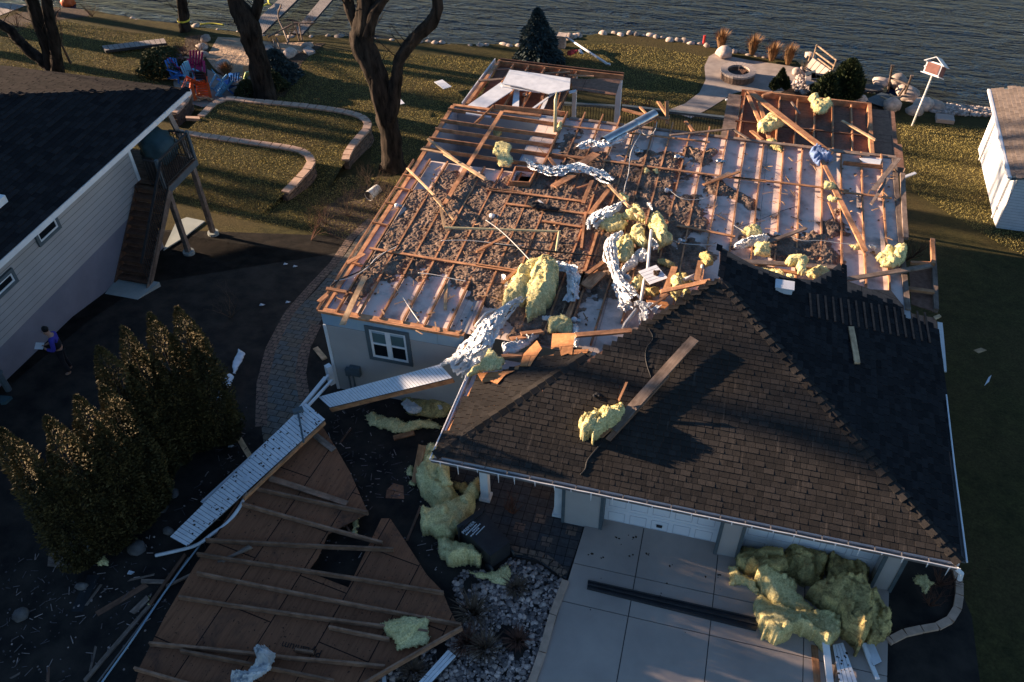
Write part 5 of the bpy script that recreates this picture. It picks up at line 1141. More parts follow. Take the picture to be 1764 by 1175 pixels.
tag(mb.build('ceiling_litter','litter_wood',tints=True),'splinters and crumbs of wreckage scattered over the bare ceiling','debris',kind='stuff')
# ---- pipes, duct, panels
def pipe(name,pts,r,mat,label,cat,group=None,seg=12): 
    mb=MB(); mb.tube(pts,r,seg); return tag(mb.build(name,mat,smooth=True),label,cat,group)
z=3.12
pipe('plastic_pipe',[at(*tp(6,1290,325),z),at(*tp(7,515,350),z),at(*tp(7,505,352),z),at(*tp(7,487,470),z-.05)],.035,'pvc_yellow','long yellowed pvc pipe with an elbow lying on the insulation','pipe','plastic pipes')
bpy.data.objects['plastic_pipe'].data.polygons.foreach_set('use_smooth',[False]*len(bpy.data.objects['plastic_pipe'].data.polygons))
pipe('plastic_pipe',[at(*tp('a',1190,560),3.5),at(*tp('a',1175,700),3.45),at(*tp('a',1145,1035),3.3),at(*tp('b',880,250),3.3),at(*tp('b',845,480),3.25)],.042,'pvc','tall white vent pipe rising through the central heap','pipe','plastic pipes')
pipe('plastic_pipe',[at(*tp('b',805,545),3.25),at(*tp('b',690,690),3.1),at(*tp('b',668,745),3.0)],.05,'pvc','white pipe leg kicking left under the foil bow','pipe','plastic pipes')
pipe('plastic_pipe',[at(*tp('b',1245,265),3.5),at(*tp('b',1400,200),3.6)],.055,'pvc','short open white pipe below the peak beside the angled rafter','pipe','plastic pipes')
pipe('plastic_pipe',[at(*tp('b',1468,95),3.75),at(*tp('b',1455,200),3.5)],.04,'pvc','short upright white pipe beside the end of the ridge','pipe','plastic pipes')
pipe('plastic_pipe',[at(*tp('g',1036,870),3.0),at(*tp('g',1040,540),3.9),at(*tp('g',1052,460),4.1)],[.06,.055,.02],'pvc_yellow','pale pole standing on the joists beside the wrecked porch','pole')
pipe('plastic_pipe',[at(*tp(7,0,925),2.95),at(*tp(7,60,850),2.98),at(*tp(7,125,825),2.98)],.05,'pvc','white bent pipe end on the plasterboard by the large foil','pipe','plastic pipes')
# galvanised duct: open tube with a seam
a=at(*tp(3,775,862),3.12); b=at(*tp(3,1085,695),3.15); du=empty('metal_duct',a,'long shiny silver duct tube lying open ended near the back edge','duct')
mb=MB(); d=(b-a).normalized(); mb.tube([a,a.lerp(b,.62),a.lerp(b,.621),b],[.16,.16,.168,.168],24,caps=False); mb.tube([a+d*.001,b-d*.001],.150,24,caps=False); mb.build('tube','galvanised',du,smooth=True)
mb=MB(); mb.tube([a.lerp(b,.60),a.lerp(b,.64)],.176,24,caps=False); mb.build('joint_band','galvanised',du,smooth=True)
# striped vent panel
def ribbed(name,P4,n,label,cat,parent=None,mat='soffit',group=None,specks=0,th=.03,holes=None,dirn=0):
    P4=[Vector(p) for p in P4]; c=sum(P4,Vector())/4
    t=empty(name,c,label,cat,group); base=MB(); base.quadslab([p-Vector((0,0,.008)) for p in P4],th); base.build('backing','groove_dark' if specks==0 else 'groove_dark',t)
    mb=MB()
    for k in range(n):
        u0=k/n+.06/n; u1=(k+1)/n-.06/n
        if dirn==0: q=[P4[0].lerp(P4[1],u0),P4[0].lerp(P4[1],u1),P4[3].lerp(P4[2],u1),P4[3].lerp(P4[2],u0)]
        else: q=[P4[0].lerp(P4[3],u0),P4[0].lerp(P4[3],u1),P4[1].lerp(P4[2],u1),P4[1].lerp(P4[2],u0)]
        mb.quadslab([p+Vector((0,0,.004)) for p in q],.010)
    mb.build('slats',mat,t)
    if specks:
        mb=MB(); rd=random.Random(specks); nrm=(P4[1]-P4[0]).cross(P4[2]-P4[0]).normalized(); nrm=nrm if nrm.z>0 else -nrm
        for k in range(specks):
            u,v_=rd.random(),rd.random(); p=P4[0].lerp(P4[1],u).lerp(P4[3].lerp(P4[2],u),v_)+nrm*.012; rock(mb,p,rd.uniform(.012,.035),k,.35)
        s=mb.build('dirt_specks','mulch',t); s['kind']='stuff'
    return t
vp=ribbed('soffit_square',[at(*p,3.45) for p in tl('b',[(820,160),(1000,95),(1120,230),(940,295)])],5,'pale striped soffit square with a bird nest like lump on it in the central heap','vent panel',dirn=1)
mb=MB()
for k in range(14):
    p=at(*tp('b',1005+random.uniform(-25,25),175+random.uniform(-22,22)),3.47); rock(mb,p,.045,k,.7)
mb.build('debris_lump','mulch',vp)
# white metal panels on the left porch
ZP=2.95
slab('metal_sheet',[at(*p,ZP) for p in tl('g',[(575,235),(880,275),(1190,322),(1182,430),(1060,460),(975,478),(880,455),(700,410),(500,372)])],.03,'sheet_white','wide white metal panel lying across the wrecked porch','panel','white panels on the porch')
slab('metal_sheet',[at(*p,ZP-.10) for p in tl('g',[(490,385),(870,440),(880,465),(700,440),(500,405)])],.03,'sheet_white','bent lower flange under the wide white panel','panel','white panels on the porch')
slab('metal_sheet',[at(*p,ZP-.13) for p in tl('g',[(135,605),(270,662),(610,440),(485,362)])],.03,'sheet_white','white panel slanting down to the left from the porch','panel','white panels on the porch')
slab('white_strip',[at(*p,ZP-.25) for p in tl('g',[(620,430),(675,430),(668,628),(598,625)])],.03,'sheet_white','upright white strip below the wide panel','strip','white panels on the porch')
slab('white_strip',[at(*p,ZP-.2) for p in tl('g',[(1055,455),(1030,455),(770,645),(790,652)])],.03,'sheet_white','thin white strip slanting left below the wide panel','strip','white panels on the porch')
slab('white_strip',[at(*p,ZP-.3) for p in tl('g',[(930,540),(965,535),(905,660),(870,655)])],.03,'sheet_white','short white strip slanting beside the porch column','strip','white panels on the porch')
slab('white_strip',[at(*p,2.7) for p in tl('g',[(1170,450),(1250,435),(1240,460),(1180,475)])],.02,'sheet_white','curled white flap at the right end of the wide panel','strip','white panels on the porch')
slab('white_strip',[at(*p,2.6) for p in tl('g',[(400,200),(430,205),(370,320),(335,325)])],.02,'sheet_white','pale flap hanging outside the porch corner','strip','white panels on the porch')
lumber('white_strip',at(*tp('h',485,208),2.9),at(*tp('h',740,245),2.9),.07,.05,'sheet_white','thin white rail across the open room top','strip','white panels on the porch')
slab('foam_board',[at(*p,2.95) for p in tl(4,[(765,960),(900,965),(890,1000),(790,995)])],.02,'sheet_white','small pale board by the right edge of the ceiling','board')
# light cans and fittings left on the ceiling
for t,x,y,r,l in ((3,980,915,.13,'silver light can by the white wire below the duct'),(3,1225,950,.13,'silver light can in the middle bay right of the duct'),(3,1478,975,.13,'silver light can two bays left of the porch beam'),(7,597,882,.10,'white light can left of the bare plasterboard'),(7,1240,400,.08,'white light can on the crossing rail below the joists'),(6,1000,188,.09,'pale fitting on the left eave plasterboard'),(6,1582,252,.10,'white fitting above the pvc pipe'),(7,95,250,.10,'white junction box trailing the long white wire'),(4,470,790,.12,'silver light can on the right porch boards'),('g',725,487,.11,'silver light can on the left porch boards'),(8,255,360,.07,'small dark fitting beside the cream round batt'),(7,1160,95,.09,'pale knotted fitting above the central heap')):
    c=at(*tp(t,x,y),2.97 if t not in(4,'g') else 2.5); e=empty('ceiling_light',(c.x,c.y,c.z-.06),l,'light fixture','light fittings left on the ceiling')
    mb=MB(); mb.tube([c+Vector((0,0,-.06)),c+Vector((0,0,.02)),c+Vector((0,0,.05))],[r*.8,r*.75,r*.3],14); mb.build('can','galvanised' if 'silver' in l else 'trim_white',e,smooth=True)
    mb=MB(); mb.box((c.x+r*.7,c.y-.05,c.z-.05),(c.x+r*.7+.1,c.y+.05,c.z)); mb.build('junction_box','galvanised',e)
def cable(pts,t,z,r,mat,label):
    P_=smoothp([at(*tp(t,x,y),z+random.uniform(-.01,.02)) for x,y in pts],2); return pipe('cable',P_,r,mat,label,'cable','loose cables on the ceiling',5)
cable([(0,415),(120,425),(300,455),(480,470),(720,497)],7,3.08,.022,'cable_black','black cable bundle crossing the insulation in the middle')
cable([(0,428),(200,430),(420,475),(600,480),(760,500)],7,3.07,.012,'cable_black','thin black cable beside the middle bundle')
cable([(600,680),(650,640),(760,600),(830,560),(900,510),(960,450),(1010,425)],6,3.02,.022,'cable_black','black cable bundle curling up from the front left corner')
cable([(620,650),(730,630),(830,565),(880,500),(1000,440)],6,3.03,.014,'cable_white','grey cable following the bundle at the front left corner')
cable([(750,600),(900,605),(1100,610),(1250,620),(1500,655),(1660,670)],6,3.0,.010,'cable_black','thin dark wire running along the front left joists')
cable([(1130,600),(1230,610),(1330,635),(1420,650)],6,3.02,.012,'cable_white','pale wire along the front left joists')
cable([(1270,405),(1400,400),(1520,410),(1660,430),(1764,435)],6,3.1,.012,'cable_white','pale wire along the edge of the insulation right of the brace')
cable([(60,280),(120,320),(180,370),(260,450),(350,548)],7,3.15,.014,'cable_white','long white wire from the junction box to the large batt')
cable([(1000,810),(960,880),(935,940),(930,1050),(905,1130),(900,1175)],3,3.1,.014,'cable_white','white wire hanging down from the silver duct')
cable([(985,790),(1040,830),(1090,800),(1100,740)],3,3.15,.012,'cable_white','loop of white wire around the duct end')
cable([(1180,100),(1240,150),(1340,160),(1440,130)],7,3.0,.01,'cable_white','white wire strung between two joists above the heap')
cable([(1150,380),(1230,420),(1350,430),(1460,430)],7,3.1,.012,'cable_white','pale wire along the crossing rail to the ridge end')
cable([(1035,745),(1090,830),(1140,900)],6,2.95,.014,'cable_white','short white wire on plasterboard above the window')
cable([(340,375),(420,410),(520,400),(640,420),(760,430)],8,3.05,.010,'cable_white','thin wire crossing the right hand joists')
cable([(0,330),(130,290),(270,230),(400,190)],8,2.9,.008,'cable_black','thin dark wire lying on the right plasterboard')
cable([(0,310),(30,330),(60,345)],8,3.1,.012,'cable_white','white wire tail beside the cream round batt')
P_=smoothp([fr(*tp(13,x,y),.02) for x,y in ((760,580),(700,650),(672,690),(668,735),(635,768))],2); pipe('cable',P_,.022,'cable_black','black cable snaking down the front slope below the batt','cable','cables on the garage roof',6)
P_=smoothp([fr(*tp(13,x,y),.02) for x,y in ((1050,-120),(1085,-60),(1030,0),(1030,80),(1065,180))],2); pipe('cable',P_,.012,'cable_black','thin black wire high on the front slope near the hip','cable','cables on the garage roof',6)
mb=MB(); p=fr(*tp(13,735,285),.03); 
for k in range(6): rock(mb,p+Vector((random.uniform(-.06,.06),random.uniform(-.06,.06),0)),.05,k)
tag(mb.build('shingle_scrap','tar_paper'),'small black shingle scrap on the front slope left of the batt','shingle scrap')
mb=MB(); p=rf(*tp(8,308,683),.12); mb.box((p.x-.2,p.y-.14,p.z-.12),(p.x+.2,p.y+.14,p.z+.04)); mb.box((p.x-.23,p.y-.17,p.z+.041),(p.x+.23,p.y+.17,p.z+.07)); tag(mb.build('roof_box','sheet_white'),'small white box lying on the dark right slope near the ridge','box')
# wind torn shingle flaps along the hip near the peak
mb=MB()
for k in range(9):
    q=fr(1120+k*13,556-k*8.4,.03); mb.quadslab([q+Vector((-.13,-.09,random.uniform(-.01,.03))),q+Vector((.12,-.05,random.uniform(0,.06))),q+Vector((.14,.1,.02)),q+Vector((-.1,.1,.02))],.012,random.random())
tag(mb.build('torn_shingles','shingle_brown',tints=True),'torn shingle flaps along the broken left hip','torn shingles',kind='stuff')
# black tarp scrap and dark hole lip in insulation
foil(7,[(305,180),(360,165),(450,195),(520,215),(500,225),(430,215),(340,205)],3.05,.12,'black plastic flap lying on the insulation right of the hatch',seed=40,name='plastic_flap',mat='tar_paper',cat='plastic flap',group=None,fs=2)
slab('white_strip',[at(*p,3.1) for p in tl(7,[(375,158),(385,155),(425,188),(418,192)])],.02,'trim_white','thin white stick above the black plastic flap','strip',None)
# ================================================================ FRONT YARD DEBRIS
# fallen roof section, underside up
fr0=empty('fallen_roof_section',at(520,1000,.2),'large overturned roof section of dark plywood and rafters in the front yard','roof section')
def fz(px,py): # resting slope: higher at its far tip
    return .30+.28*(1175-py)/440
def fp(px,py,o=0):
    z=fz(px,py)+o
    return at(px,py,z)
out=[(553,731),(578,770),(604,815),(634,884),(565,920),(548,960),(530,985),(600,1012),(606,1000),(657,893),(672,893),(700,935),(735,990),(762,1018),(775,1050),(790,1080),(640,1178),(560,1210),(225,1210),(240,1150),(285,1060),(335,975),(415,855),(505,765)]
import mathutils
V=[fp(*p) for p in out]; n=len(V)
tris=mathutils.geometry.tessellate_polygon([[Vector((v.x,v.y,0)) for v in V]])
Fs=[tuple(t) if ((V[t[1]]-V[t[0]]).cross(V[t[2]]-V[t[0]])).z>0 else tuple(t)[::-1] for t in tris]
A=V+[v-Vector((0,0,.03)) for v in V]
F=Fs+[tuple(k+n for k in f[::-1]) for f in Fs]+[(j,(j+1)%n,(j+1)%n+n,j+n) for j in range(n)]
so_=meshobj('sheathing',A,F,'fallen_ply',fr0)
for a,b,w in (((465,824),(598,868),.17),((437,841),(634,884),.06),((418,869),(659,936),.06),((355,931),(678,947),.07),((340,955),(400,965),.07),((400,965),(764,1022),.06),((340,988),(794,1077),.06),((309,1029),(500,1058),.06),((498,1058),(737,1089),.06),((258,1109),(500,1134),.06),((500,1134),(664,1149),.06),((312,1122),(576,1174),.06),((232,1152),(420,1204),.06),((567,1081),(671,1102),.045),((509,1120),(540,1125),.05)):
    lumber('rafter',fp(*a,.08),fp(*b,.08),.05 if w<.1 else .15,.14 if w<.1 else .05,'lumber_shade',None,parent=fr0)
lumber('hip_rafter',fp(796,1082,.12),fp(625,1180,.12),.05,.16,'lumber_shade',None,parent=fr0)
lumber('edge_board',fp(512,760,.02),fp(385,880,.02),.06,.12,'lumber',None,parent=fr0); lumber('edge_board',fp(543,750,.05),fp(575,775,.05),.16,.04,'lumber_grey',None,parent=fr0)
lumber('edge_board',fp(383,968,.03),fp(430,940,.03),.05,.04,'lumber_grey',None,parent=fr0)
# mill stamp, upside down as it lies
def text(name,body,size,loc,xdir,ndir,mat,parent,ext=.002):
    cu=bpy.data.curves.new(name,'FONT'); cu.body=body; cu.size=size; cu.extrude=ext; cu.align_x='CENTER'; cu.align_y='CENTER'; o=bpy.data.objects.new(name+'_tmp',cu); C.objects.link(o)
    dg=bpy.context.evaluated_depsgraph_get(); me=bpy.data.meshes.new_from_object(o.evaluated_get(dg)); bpy.data.objects.remove(o); me.materials.clear(); me.materials.append(M[mat])
    g=bpy.data.objects.new(name,me); C.objects.link(g); x=Vector(xdir).normalized(); nz=Vector(ndir).normalized(); y=nz.cross(x).normalized(); x=y.cross(nz); R=Matrix((x,y,nz)).transposed().to_4x4(); R.translation=Vector(loc)
    if parent is not None: g.parent=parent; R.translation=Vector(loc)-parent.location
    g.matrix_local=R; return g
p=fp(519,1118,.006); q=fp(560,1128,.006); text('mill_stamp','Plytanium',.24,p,(p-q),(0,-.05,1),'ink',fr0)
# fallen soffits
s1=ribbed('fallen_soffit',[at(758,628,2.33),at(779,651,2.33),at(568,702,.78),at(548,684,.78)],40,'white slatted soffit strip sloping from the house corner down to the yard','soffit',dirn=1,group='fallen white soffit strips')
lumber('edge_strip',at(781,655,2.22),at(570,706,.68),.05,.14,'lumber',None,parent=s1)
s2=ribbed('fallen_soffit',[at(527,694,1.03),at(560,722,1.03),at(322,941,.52),at(293,925,.52)],46,'long white slatted soffit strip lying down the left side of the fallen roof',cat='soffit',dirn=1,specks=90,group='fallen white soffit strips')
s3=ribbed('fallen_soffit',[at(478,742,.5),at(486,749,.5),at(356,872,.4),at(345,864,.4)],3,'narrow white trim strip tucked behind the long fallen soffit',cat='soffit',group='fallen white soffit strips',dirn=0)
lumber('edge_strip',at(560,728,.93),at(420,860,.75),.05,.1,'lumber',None,parent=s2)
slab('tape_patch',[at(*p,.80) for p in ((418,822),(428,818),(432,826),(421,830))],.01,'sheet_white',None,None,parent=s2)
# toppled porch post with rails
pp=empty('porch_rail',at(560,680,.2),'toppled white porch post and rails at the left front corner of the house','railing')
mb=MB(); mb.beam(at(565,630,1.0),at(572,660,.3),.16,.16); mb.build('post','trim_white',pp)
for a,b in (((560,650),(515,705)),((572,655),(530,700)),((566,646),(505,720))): 
    mb=MB(); mb.beam(at(*a,.8),at(*b,.95),.07,.05); mb.build('rail','trim_white',pp)
mb=MB(); mb.beam(at(512,702,1.15),at(523,762,1.1),.05,.04); mb.beam(at(505,710,1.15),at(522,704,1.15),.14,.1); mb.build('bracket','trim_grey',pp)
# bent gutter trailing off
def dpipe(pts,r,mat,label,cat,name='gutter_length',group='broken white gutters'):
    return pipe(name,smoothp([at(*p,z) for *p,z in [(a,b,c) for a,b,c in pts]],2),r,mat,label,cat,group,8)
dpipe([(425,850,.5),(410,880,.5),(388,905,.45),(365,920,.4),(340,940,.3),(300,950,.2),(268,957,.12)],.045,'trim_white','bent white downspout trailing out below the long fallen soffit','gutter')
dpipe([(345,938,.2),(290,1010,.2),(230,1100,.18),(190,1155,.15),(165,1190,.12)],.022,'siding_lap_paper','thin blue white gutter lip lying along the fallen roof edge','gutter')
dpipe([(325,960,.15),(270,1040,.12),(210,1120,.1),(165,1180,.1)],.02,'gutter_grey','dark gutter back lying beside the thin gutter lip','gutter')
# loose sticks on the dark ground
G_='boards scattered on the front yard'
def gb(t,x1,y1,x2,y2,w,h,mat,label,z=.06,z2=None): return board(t,x1,y1,x2,y2,z,w,h,mat,label,z2,group=G_)
gb(15,1525,357,1005,595,.06,.05,LG,'long stick leaning from the ground onto the fallen roof edge',.6,.1)
gb(15,592,762,890,585,.15,.04,LD,'wide dark plank on the ground left of the fallen roof')
gb(15,858,562,1000,566,.10,.04,LG,'short level board left of the fallen roof',.1)
gb(15,808,752,900,662,.15,.04,LG,'short wide board between the plank and the gutter',.08)
gb(15,612,590,522,715,.06,.04,LG,'narrow split stick at the left of the yard')
gb(15,512,1172,915,705,.09,.05,LG,'long straight board lying parallel to the gutter',.1)
gb(15,915,700,1125,402,.08,.05,LD,'continuation board running up beside the gutter',.14)
gb(15,548,1110,585,955,.05,.03,LG,'upright looking stick at the bottom left')
gb(15,785,557,932,524,.05,.03,LG,'thin lath above the level board')
gb(15,30,1175,130,1118,.05,.03,LG,'pale stick at the bottom left corner')
gb(15,295,1085,292,1185,.06,.03,LD,'dark short stick near the bottom left edge')
gb(12,40,545,112,665,.14,.04,LP,'pale board lying near the paver path')
gb(6,505,1055,560,1120,.16,.04,LP,'pale offcut by the house corner path',-.1)
gb(16,1060,322,1145,112,.06,.05,LD,'dark stick right of the fallen roof point')
gb(16,658,170,735,292,.05,.04,LD,'dark stick crossing the small batt in the roof gap',.35)
gb(12,1155,592,1112,812,.19,.05,L_,'bright orange board leaning near the porch batt',1.1,.2)
gb(12,985,545,1100,515,.15,.04,L_,'orange offcut below the dirty batts')
gb(12,655,575,720,490,.04,.03,LD,'thin dark twig like lath by the fallen roof tip')
slab('plywood_piece',[at(*p,.06) for p in tl(12,[(980,820),(1040,835),(1045,915),(932,910),(940,860)])],.03,'sheathing','dark plywood offcut on the ground before the porch','plywood')
slab('plywood_piece',[at(*p,.08) for p in tl(15,[(385,290),(500,290),(530,350),(450,478),(288,470),(295,380)])],.03,'lumber_grey','dull board sheet on the grass by the last arborvitae','plywood')
gb(15,570,530,465,750,.28,.03,'tar_paper','blue black shingle strip lying on the grass')
# batts on the ground
gz_=lambda X,Y: zt(X,Y)+.01
def gf(t,pts,T,label,seed,mat='fibreglass',fold=.5,fs=1.4,ang=0,aniso=1.5,z=.15,base=None,edge=.10,rough=.18): return fb(t,pts,z,T,label,mat,seed,fold,fs,'fibreglass batts on the ground',edge,ang,aniso,.035,.08,'fibreglass_batt',base or (lambda X,Y: zt(X,Y)+z*.5),rough)
gf(12,[(812,395),(850,372),(930,400),(1060,440),(1200,415),(1262,440),(1270,470),(1150,478),(1060,500),(990,508),(900,480),(820,455)],.3,'long yellow batt lying below the slanting soffit',101,ang=-.1)
gf(12,[(1020,280),(1120,258),(1250,262),(1360,275),(1360,320),(1300,400),(1180,410),(1060,380),(1030,330)],.25,'dirty trampled batt against the house wall under the soffit',102,'fibreglass_dirty')
gf(12,[(1125,740),(1165,680),(1215,650),(1290,670),(1325,740),(1325,830),(1400,890),(1400,925),(1310,950),(1235,962),(1160,890),(1120,820)],.75,'big rounded yellow batt slumped left of the porch column',103,fold=.25,z=.3,fs=.8,edge=.3)
gf(12,[(1225,670),(1290,680),(1335,770),(1330,810),(1280,790),(1240,730)],.3,'green flap on top of the big rounded batt',104,z=1.0,base=lambda X,Y: X*0+.75)
gf(12,[(1340,810),(1440,818),(1445,870),(1390,880),(1345,850)],.3,'small batt fold between the big batt and the column',105,'fibreglass_dirty')
gf('j',[(145,615),(255,600),(290,565),(420,530),(540,480),(600,400),(680,290),(745,240),(748,340),(700,480),(690,580),(640,670),(560,750),(470,850),(430,870),(320,850),(250,800),(150,818)],.55,'long yellow green batt winding from the porch column to the trash cart',106,fs=1.1,ang=.8,aniso=2.2,z=.25)
gf('j',[(300,850),(430,860),(500,900),(620,940),(715,1010),(785,1115),(740,1160),(640,1120),(560,1125),(420,1130),(340,1040)],.5,'curved yellow batt in front of the black trash cart',107,ang=-.6,aniso=2,z=.2)
gf(16,[(1408,478),(1470,500),(1560,505),(1640,470),(1700,450),(1690,510),(1662,592),(1560,560),(1480,545)],.16,'flat torn batt corner on the river stones',108)
gf(16,[(903,808),(980,775),(1070,760),(1090,738),(1130,762),(1212,768),(1195,810),(1202,860),(1198,935),(1100,960),(1005,970),(960,905),(930,860)],.22,'round green batt lying on the fallen rafters',109,z=.5,base=lambda X,Y: X*0+.42)
gf(16,[(712,180),(735,142),(775,150),(768,210),(750,272),(722,262)],.16,'small batt strip in the gap of the fallen roof',110,z=.3)
gf(15,[(465,450),(490,420),(555,430),(530,470),(490,482)],.18,'left tuft of batt under the leaning white trunk strip',111,'fibreglass_dirty')
gf(15,[(582,440),(612,400),(675,435),(655,468),(610,462)],.18,'right tuft of batt under the leaning white trunk strip',112)
gf(15,[(890,655),(905,650),(915,695),(900,700)],.1,'tiny batt crumb beside the gutter',113)
gf(12,[(1045,720),(1080,690),(1105,720),(1095,760),(1060,750)],.2,'small yellow batt left of the leaning orange board',114,z=.4)
gf(12,[(1065,820),(1090,795),(1115,815),(1100,835)],.15,'tiny batt crumb at the foot of the orange board',115)
gf(18,[(1102,545),(1115,512),(1180,498),(1222,560),(1205,592),(1165,628),(1140,575)],.2,'pale batt caught in the twigs right of the garage',116,z=.5,base=lambda X,Y: X*0+.4)
bp=[([(45,300),(85,235),(160,240),(280,300),(345,345),(370,430),(330,485),(190,450),(60,380)],.75,'brown green batt nearest the middle garage pier, top left of the pile',.7,1.2),
([(365,360),(405,290),(445,252),(560,290),(650,365),(675,440),(610,500),(500,505),(430,430)],.75,'hooded dark batt at the back centre of the pile',.2,1.5),
([(690,400),(725,328),(800,318),(990,365),(1000,460),(965,560),(900,605),(800,560),(700,480)],.75,'rolled batt against the right garage pier',-.3,1.3),
([(0,370),(60,395),(150,470),(225,545),(200,565),(100,512),(0,500)],.3,'thin sunlit batt edge at the left of the pile',-.5,1.2),
([(190,480),(260,440),(345,470),(440,520),(480,580),(560,650),(600,690),(520,720),(400,690),(300,640),(230,560)],.55,'pinkish sunlit batt in the hollow of the pile',-.4,1.3),
([(180,650),(240,595),(330,640),(430,700),(520,680),(620,700),(780,785),(765,860),(705,955),(650,975),(590,905),(480,850),(400,905),(335,930),(250,890),(205,760)],.6,'long frayed batt along the lower left of the pile',-.5,1.3),
([(560,600),(640,560),(760,560),(900,610),(955,700),(965,860),(940,930),(900,1015),(870,930),(790,850),(780,780),(680,700)],.85,'broad green batt filling the right of the pile',-.9,1.2),
([(930,625),(1040,610),(1110,690),(1155,745),(1150,850),(1065,935),(985,920),(960,760)],.6,'mossy batt at the lower right end of the pile',-1.0,1.4)]
for k,(pts,T,l,an,fs) in enumerate(bp):
    poly=[at(*p,.35)[:2] for p in tl('i',pts)]; cx_=sum(p[0] for p in poly)/len(poly); cy_=sum(p[1] for p in poly)/len(poly); poly=[(cx_+(p[0]-cx_)*1.10,cy_+(p[1]-cy_)*1.10) for p in poly]
    blanket('fibreglass_batt',poly,.05+.02*k,T,'fibreglass_dirty' if k in(0,1,2,6,7) else 'fibreglass',l,'insulation',.026,.85,fs*1.25,.16,6,an,2.6,.06,.09,120+k,'heap of batts before the right garage door',tuft=1200)
foil(16,[(125,965),(160,950),(200,955),(270,1000),(262,1040),(235,1100),(160,1150),(90,1200),(-20,1200),(0,1120),(90,1105),(150,1045)],.55,.35,'bright crumpled foil lying on the fallen rafters at the bottom',seed=50,ang=.6,fs=4)
foil(12,[(1018,335),(1060,308),(1110,330),(1165,372),(1135,402),(1070,392),(1040,360)],.45,.18,'foil scrap on the dirty batt by the house wall',seed=51)
foil(12,[(1240,345),(1270,340),(1285,365),(1260,372)],.45,.12,'tiny foil scrap right of the other foil scrap',seed=52)
foil(11,[(1312,300),(1330,230),(1385,150),(1418,160),(1420,190),(1370,280),(1325,330)],.3,.06,'lower half of the torn white vinyl strip between trees and path',seed=53,fs=2,name='vinyl_strip',mat='sheet_white',cat='vinyl strip',group='torn vinyl strips')
foil(11,[(1410,90),(1450,5),(1492,30),(1470,80),(1430,160),(1415,150)],.3,.06,'upper half of the torn white vinyl strip between trees and path',seed=54,fs=2,name='vinyl_strip',mat='sheet_white',cat='vinyl strip',group='torn vinyl strips')
foil(15,[(370,55),(390,60),(440,160),(500,240),(550,300),(560,380),(540,398),(520,320),(480,250),(430,180),(380,90)],.5,.1,'thin white strip leaning up into the last arborvitae',seed=55,fs=2,name='vinyl_strip',mat='sheet_white',cat='vinyl strip',group='torn vinyl strips',base=lambda X,Y: X*0+.6)
# white siding piece at the bottom, and strips on the drive
ribbed('siding_piece',[at(*p,.22) for p in tl(16,[(1310,978),(1362,1018),(1190,1200),(1110,1200)])],3,'pale grey siding piece lying on the river stones at the bottom','siding piece')
lumber('white_strip',at(*tp(16,922,1130),.1),at(*tp(16,925,1200),.1),.08,.04,'trim_white','short white strip at the bottom edge left of the siding piece','strip')
lumber('white_strip',at(*tp(18,558,935),.45),at(*tp(18,588,1200),.12),.14,.05,'trim_white','plain white trim board sticking out under the batt pile','strip')
ribbed('soffit_piece',[at(*p,.25) for p in tl(18,[(600,950),(665,935),(760,1200),(645,1200)])],4,'wider white slatted panel sticking out under the batt pile','soffit',specks=16)
ribbed('slatted_rack',[at(*p,.2) for p in tl(18,[(780,940),(845,925),(900,1050),(850,1075)])],6,'open silvery slatted frame at the lower right of the batt pile','frame',mat='sheet_white')
lumber('white_strip',at(*tp(18,785,940),.22),at(*tp(18,875,1160),.12),.09,.05,'trim_white','narrow white strip beside the silvery slatted frame','strip')
gb(18,490,960,510,1200,.14,.03,L_,'brown board on the drive left of the white trim',.12)
gb(18,625,1060,600,1180,.05,.03,LG,'thin stick between the white trim and the slatted panel',.14)
# black strip across the drive
bs=empty('black_strip',at(1160,1040,.1),'long black rubber trough lying across the driveway','black strip')
a,b,c_,d_=[at(*p,.12) for p in tl(17,[(680,563),(675,607),(1700,862),(1740,800)])]
mb=MB(); mb.quadslab([a,b,c_,d_],.03); mb.build('tray','black_plastic',bs)
for u in (0,.5,1):
    mb=MB(); p=a.lerp(b,u);q=d_.lerp(c_,u); mb.beam(p+Vector((0,0,.02)),q+Vector((0,0,.02)),.035,.05); mb.build('rib','black_plastic',bs)
# drive scraps and leaves
mb=MB(); rd=random.Random(5)
for t,pts in ((17,[(860,300),(930,290),(965,300),(870,345),(940,400),(945,420),(1045,400),(1180,470),(765,425),(695,405),(1035,965),(690,740),(905,810),(1130,640),(1525,770),(650,880),(620,990),(760,540),(1150,575),(1390,535),(1260,880),(985,800),(1470,530),(1480,620)]),(18,[(280,1050),(250,1000)])):
    for x,y in pts:
        for k in range(rd.choice((1,2,4))):
            p=at(*tp(t,x+rd.uniform(-14,14),y+rd.uniform(-10,10)),.1); rock(mb,p,rd.uniform(.015,.04),int(x+y)+k,.3)
tag(mb.build('drive_debris','mulch'),'leaves and crumbs of debris scattered on the driveway slabs','debris',kind='stuff')
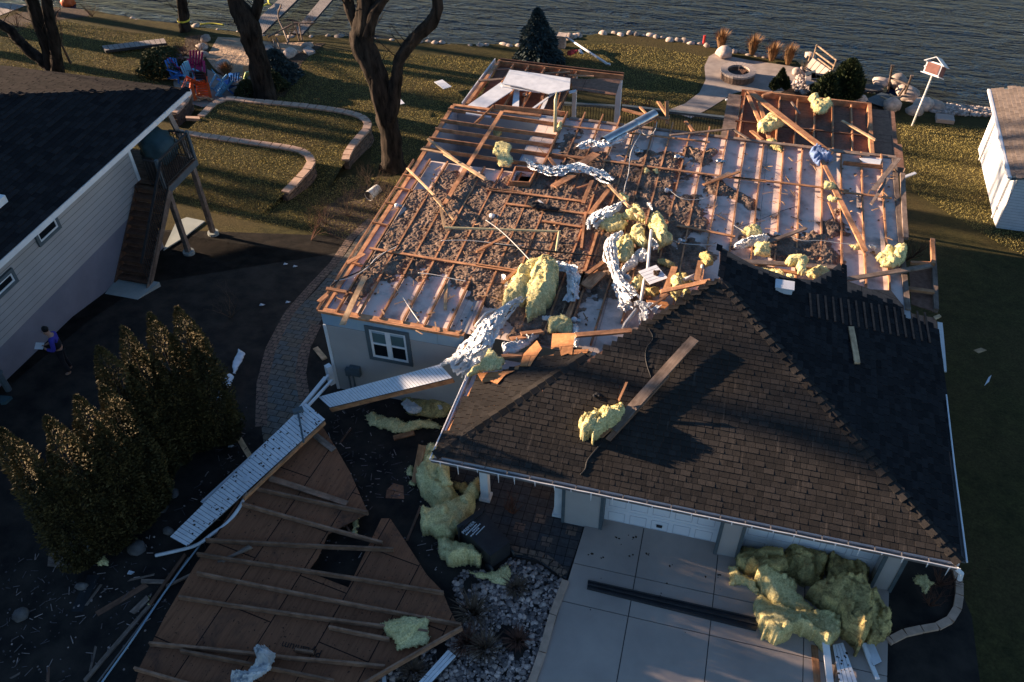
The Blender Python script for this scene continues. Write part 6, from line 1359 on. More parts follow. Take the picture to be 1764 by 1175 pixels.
# soaked debris crumbs all over the dark front yard
mb=MB(); rd=random.Random(9)
poly=[at(*p,0)[:2] for p in ((380,650),(460,740),(640,680),(760,690),(760,800),(860,860),(760,1080),(820,1175),(0,1175),(0,960),(330,860),(390,740))]
xs=[p[0] for p in poly];ys=[p[1] for p in poly]
while len(mb.F)<15000:
    x,y=rd.uniform(min(xs),max(xs)),rd.uniform(min(ys),max(ys))
    if not inside(poly,np.array([x]),np.array([y]))[0][0] or float(vn(x*.8,y*.8,3))<rd.uniform(.1,.75): continue
    r=rd.uniform(.01,.035); z=float(zt(x,y))+.01
    if rd.random()<.5: rock(mb,(x,y,z),r,len(mb.F),.5,rd.random()**3.5*.8)
    else:
        a=rd.uniform(0,6.28); L=rd.uniform(.05,.22); mb.beam((x,y,z+.01),(x+math.cos(a)*L,y+math.sin(a)*L,z+rd.uniform(0,.04)),.015,.01,t=rd.random()**4*.8)
tag(mb.build('yard_litter','pebble',tints=True),'small crumbs and splinters littering the dark front yard','debris',kind='stuff')
# boulders in the dark bed
for x,y,r,l in ((235,945,.24,'large grey boulder below the last arborvitae'),(277,875,.16,'grey boulder left of the long fallen soffit'),(290,915,.14,'small boulder left of the soffit end'),(140,1010,.14,'brown boulder beside the blue shingle strip'),(35,1060,.18,'pale boulder in the lower left grass'),(300,850,.15,'brown boulder behind the last arborvitae'),(407,725,.16,'flat grey stone by the paver path')):
    mb=MB(); p=at(x,y,.1); rock(mb,p,r,int(x),.8,res=2); tag(mb.build('boulder','stone_dark',smooth=True),l,'boulder','boulders in the front bed')
# trash cart on its side
def box8(mb,c,ax,ay,az,hx,hy,hz,tp_=1.0):
    V=[]
    for sz,k in((-1,tp_),(1,1.0)):
        for sx,sy in((-1,-1),(1,-1),(1,1),(-1,1)): V.append(c+ax*sx*hx*k+ay*sy*hy*k+az*sz*hz)
    mb.add(V,[(0,3,2,1),(4,5,6,7),(0,1,5,4),(1,2,6,5),(2,3,7,6),(3,0,4,7)])
tc=empty('trash_cart',at(838,935,0),'black wheeled trash cart lying on its side among batts, white label on its lid','trash cart')
c0=at(838,932,.38); dirx=(at(873,962,.38)-at(812,900,.38)).normalized(); dirx.z=0; dirx.normalize(); diry=Vector((-dirx.y,dirx.x,0)); dz=Vector((0,0,1))
mb=MB(); box8(mb,c0,diry,dz,-dirx,.36,.33,.52,.82); mb.build('body','black_plastic',tc)
mb=MB(); box8(mb,c0-dirx*.56,diry,dz,-dirx,.40,.36,.04); mb.build('lid','black_plastic',tc)
for s in(-1,1):
    mb=MB(); p=c0+dirx*.5+diry*s*.33-dz*.22; mb.tube([p-diry*.03,p+diry*.03],.13,16); mb.build('wheel','black_metal',tc)
mb=MB(); box8(mb,c0-dirx*.50+dz*.36+diry*0,diry,dz,-dirx,.3,.03,.03); mb.build('handle','black_plastic',tc)
xd=(at(*tp('j',685,715),.72)-at(*tp('j',605,795),.72)); lc=at(*tp('j',660,775),.72)
xd.z=0; xd.normalize()
plate_=MB(); yv=Vector((-xd.y,xd.x,0))
text('label_text','PREMIER',.115,lc+yv*.09,xd,(0,0,1),'lettering',tc); mb=MB()
for k_,(u0,u1) in enumerate(((-.2,.2),(-.03,.22),(-.16,.1))):
    o_=lc-yv*(.0+.055*k_); rd_=random.Random(k_); u=u0
    while u<u1:
        w_=rd_.uniform(.02,.05); mb.beam(o_+xd*u,o_+xd*(u+w_),.028,.006); u+=w_+.014
mb.beam(lc-yv*.18-xd*.05,lc-yv*.18+xd*.26,.018,.006)
mb.build('label_lines','lettering',tc)
# white litter specks on the side yard
for t,x,y,l in ((5,1710,445,'upper left white scrap in the shaded side yard'),(5,1585,762,'white scrap lying lowest left in the side yard'),(5,1738,735,'white scrap near the path bend'),(6,358,460,'white scrap nearest the sunlit grass'),(6,170,762,'pale scrap left of the path'),(11,1405,600,'tiny blue white scrap by the pale board'),(15,798,518,'tiny white scrap above the level board'),(4,1505-240,0,'')):
    if not l: continue
    p=at(*tp(t,x,y),-.3 if t in(5,6) else .05); p.z=float(zt(p.x,p.y))+.03; mb=MB()
    mb.quadslab([p+Vector((-.07,-.04,0)),p+Vector((.06,-.05,.05)),p+Vector((.07,.05,.0)),p+Vector((-.06,.04,.03))],.01); tag(mb.build('litter_scrap','sheet_white'),l,'litter','white litter in the yard')
# ================================================================ TREES AND PLANTS
def grow(mb,p,d,L,r,depth,rd,gn=.25,up=.15):
    n=4; pts=[p];rs=[r]; q=Vector(p); d=Vector(d).normalized()
    for k in range(n):
        d=(d+Vector((rd.uniform(-gn,gn),rd.uniform(-gn,gn),rd.uniform(-gn,gn)+up*.3))).normalized(); q=q+d*(L/n); pts.append(q.copy()); rs.append(r*(1-.45*(k+1)/n))
    mb.tube(pts,rs,8 if r>.08 else 5,caps=False)
    if depth>0:
        for k in range(rd.choice((2,3,3)) ):
            i=rd.randint(2,n); a=rd.uniform(0,6.28); e=(d+Vector((math.cos(a),math.sin(a),.25))*rd.uniform(.5,1.0)).normalized()
            grow(mb,pts[i],e,L*rd.uniform(.55,.8),rs[i]*rd.uniform(.5,.75),depth-1,rd,gn,up)
def gnarly(mb,pts,rs,seed,seg=30,sub=7,am=.17):
    """trunk with bark ridges: resampled polyline, radius and ring noise"""
    pts=[Vector(p) for p in pts]; P_=[];R_=[]
    for k in range(len(pts)-1):
        for j in range(sub): t=j/sub; P_.append(pts[k].lerp(pts[k+1],t)); R_.append(rs[k]*(1-t)+rs[k+1]*t)
    P_.append(pts[-1]);R_.append(rs[-1]); k0=len(mb.V); prev=None
    for a in range(1,len(P_)-1): P_[a]=(P_[a-1]+P_[a]*2+P_[a+1])/4
    for a,p in enumerate(P_):
        d=(P_[min(a+1,len(P_)-1)]-P_[max(a-1,0)]).normalized()
        x=d.cross(Vector((0,1,0))) if prev is None else prev-d*prev.dot(d); x.normalize(); prev=x; y=d.cross(x)
        for j in range(seg):
            an=2*math.pi*j/seg; r=R_[a]*(1+am*(float(vn(j*1.1+seed,a*.16,seed))-.5)*2+.10*(float(vn(j*.31,a*.6,seed+3))-.5)*2+.06*math.sin(3*an+a*.15))
            mb.V.append(tuple(p+(x*math.cos(an)+y*math.sin(an))*r))
    nf=0
    for a in range(len(P_)-1):
        for j in range(seg): mb.F.append((k0+a*seg+j,k0+a*seg+(j+1)%seg,k0+(a+1)*seg+(j+1)%seg,k0+(a+1)*seg+j)); nf+=1
    mb.T+=[.5]*nf; mb.I+=[0]*nf; return P_,R_
def big_tree(base,stems,label,seed,crown=True):
    """stems: list of (points, radii); first one is the trunk"""
    t=empty('bare_tree',base,label,'tree','bare lakeside trees'); rd=random.Random(seed); mb=MB(); br=MB()
    for k,(pts,rs) in enumerate(stems):
        P_,R_=gnarly(mb,pts,rs,seed+k)
        if crown:
            e=P_[-1]; d=(P_[-1]-P_[-4]).normalized()
            for j in range(3): a=rd.uniform(0,6.28); grow(br,e,(d*1.4+Vector((math.cos(a),math.sin(a),.3))*.6),rd.uniform(2.2,3.4),R_[-1]*.6,3,rd)
        for j in range(11):
            i=rd.randint(len(P_)//3,len(P_)-1); a=rd.uniform(0,6.28); q=P_[i]; grow(br,q+Vector((math.cos(a),math.sin(a),0))*R_[i]*.8,(math.cos(a),math.sin(a),.9),rd.uniform(.5,1.3),.022,2,rd)
    mb.build('trunk','bark',t,smooth=True); br.build('branches','bark',t,smooth=True); return t
y2_=30.2
b2=at(678,288,-2.75); yy=b2.y
S2=[([at_y(x,y,yy) for x,y in ((679,295),(676,270),(672,230),(662,190),(655,150),(640,110),(624,75),(628,45),(632,15),(628,-30),(640,-90),(655,-150))],[.60,.46,.42,.40,.43,.41,.45,.40,.33,.30,.28,.22]),
    ([at_y(x,y,yy-.1) for x,y in ((668,215),(678,180),(682,140),(685,110),(700,82),(722,58),(745,38),(755,15),(750,-20),(752,-70),(770,-120))],[.28,.27,.23,.21,.24,.22,.24,.19,.18,.16,.12]),
    ([at_y(x,y,yy+.2) for x,y in ((632,75),(614,45),(604,20),(598,-5),(592,-50),(580,-110))],[.24,.2,.2,.18,.15,.12]),
    ([at_y(x,y,yy-.2) for x,y in ((632,60),(645,20),(668,-10),(690,-60),(700,-120))],[.25,.22,.17,.14,.1])]
big_tree(b2,S2,'massive forked tree trunk standing just left of the torn house',21)
b1=at(455,168,-3.1); yy=b1.y
S1=[([at_y(x,y,yy) for x,y in ((458,172),(454,150),(447,115),(438,85),(431,55),(422,30),(408,5),(398,-25),(395,-80),(400,-150))],[.62,.5,.46,.46,.52,.50,.38,.33,.3,.22]),
    ([at_y(x,y,yy+.2) for x,y in ((432,45),(445,10),(452,-30),(470,-80))],[.3,.22,.16,.1])]
big_tree(b1,S1,'thick dark trunk beside the blue chair at the sandy path',22)
b0=at(90,122,-2.9); yy=b0.y
S0=[([at_y(x,y,yy) for x,y in ((98,128),(88,100),(76,60),(62,25),(52,-5),(45,-60),(40,-120))],[.42,.36,.33,.30,.28,.24,.18]),
    ([at_y(x,y,yy-.3) for x,y in ((100,126),(97,100),(90,55),(82,20),(78,-10),(74,-70))],[.34,.28,.25,.25,.23,.18]),
    ([at_y(x,y,yy-.1) for x,y in ((90,118),(72,104),(48,86),(30,68),(18,52),(-5,38),(-50,15),(-110,-20))],[.34,.30,.26,.24,.22,.22,.18,.12])]
big_tree(b0,S0,'three stemmed dark tree behind the neighbour roof at the far left',23)
b3=at(318,53,-3.4); yy=b3.y
t3=big_tree(b3,[([at_y(x,y,yy) for x,y in ((320,55),(317,40),(315,20),(312,0),(308,-40),(300,-100))],[.36,.30,.28,.27,.24,.18])],'straight trunk wrapped with a yellow band at the water edge',24)
mb=MB(); c=at_y(316,34,yy); mb.tube([c-Vector((0,0,.05)),c+Vector((0,0,.05))],.36,16,caps=False); mb.build('yellow_band','tape_yellow',t3)
def sapling(base,h,label,seed,r=.05,name='sapling',depth=3,stems=1,mat='twig',sp=.3,group=None,cat='tree'):
    t=empty(name,base,label,cat,group); rd=random.Random(seed); mb=MB()
    for k in range(stems): a=rd.uniform(0,6.28); grow(mb,Vector(base)+Vector((math.cos(a)*.01,math.sin(a)*.01,0)),(math.cos(a)*sp,math.sin(a)*sp,1),h*rd.uniform(.4,.6),r,depth,rd,.2,.3)
    mb.build('twigs',mat,t,smooth=True); return t
sapling(at(122,109,-2.95),4.2,'small bare tree on the lawn behind the neighbour roof',5,.07,depth=4)
# trees out of view to the west: their shadows stripe the lawns and the garage roof
rd=random.Random(77)
for k in range(13):
    x=rd.uniform(-66,-44); y=27.5+k*1.75+rd.uniform(-.6,.6); z=float(zt(x,y)); t=empty('bare_tree',(x,y,z),'bare tree of the neighbouring garden west of the view','tree','bare trees west of the view'); mb=MB()
    gnarly(mb,[(x,y,z),(x+.2,y+.1,z+5),(x,y-.2,z+11),(x+.3,y,z+18)],[.42,.34,.28,.14],k,12); mb.build('trunk','bark',t,smooth=True); br=MB()
    for j in range(5): a=rd.uniform(0,6.28); grow(br,(x,y,z+rd.uniform(6,17)),(math.cos(a),math.sin(a),.9),rd.uniform(2,3.6),.12,2,rd)
    br.build('branches','bark',t,smooth=True)
for k,(x,y) in enumerate(((-62,12.5),(-70,16.5),(-58,19.5),(-74,22.5),(-66,9.0))):
    z=float(zt(x,y)); t=empty('bare_tree',(x,y,z),'tall bare tree west of the neighbour house, outside the view','tree','bare trees west of the view'); mb=MB()
    gnarly(mb,[(x,y,z),(x+.2,y+.1,z+7),(x,y-.2,z+14),(x+.3,y,z+22)],[.45,.38,.30,.14],k,12); mb.build('trunk','bark',t,smooth=True); br=MB()
    for j in range(7): a=rd.uniform(0,6.28); grow(br,(x,y,z+rd.uniform(12,21)),(math.cos(a),math.sin(a),.8),rd.uniform(2.5,4.5),.16,3,rd)
    br.build('branches','bark',t,smooth=True)
def conifer(name,base,h,r,n,mat,label,cat,group=None,seed=0,size=.09,lumps=3,flat=.0,prof=None,trunk=True,droop=-.25,core=.8,leaders=None):
    t=empty(name,base,label,cat,group); rg=np.random.default_rng(seed); base=Vector(base)
    prof=prof or (lambda u: (1-u)**.85)
    u=rg.power(1.3,n); u=1-u if False else rg.uniform(0,1,n)**1.25; a=rg.uniform(0,2*np.pi,n)
    lum=.72+.5*vn(a*lumps/6.28*3,u*h*2.2,seed)
    rr=np.array([prof(x) for x in u])*r*lum*(rg.uniform(.15,1,n)**(.35 if leaders is None else .16))
    ox=np.zeros(n);oy=np.zeros(n);sc=np.ones(n)
    if leaders:
        L=np.array(leaders+[(0,0,1,1)]); w_=rg.integers(0,len(L),n); ox=L[w_,0]*(.35+.65*u);oy=L[w_,1]*(.35+.65*u);sc=L[w_,2]; rr=rr*L[w_,3]
    X=base.x+ox+rr*np.cos(a);Y=base.y+oy+rr*np.sin(a);Z=base.z+.05+u*h*sc
    sz=size*rg.uniform(.5,1.3,n); d1=np.stack([np.cos(a),np.sin(a),np.full(n,droop)+rg.normal(0,.35,n)],1)+rg.normal(0,.35,(n,3)); d1/=np.linalg.norm(d1,axis=1)[:,None]
    d2=np.cross(d1,rg.normal(0,1,(n,3))); d2/=np.linalg.norm(d2,axis=1)[:,None]; Pc=np.stack([X,Y,Z],1); s=sz[:,None]
    V=np.stack([Pc-d2*s*.4,Pc+d1*s,Pc+d2*s*.4,Pc-d1*s*.7],1).reshape(-1,3); F=np.arange(4*n).reshape(-1,4).tolist()
    meshobj('crown',V,F,mat,t)
    if trunk: mb=MB(); mb.tube([base-Vector((0,0,.1)),base+Vector((0,0,h*.8))],[r*.09,r*.03],8); mb.build('trunk','bark',t,smooth=True)
    return t
arb=[(-13.0,8.25,5.0,.62,'leftmost arborvitae of the row, tip at the frame edge'),(-12.45,8.85,4.85,.60,'second arborvitae from the left of the row, close behind the first'),(-12.25,9.55,4.8,.62,'third arborvitae of the row, lit on its left flank'),(-12.15,10.15,4.5,.55,'shorter fourth arborvitae between two taller ones'),(-12.55,10.85,4.95,.64,'fifth arborvitae of the row, rising left of the tallest three'),(-12.4,11.55,4.95,.58,'left one of the last three tall arborvitae'),(-12.05,12.1,4.95,.58,'middle one of the last three tall arborvitae'),(-11.6,12.5,4.9,.66,'last arborvitae of the row, nearest the stone path')]
ap=lambda u: min(1,(u/.12)**.5)*(1-u**3.4)**.8*(1-.22*u)
for k,(x,y,h,r,l) in enumerate(arb): conifer('arborvitae',(x,y,float(zt(x,y))),h*.97,r,17000,'cedar_leaf',l,'evergreen','row of arborvitae in the front yard',k+1,.055,4,prof=ap,droop=.7,leaders=[(.33*math.cos(k*1.7),.33*math.sin(k*1.7),.74+.04*(k%3),.72),(.30*math.cos(k*1.7+2.6),.30*math.sin(k*1.7+2.6),.86-.05*(k%2),.66)])
rd=random.Random(4)
for k in range(11):  # unseen spruce row, put in to shade the driveway and leave sun streaks
    y=-3+k*1.75+rd.uniform(-.4,.4); x=rd.uniform(-47,-43); h=rd.uniform(8.7,10.6)*(1 if y<16.5 else .9)
    conifer('spruce',(x,y,float(zt(x,y))),h,1.75,5200,'needle_green','tall unseen spruce added west of the neighbour house for its shade','evergreen','unseen spruces added to shade the drive',100+k,.42,5)
conifer('blue_spruce',at(926,112,-3.4),3.0,1.45,15000,'needle_blue','dense blue spruce on the lawn by the lake','evergreen',None,9,.16,5)
conifer('dwarf_spruce',at(478,135,-3.2),1.5,1.2,6000,'needle_blue','bushy blue dwarf spruce right of the thick dark trunk','evergreen',None,10,.13,5,prof=lambda u:(1-u)**.5)
conifer('boxwood',at(470,152,-3.1),.9,.8,3000,'boxwood','rounded boxwood in front of the dwarf spruce','shrub',None,11,.09,4,prof=lambda u:(1-u*u)**.5)
conifer('boxwood',at(283,122,-3.1),1.2,1.25,5000,'boxwood','dark clipped evergreen hedge clump beside the pink chairs','shrub',None,12,.10,4,prof=lambda u:(1-u*u)**.5)
conifer('boxwood',at(428,165,-3.1),.8,.6,2200,'boxwood','small green shrub at the foot of the thick dark trunk','shrub',None,13,.09,4,prof=lambda u:(1-u*u)**.5)
for x,y,z,h,r,l,sd in ((1452,168,-3.2,1.9,1.05,'large dark mugo pine beside the wrecked dock section',14),(1420,172,-3.1,1.3,.9,'lower mugo pine in front of the large one',15),(1343,150,-3.2,.95,.38,'tallest of three tiny pines behind the right porch',16),(1332,155,-3.2,.6,.28,'left tiny pine behind the right porch',17),(1352,154,-3.2,.6,.26,'right tiny pine behind the right porch',18)):
    conifer('mugo_pine',at(x,y,z),h,r,6000 if h>1.5 else 1600,'needle_green',l,'evergreen','mugo pines near the shore',sd,.15 if h>1 else .08,6,prof=lambda u:(1-u)**.6*min(1,(u+.15)*3),droop=1.2)
def grass_clump(base,h,r,n,label,seed,mat='dry_grass',group='clumps of ornamental grass',cat='ornamental grass'):
    rg=np.random.default_rng(seed); b=np.array(base); a=rg.uniform(0,6.28,n); q=rg.uniform(0,1,n); L=h*rg.uniform(.55,1,n)
    o=np.stack([np.cos(a)*.25*r*q,np.sin(a)*.25*r*q,np.zeros(n)],1)+b; out=np.stack([np.cos(a),np.sin(a),np.zeros(n)],1); w=np.stack([-np.sin(a),np.cos(a),np.zeros(n)],1)*.012
    m_=o+out*(r*.35*q[:,None])+np.array([0,0,1])*(L*.6)[:,None]; e=o+out*(r*1.0*q[:,None])+np.array([0,0,1])*(L*(1-.25*q))[:,None]
    V=np.stack([o-w,o+w,m_+w,m_-w,e],1).reshape(-1,3); F=[]
    for k in range(n): F+= [(5*k,5*k+1,5*k+2,5*k+3),(5*k+3,5*k+2,5*k+4)]
    return tag(meshobj('grass_clump',V,F,mat,loc=tuple(base)),label,cat,group)
for k,(x,y,z,h,l) in enumerate(((1241,84,-3.5,1.35,'tan grass clump left of the fire pit on the shore'),(1295,94,-3.5,1.35,'tan grass clump directly behind the fire pit'),(1329,104,-3.4,1.2,'third tan grass clump along the shore'),(1357,110,-3.4,1.3,'tan grass clump with a pale boulder, nearest the wrecked dock'),(392,128,-3.2,.8,'small tan grass clump by the sandy path'))):
    grass_clump(at(x,y,z),h,.55,420,l,k)
for k,(x,y,h,r,l) in enumerate(((815,1060,.8,.7,'wispy red grass at the left of the river stones'),(805,1110,.7,.6,'brown grass tuft above the grey siding piece'),(836,1120,.7,.7,'spreading brown grass at the bottom of the river stones'),(890,1015,.4,.45,'small tuft on the river stones near the black trough'),(892,1105,.4,.45,'reddish tuft among the river stones by the driveway edging'),(712,1160,.5,.5,'dark tuft at the bottom beside the fallen roof'))):
    grass_clump(at(x,y,.05),h*.6,r*.8,150,l,20+k,'twig' if k not in(1,4) else 'red_twig')
for k,(x,y,z,h,st,m_,l) in enumerate(((650,352,-2.0,1.7,9,'twig','bare grey shrub beside the white bucket'),(600,372,-1.9,1.5,8,'twig','bare shrub in the mulch left of the torn house'),(562,385,-1.7,1.4,8,'twig','thin bare shrub left of the mulch bed'),(536,415,-1.5,1.8,6,'red_twig','tall dark twiggy shrub at the shadow edge'),(640,320,-2.1,1.2,8,'twig','bare grey shrub at the foot of the massive forked tree'),(665,335,-2.2,1.1,7,'twig','tangled shrub close to the torn house corner'),(1580,400,-1.2,1.5,14,'red_twig','round bare red twig shrub right of the torn house'),(1618,1010,.0,.9,12,'red_twig','bare red twig shrub right of the garage corner'),(1600,1045,.0,.7,9,'red_twig','low red twigs in the dark bed right of the garage'),(345,90,-3.3,1.0,12,'twig','bare brown shrub by the sandy path boulders'),(320,95,-3.3,.9,10,'red_twig','low brown shrub left of the sandy path'),(95,45,-3.4,1.6,10,'red_twig','bare red twigs near the three stemmed tree'),(30,50,-3.4,1.3,9,'red_twig','bare red twigs at the far upper left'),(160,32,-3.5,1.2,10,'red_twig','bare red brush on the shore at the upper left'),(885,885,.05,.55,14,'red_twig','brown dried shrub before the porch column'),(500,60,-3.6,1.2,16,'twig','dark brush heap between the two docks'),(470,78,-3.6,1.0,14,'twig','dark brush heap at the near end of the left dock'),(530,52,-3.7,1.1,16,'twig','brush caught beside the right dock'),(1080,180,-2.9,.8,10,'red_twig','low red shrub behind the deck railing'),(1115,178,-2.9,.7,10,'red_twig','second low red shrub behind the deck railing'),(395,540,-.2,1.3,5,'twig','leafless shrub in the shaded side yard'),(1385,120,-3.4,.7,8,'twig','bare twigs between grass clumps and wrecked dock'))):
    b=at(x,y,z); b.z=float(zt(b.x,b.y)) if z>-3.55 else WATER; sapling(b,h,l,40+k,.014,'bare_shrub',3,st,m_,.8,'bare winter shrubs','shrub')
# ================================================================ SHORE
rd=random.Random(12); pts=[Vector((x,y,0)) for x,y in zip(SX,SY)]; P_=polyres(pts,.42); k=0
for p in P_:
    if p.x<-36 or p.x>12.4 or (-24.6<p.x<-21.0 and rd.random()<.5): continue
    big=1.0
    r=rd.uniform(.15,.32); 
    if rd.random()<.12: continue
    mb=MB(); rock(mb,(0,0,0),r,k*7+3,rd.uniform(.45,.9),res=2); o=meshobj('shore_boulder',np.array(mb.V)+np.array([p.x+rd.uniform(-.1,.1),p.y-.1+rd.uniform(-.15,.15),-3.62+r*.3]),mb.F,'stone',None,True)
    tag(o,'rounded pale boulder in the row edging the lake','boulder','boulders edging the lake'); k+=1
for x,y,z,r,l in ((1247,93,-3.35,.48,'largest grey boulder between fire pit and shore grass'),(1357,97,-3.4,.35,'pale boulder inside the shore grass'),(385,118,-3.2,.55,'tan boulder left of the small grass clump'),(1535,185,-3.3,.5,'pink boulder at the foot of the slatted dock'),(1562,165,-3.5,.6,'grey boulder by the right dock post'),(1590,184,-3.4,.55,'brown boulder beside the birdhouse pole'),(1575,195,-3.4,.45,'low boulder in front of the birdhouse pole'),(1517,144,-3.6,.4,'orange stained boulder under the frame rail'),(1545,145,-3.6,.55,'orange stained boulder behind the frame rail'),(1395,98,-3.5,.3,'small white boulder left of the wrecked dock'),(1372,125,-3.4,.3,'small boulder on the patio edge'),(430,165,-3.2,.3,'warm boulder below the blue chair'),(355,70,-3.4,.4,'boulder at the top of the sandy path'),(348,85,-3.4,.42,'second boulder down the left of the sandy path'),(350,98,-3.4,.42,'third boulder down the left of the sandy path'),(340,105,-3.3,.38,'boulder behind the pink chairs'),(500,95,-3.3,.4,'boulder at the right of the sandy path'),(530,82,-3.4,.3,'flat boulder by the right dock root'),(330,120,-3.3,.3,'pale boulder next to the round grill'),(1480,175,-3.3,.4,'dark boulder below the mugo pine'),(1610,186,-3.4,.4,'boulder right of the birdhouse pole')):
    mb=MB(); p=at(x,y,z); rock(mb,(p.x,p.y,p.z+r*.2),r,int(x+y),.75,res=2); tag(mb.build('boulder','stone',smooth=True),l,'boulder','single boulders near the shore')
mb=MB(); poly=[at(*p,-3.5)[:2] for p in ((1598,178),(1640,182),(1710,188),(1712,206),(1650,203),(1600,198))]; xs=[p[0] for p in poly];ys=[p[1] for p in poly]; n=0
while n<900:
    x,y=rd.uniform(min(xs),max(xs)),rd.uniform(min(ys),max(ys))
    if inside(poly,np.array([x]),np.array([y]))[0][0]: r=rd.uniform(.05,.13); rock(mb,(x,y,float(zt(x,y))+r*.4),r,n,.7,rd.random()); n+=1
tag(mb.build('shore_pebbles','pebble_pale',tints=True,smooth=True),'band of pale cobbles on the shore near the right house','cobbles',kind='stuff')
mb=MB(); poly=[at(*p,-3.4)[:2] for p in ((1362,150),(1385,112),(1400,130),(1402,160),(1380,165))]; xs=[p[0] for p in poly];ys=[p[1] for p in poly]; n=0
while n<260:
    x,y=rd.uniform(min(xs),max(xs)),rd.uniform(min(ys),max(ys))
    if inside(poly,np.array([x]),np.array([y]))[0][0]: r=rd.uniform(.05,.14); rock(mb,(x,y,float(zt(x,y))+r*.4),r,n,.7,rd.random()); n+=1
tag(mb.build('patio_cobbles','pebble_pale',tints=True,smooth=True),'cobbles spilling off the patio beside the wrecked dock','cobbles',kind='stuff')
# fire pit
fc=at(1272,122,-3.0); fp_=empty('fire_pit',(fc.x,fc.y,-3.35),'round stone fire pit on the lakeside patio','fire pit')
R0,R1=.90,.58
for r0,r1,z0,z1,nm,mt in ((R1,R0-.04,-3.4,-3.04,'stone_ring','wall_stone'),(R1-.02,R0,-3.04,-2.94,'cap_ring','concrete')):
    mb=MB(); n=28
    for k in range(n):
        a0=2*math.pi*(k+.04)/n;a1=2*math.pi*(k+.96)/n
        V=[(fc.x+math.cos(a)*r,fc.y+math.sin(a)*r,z) for z in (z0,z1) for r,a in ((r0,a0),(r1,a0),(r1,a1),(r0,a1))]; mb.add(V,[(0,3,2,1),(4,5,6,7),(0,1,5,4),(1,2,6,5),(2,3,7,6),(3,0,4,7)])
    mb.build(nm,mt,fp_)
mb=MB(); mb.tube([(fc.x,fc.y,-3.35),(fc.x,fc.y,-3.25)],R1-.03,24); mb.build('ash_bed','interior_dark',fp_)
mb=MB(); 
for k in range(5): mb.beam((fc.x+.1*k,fc.y-.3,-3.22),(fc.x+.45-.1*k,fc.y+.3,-3.05),.05,.04)
tag(mb.build('charred_sticks','lumber_dark'),'bundle of sticks lying in the round fire pit','sticks')
# fallen flagpole
a=at(970,68,-3.2); b=at(1049,116,-3.2); e=empty('flagpole',a,'fallen white flagpole lying on the lake lawn','flagpole')
mb=MB(); mb.tube([a+Vector((0,0,.25)),b+Vector((0,0,.12))],[.05,.07],10); mb.build('pole','trim_white',e,smooth=True)
mb=MB(); rock(mb,b+Vector((0,0,.15)),.11,3,1,res=2); mb.build('ball','galvanised',e)
foil(3,[(550,320),(600,305),(625,300),(615,320),(580,335),(555,335)],-3.0,.2,'red and white flag cloth dropped beside the flagpole',seed=60,fs=3,name='flag',mat='red_cloth',cat='flag',group=None)
foil(3,[(618,300),(640,310),(655,330),(630,325)],-3.0,.2,'pale part of the dropped flag under the pole',seed=61,fs=3,name='flag',mat='sheet_white',cat='flag',group=None)
mb=MB(); p=at(968,78,-3.35); mb.box((p.x-.2,p.y-.2,p.z-.1),(p.x+.2,p.y+.2,p.z+.55)); mb.box((p.x-.25,p.y-.25,p.z+.55),(p.x+.25,p.y+.25,p.z+.62)); tag(mb.build('shore_post','stone'),'squat grey post on the shore beside the flagpole end','post')
mb=MB(); p=at(1212,76,-3.6); mb.tube([p,p+Vector((0,0,.5))],.07,8); tag(mb.build('marker','red_cloth'),'small red marker among the shore boulders','marker')
# plank and loose panels on the lawns
pk=ribbed('dock_plank',[at(*p,-3.0) for p in ((175,79),(181,87),(287,74),(283,66))],12,'long tan slatted dock plank lying on the lawn','plank',mat='board_deck',dirn=1,th=.14)
slab('foam_board',[at(*p,-2.95) for p in ((748,141),(762,137),(778,149),(764,153))],.03,'sheet_white','pale square board on the lake lawn between trees and porch','board',None)
slab('foam_board',[at(*p,-2.8) for p in ((690,170),(697,178),(688,180))],.02,'sheet_white','pale triangle of board behind the forked tree','board',None)
mb=MB(); 
lumber('white_strip',at(1250,172,-2.9),at(1275,169,-2.9),.1,.06,'trim_white','white strip on the lawn left of the right porch','strip')
lumber('white_strip',at(1558,305,-1.8),at(1577,298,-1.8),.12,.05,'trim_white','white strip on the grass right of the torn house','strip')
slab('litter_board',[at(*p,-.2) for p in ((1677,603),(1690,599),(1700,603),(1686,608))],.02,'lumber_pale','pale board scrap on the dark right lawn','board',None)
slab('litter_board',[at(*p,-.2) for p in ((1696,664),(1703,650),(1708,646),(1704,657))],.02,'sheet_white','thin white sliver on the dark right lawn','board',None)
lumber('white_strip',at(1619,556,.3),at(1626,640,.3),.14,.04,'trim_white','white gutter piece standing against the right eave','strip')
slab('litter_board',[at(*p,2.6) for p in ((1608,545),(1618,541),(1622,545),(1612,550))],.03,'lumber_pale','small pale block on the right eave corner','block',None)
mb=MB(); p=at(1627,206,-3.3); mb.box((p.x-.4,p.y-.3,p.z-.05),(p.x+.4,p.y+.3,p.z+.14)); tag(mb.build('stepping_slab','concrete'),'square grey slab lying at the shore right of the birdhouse','slab')
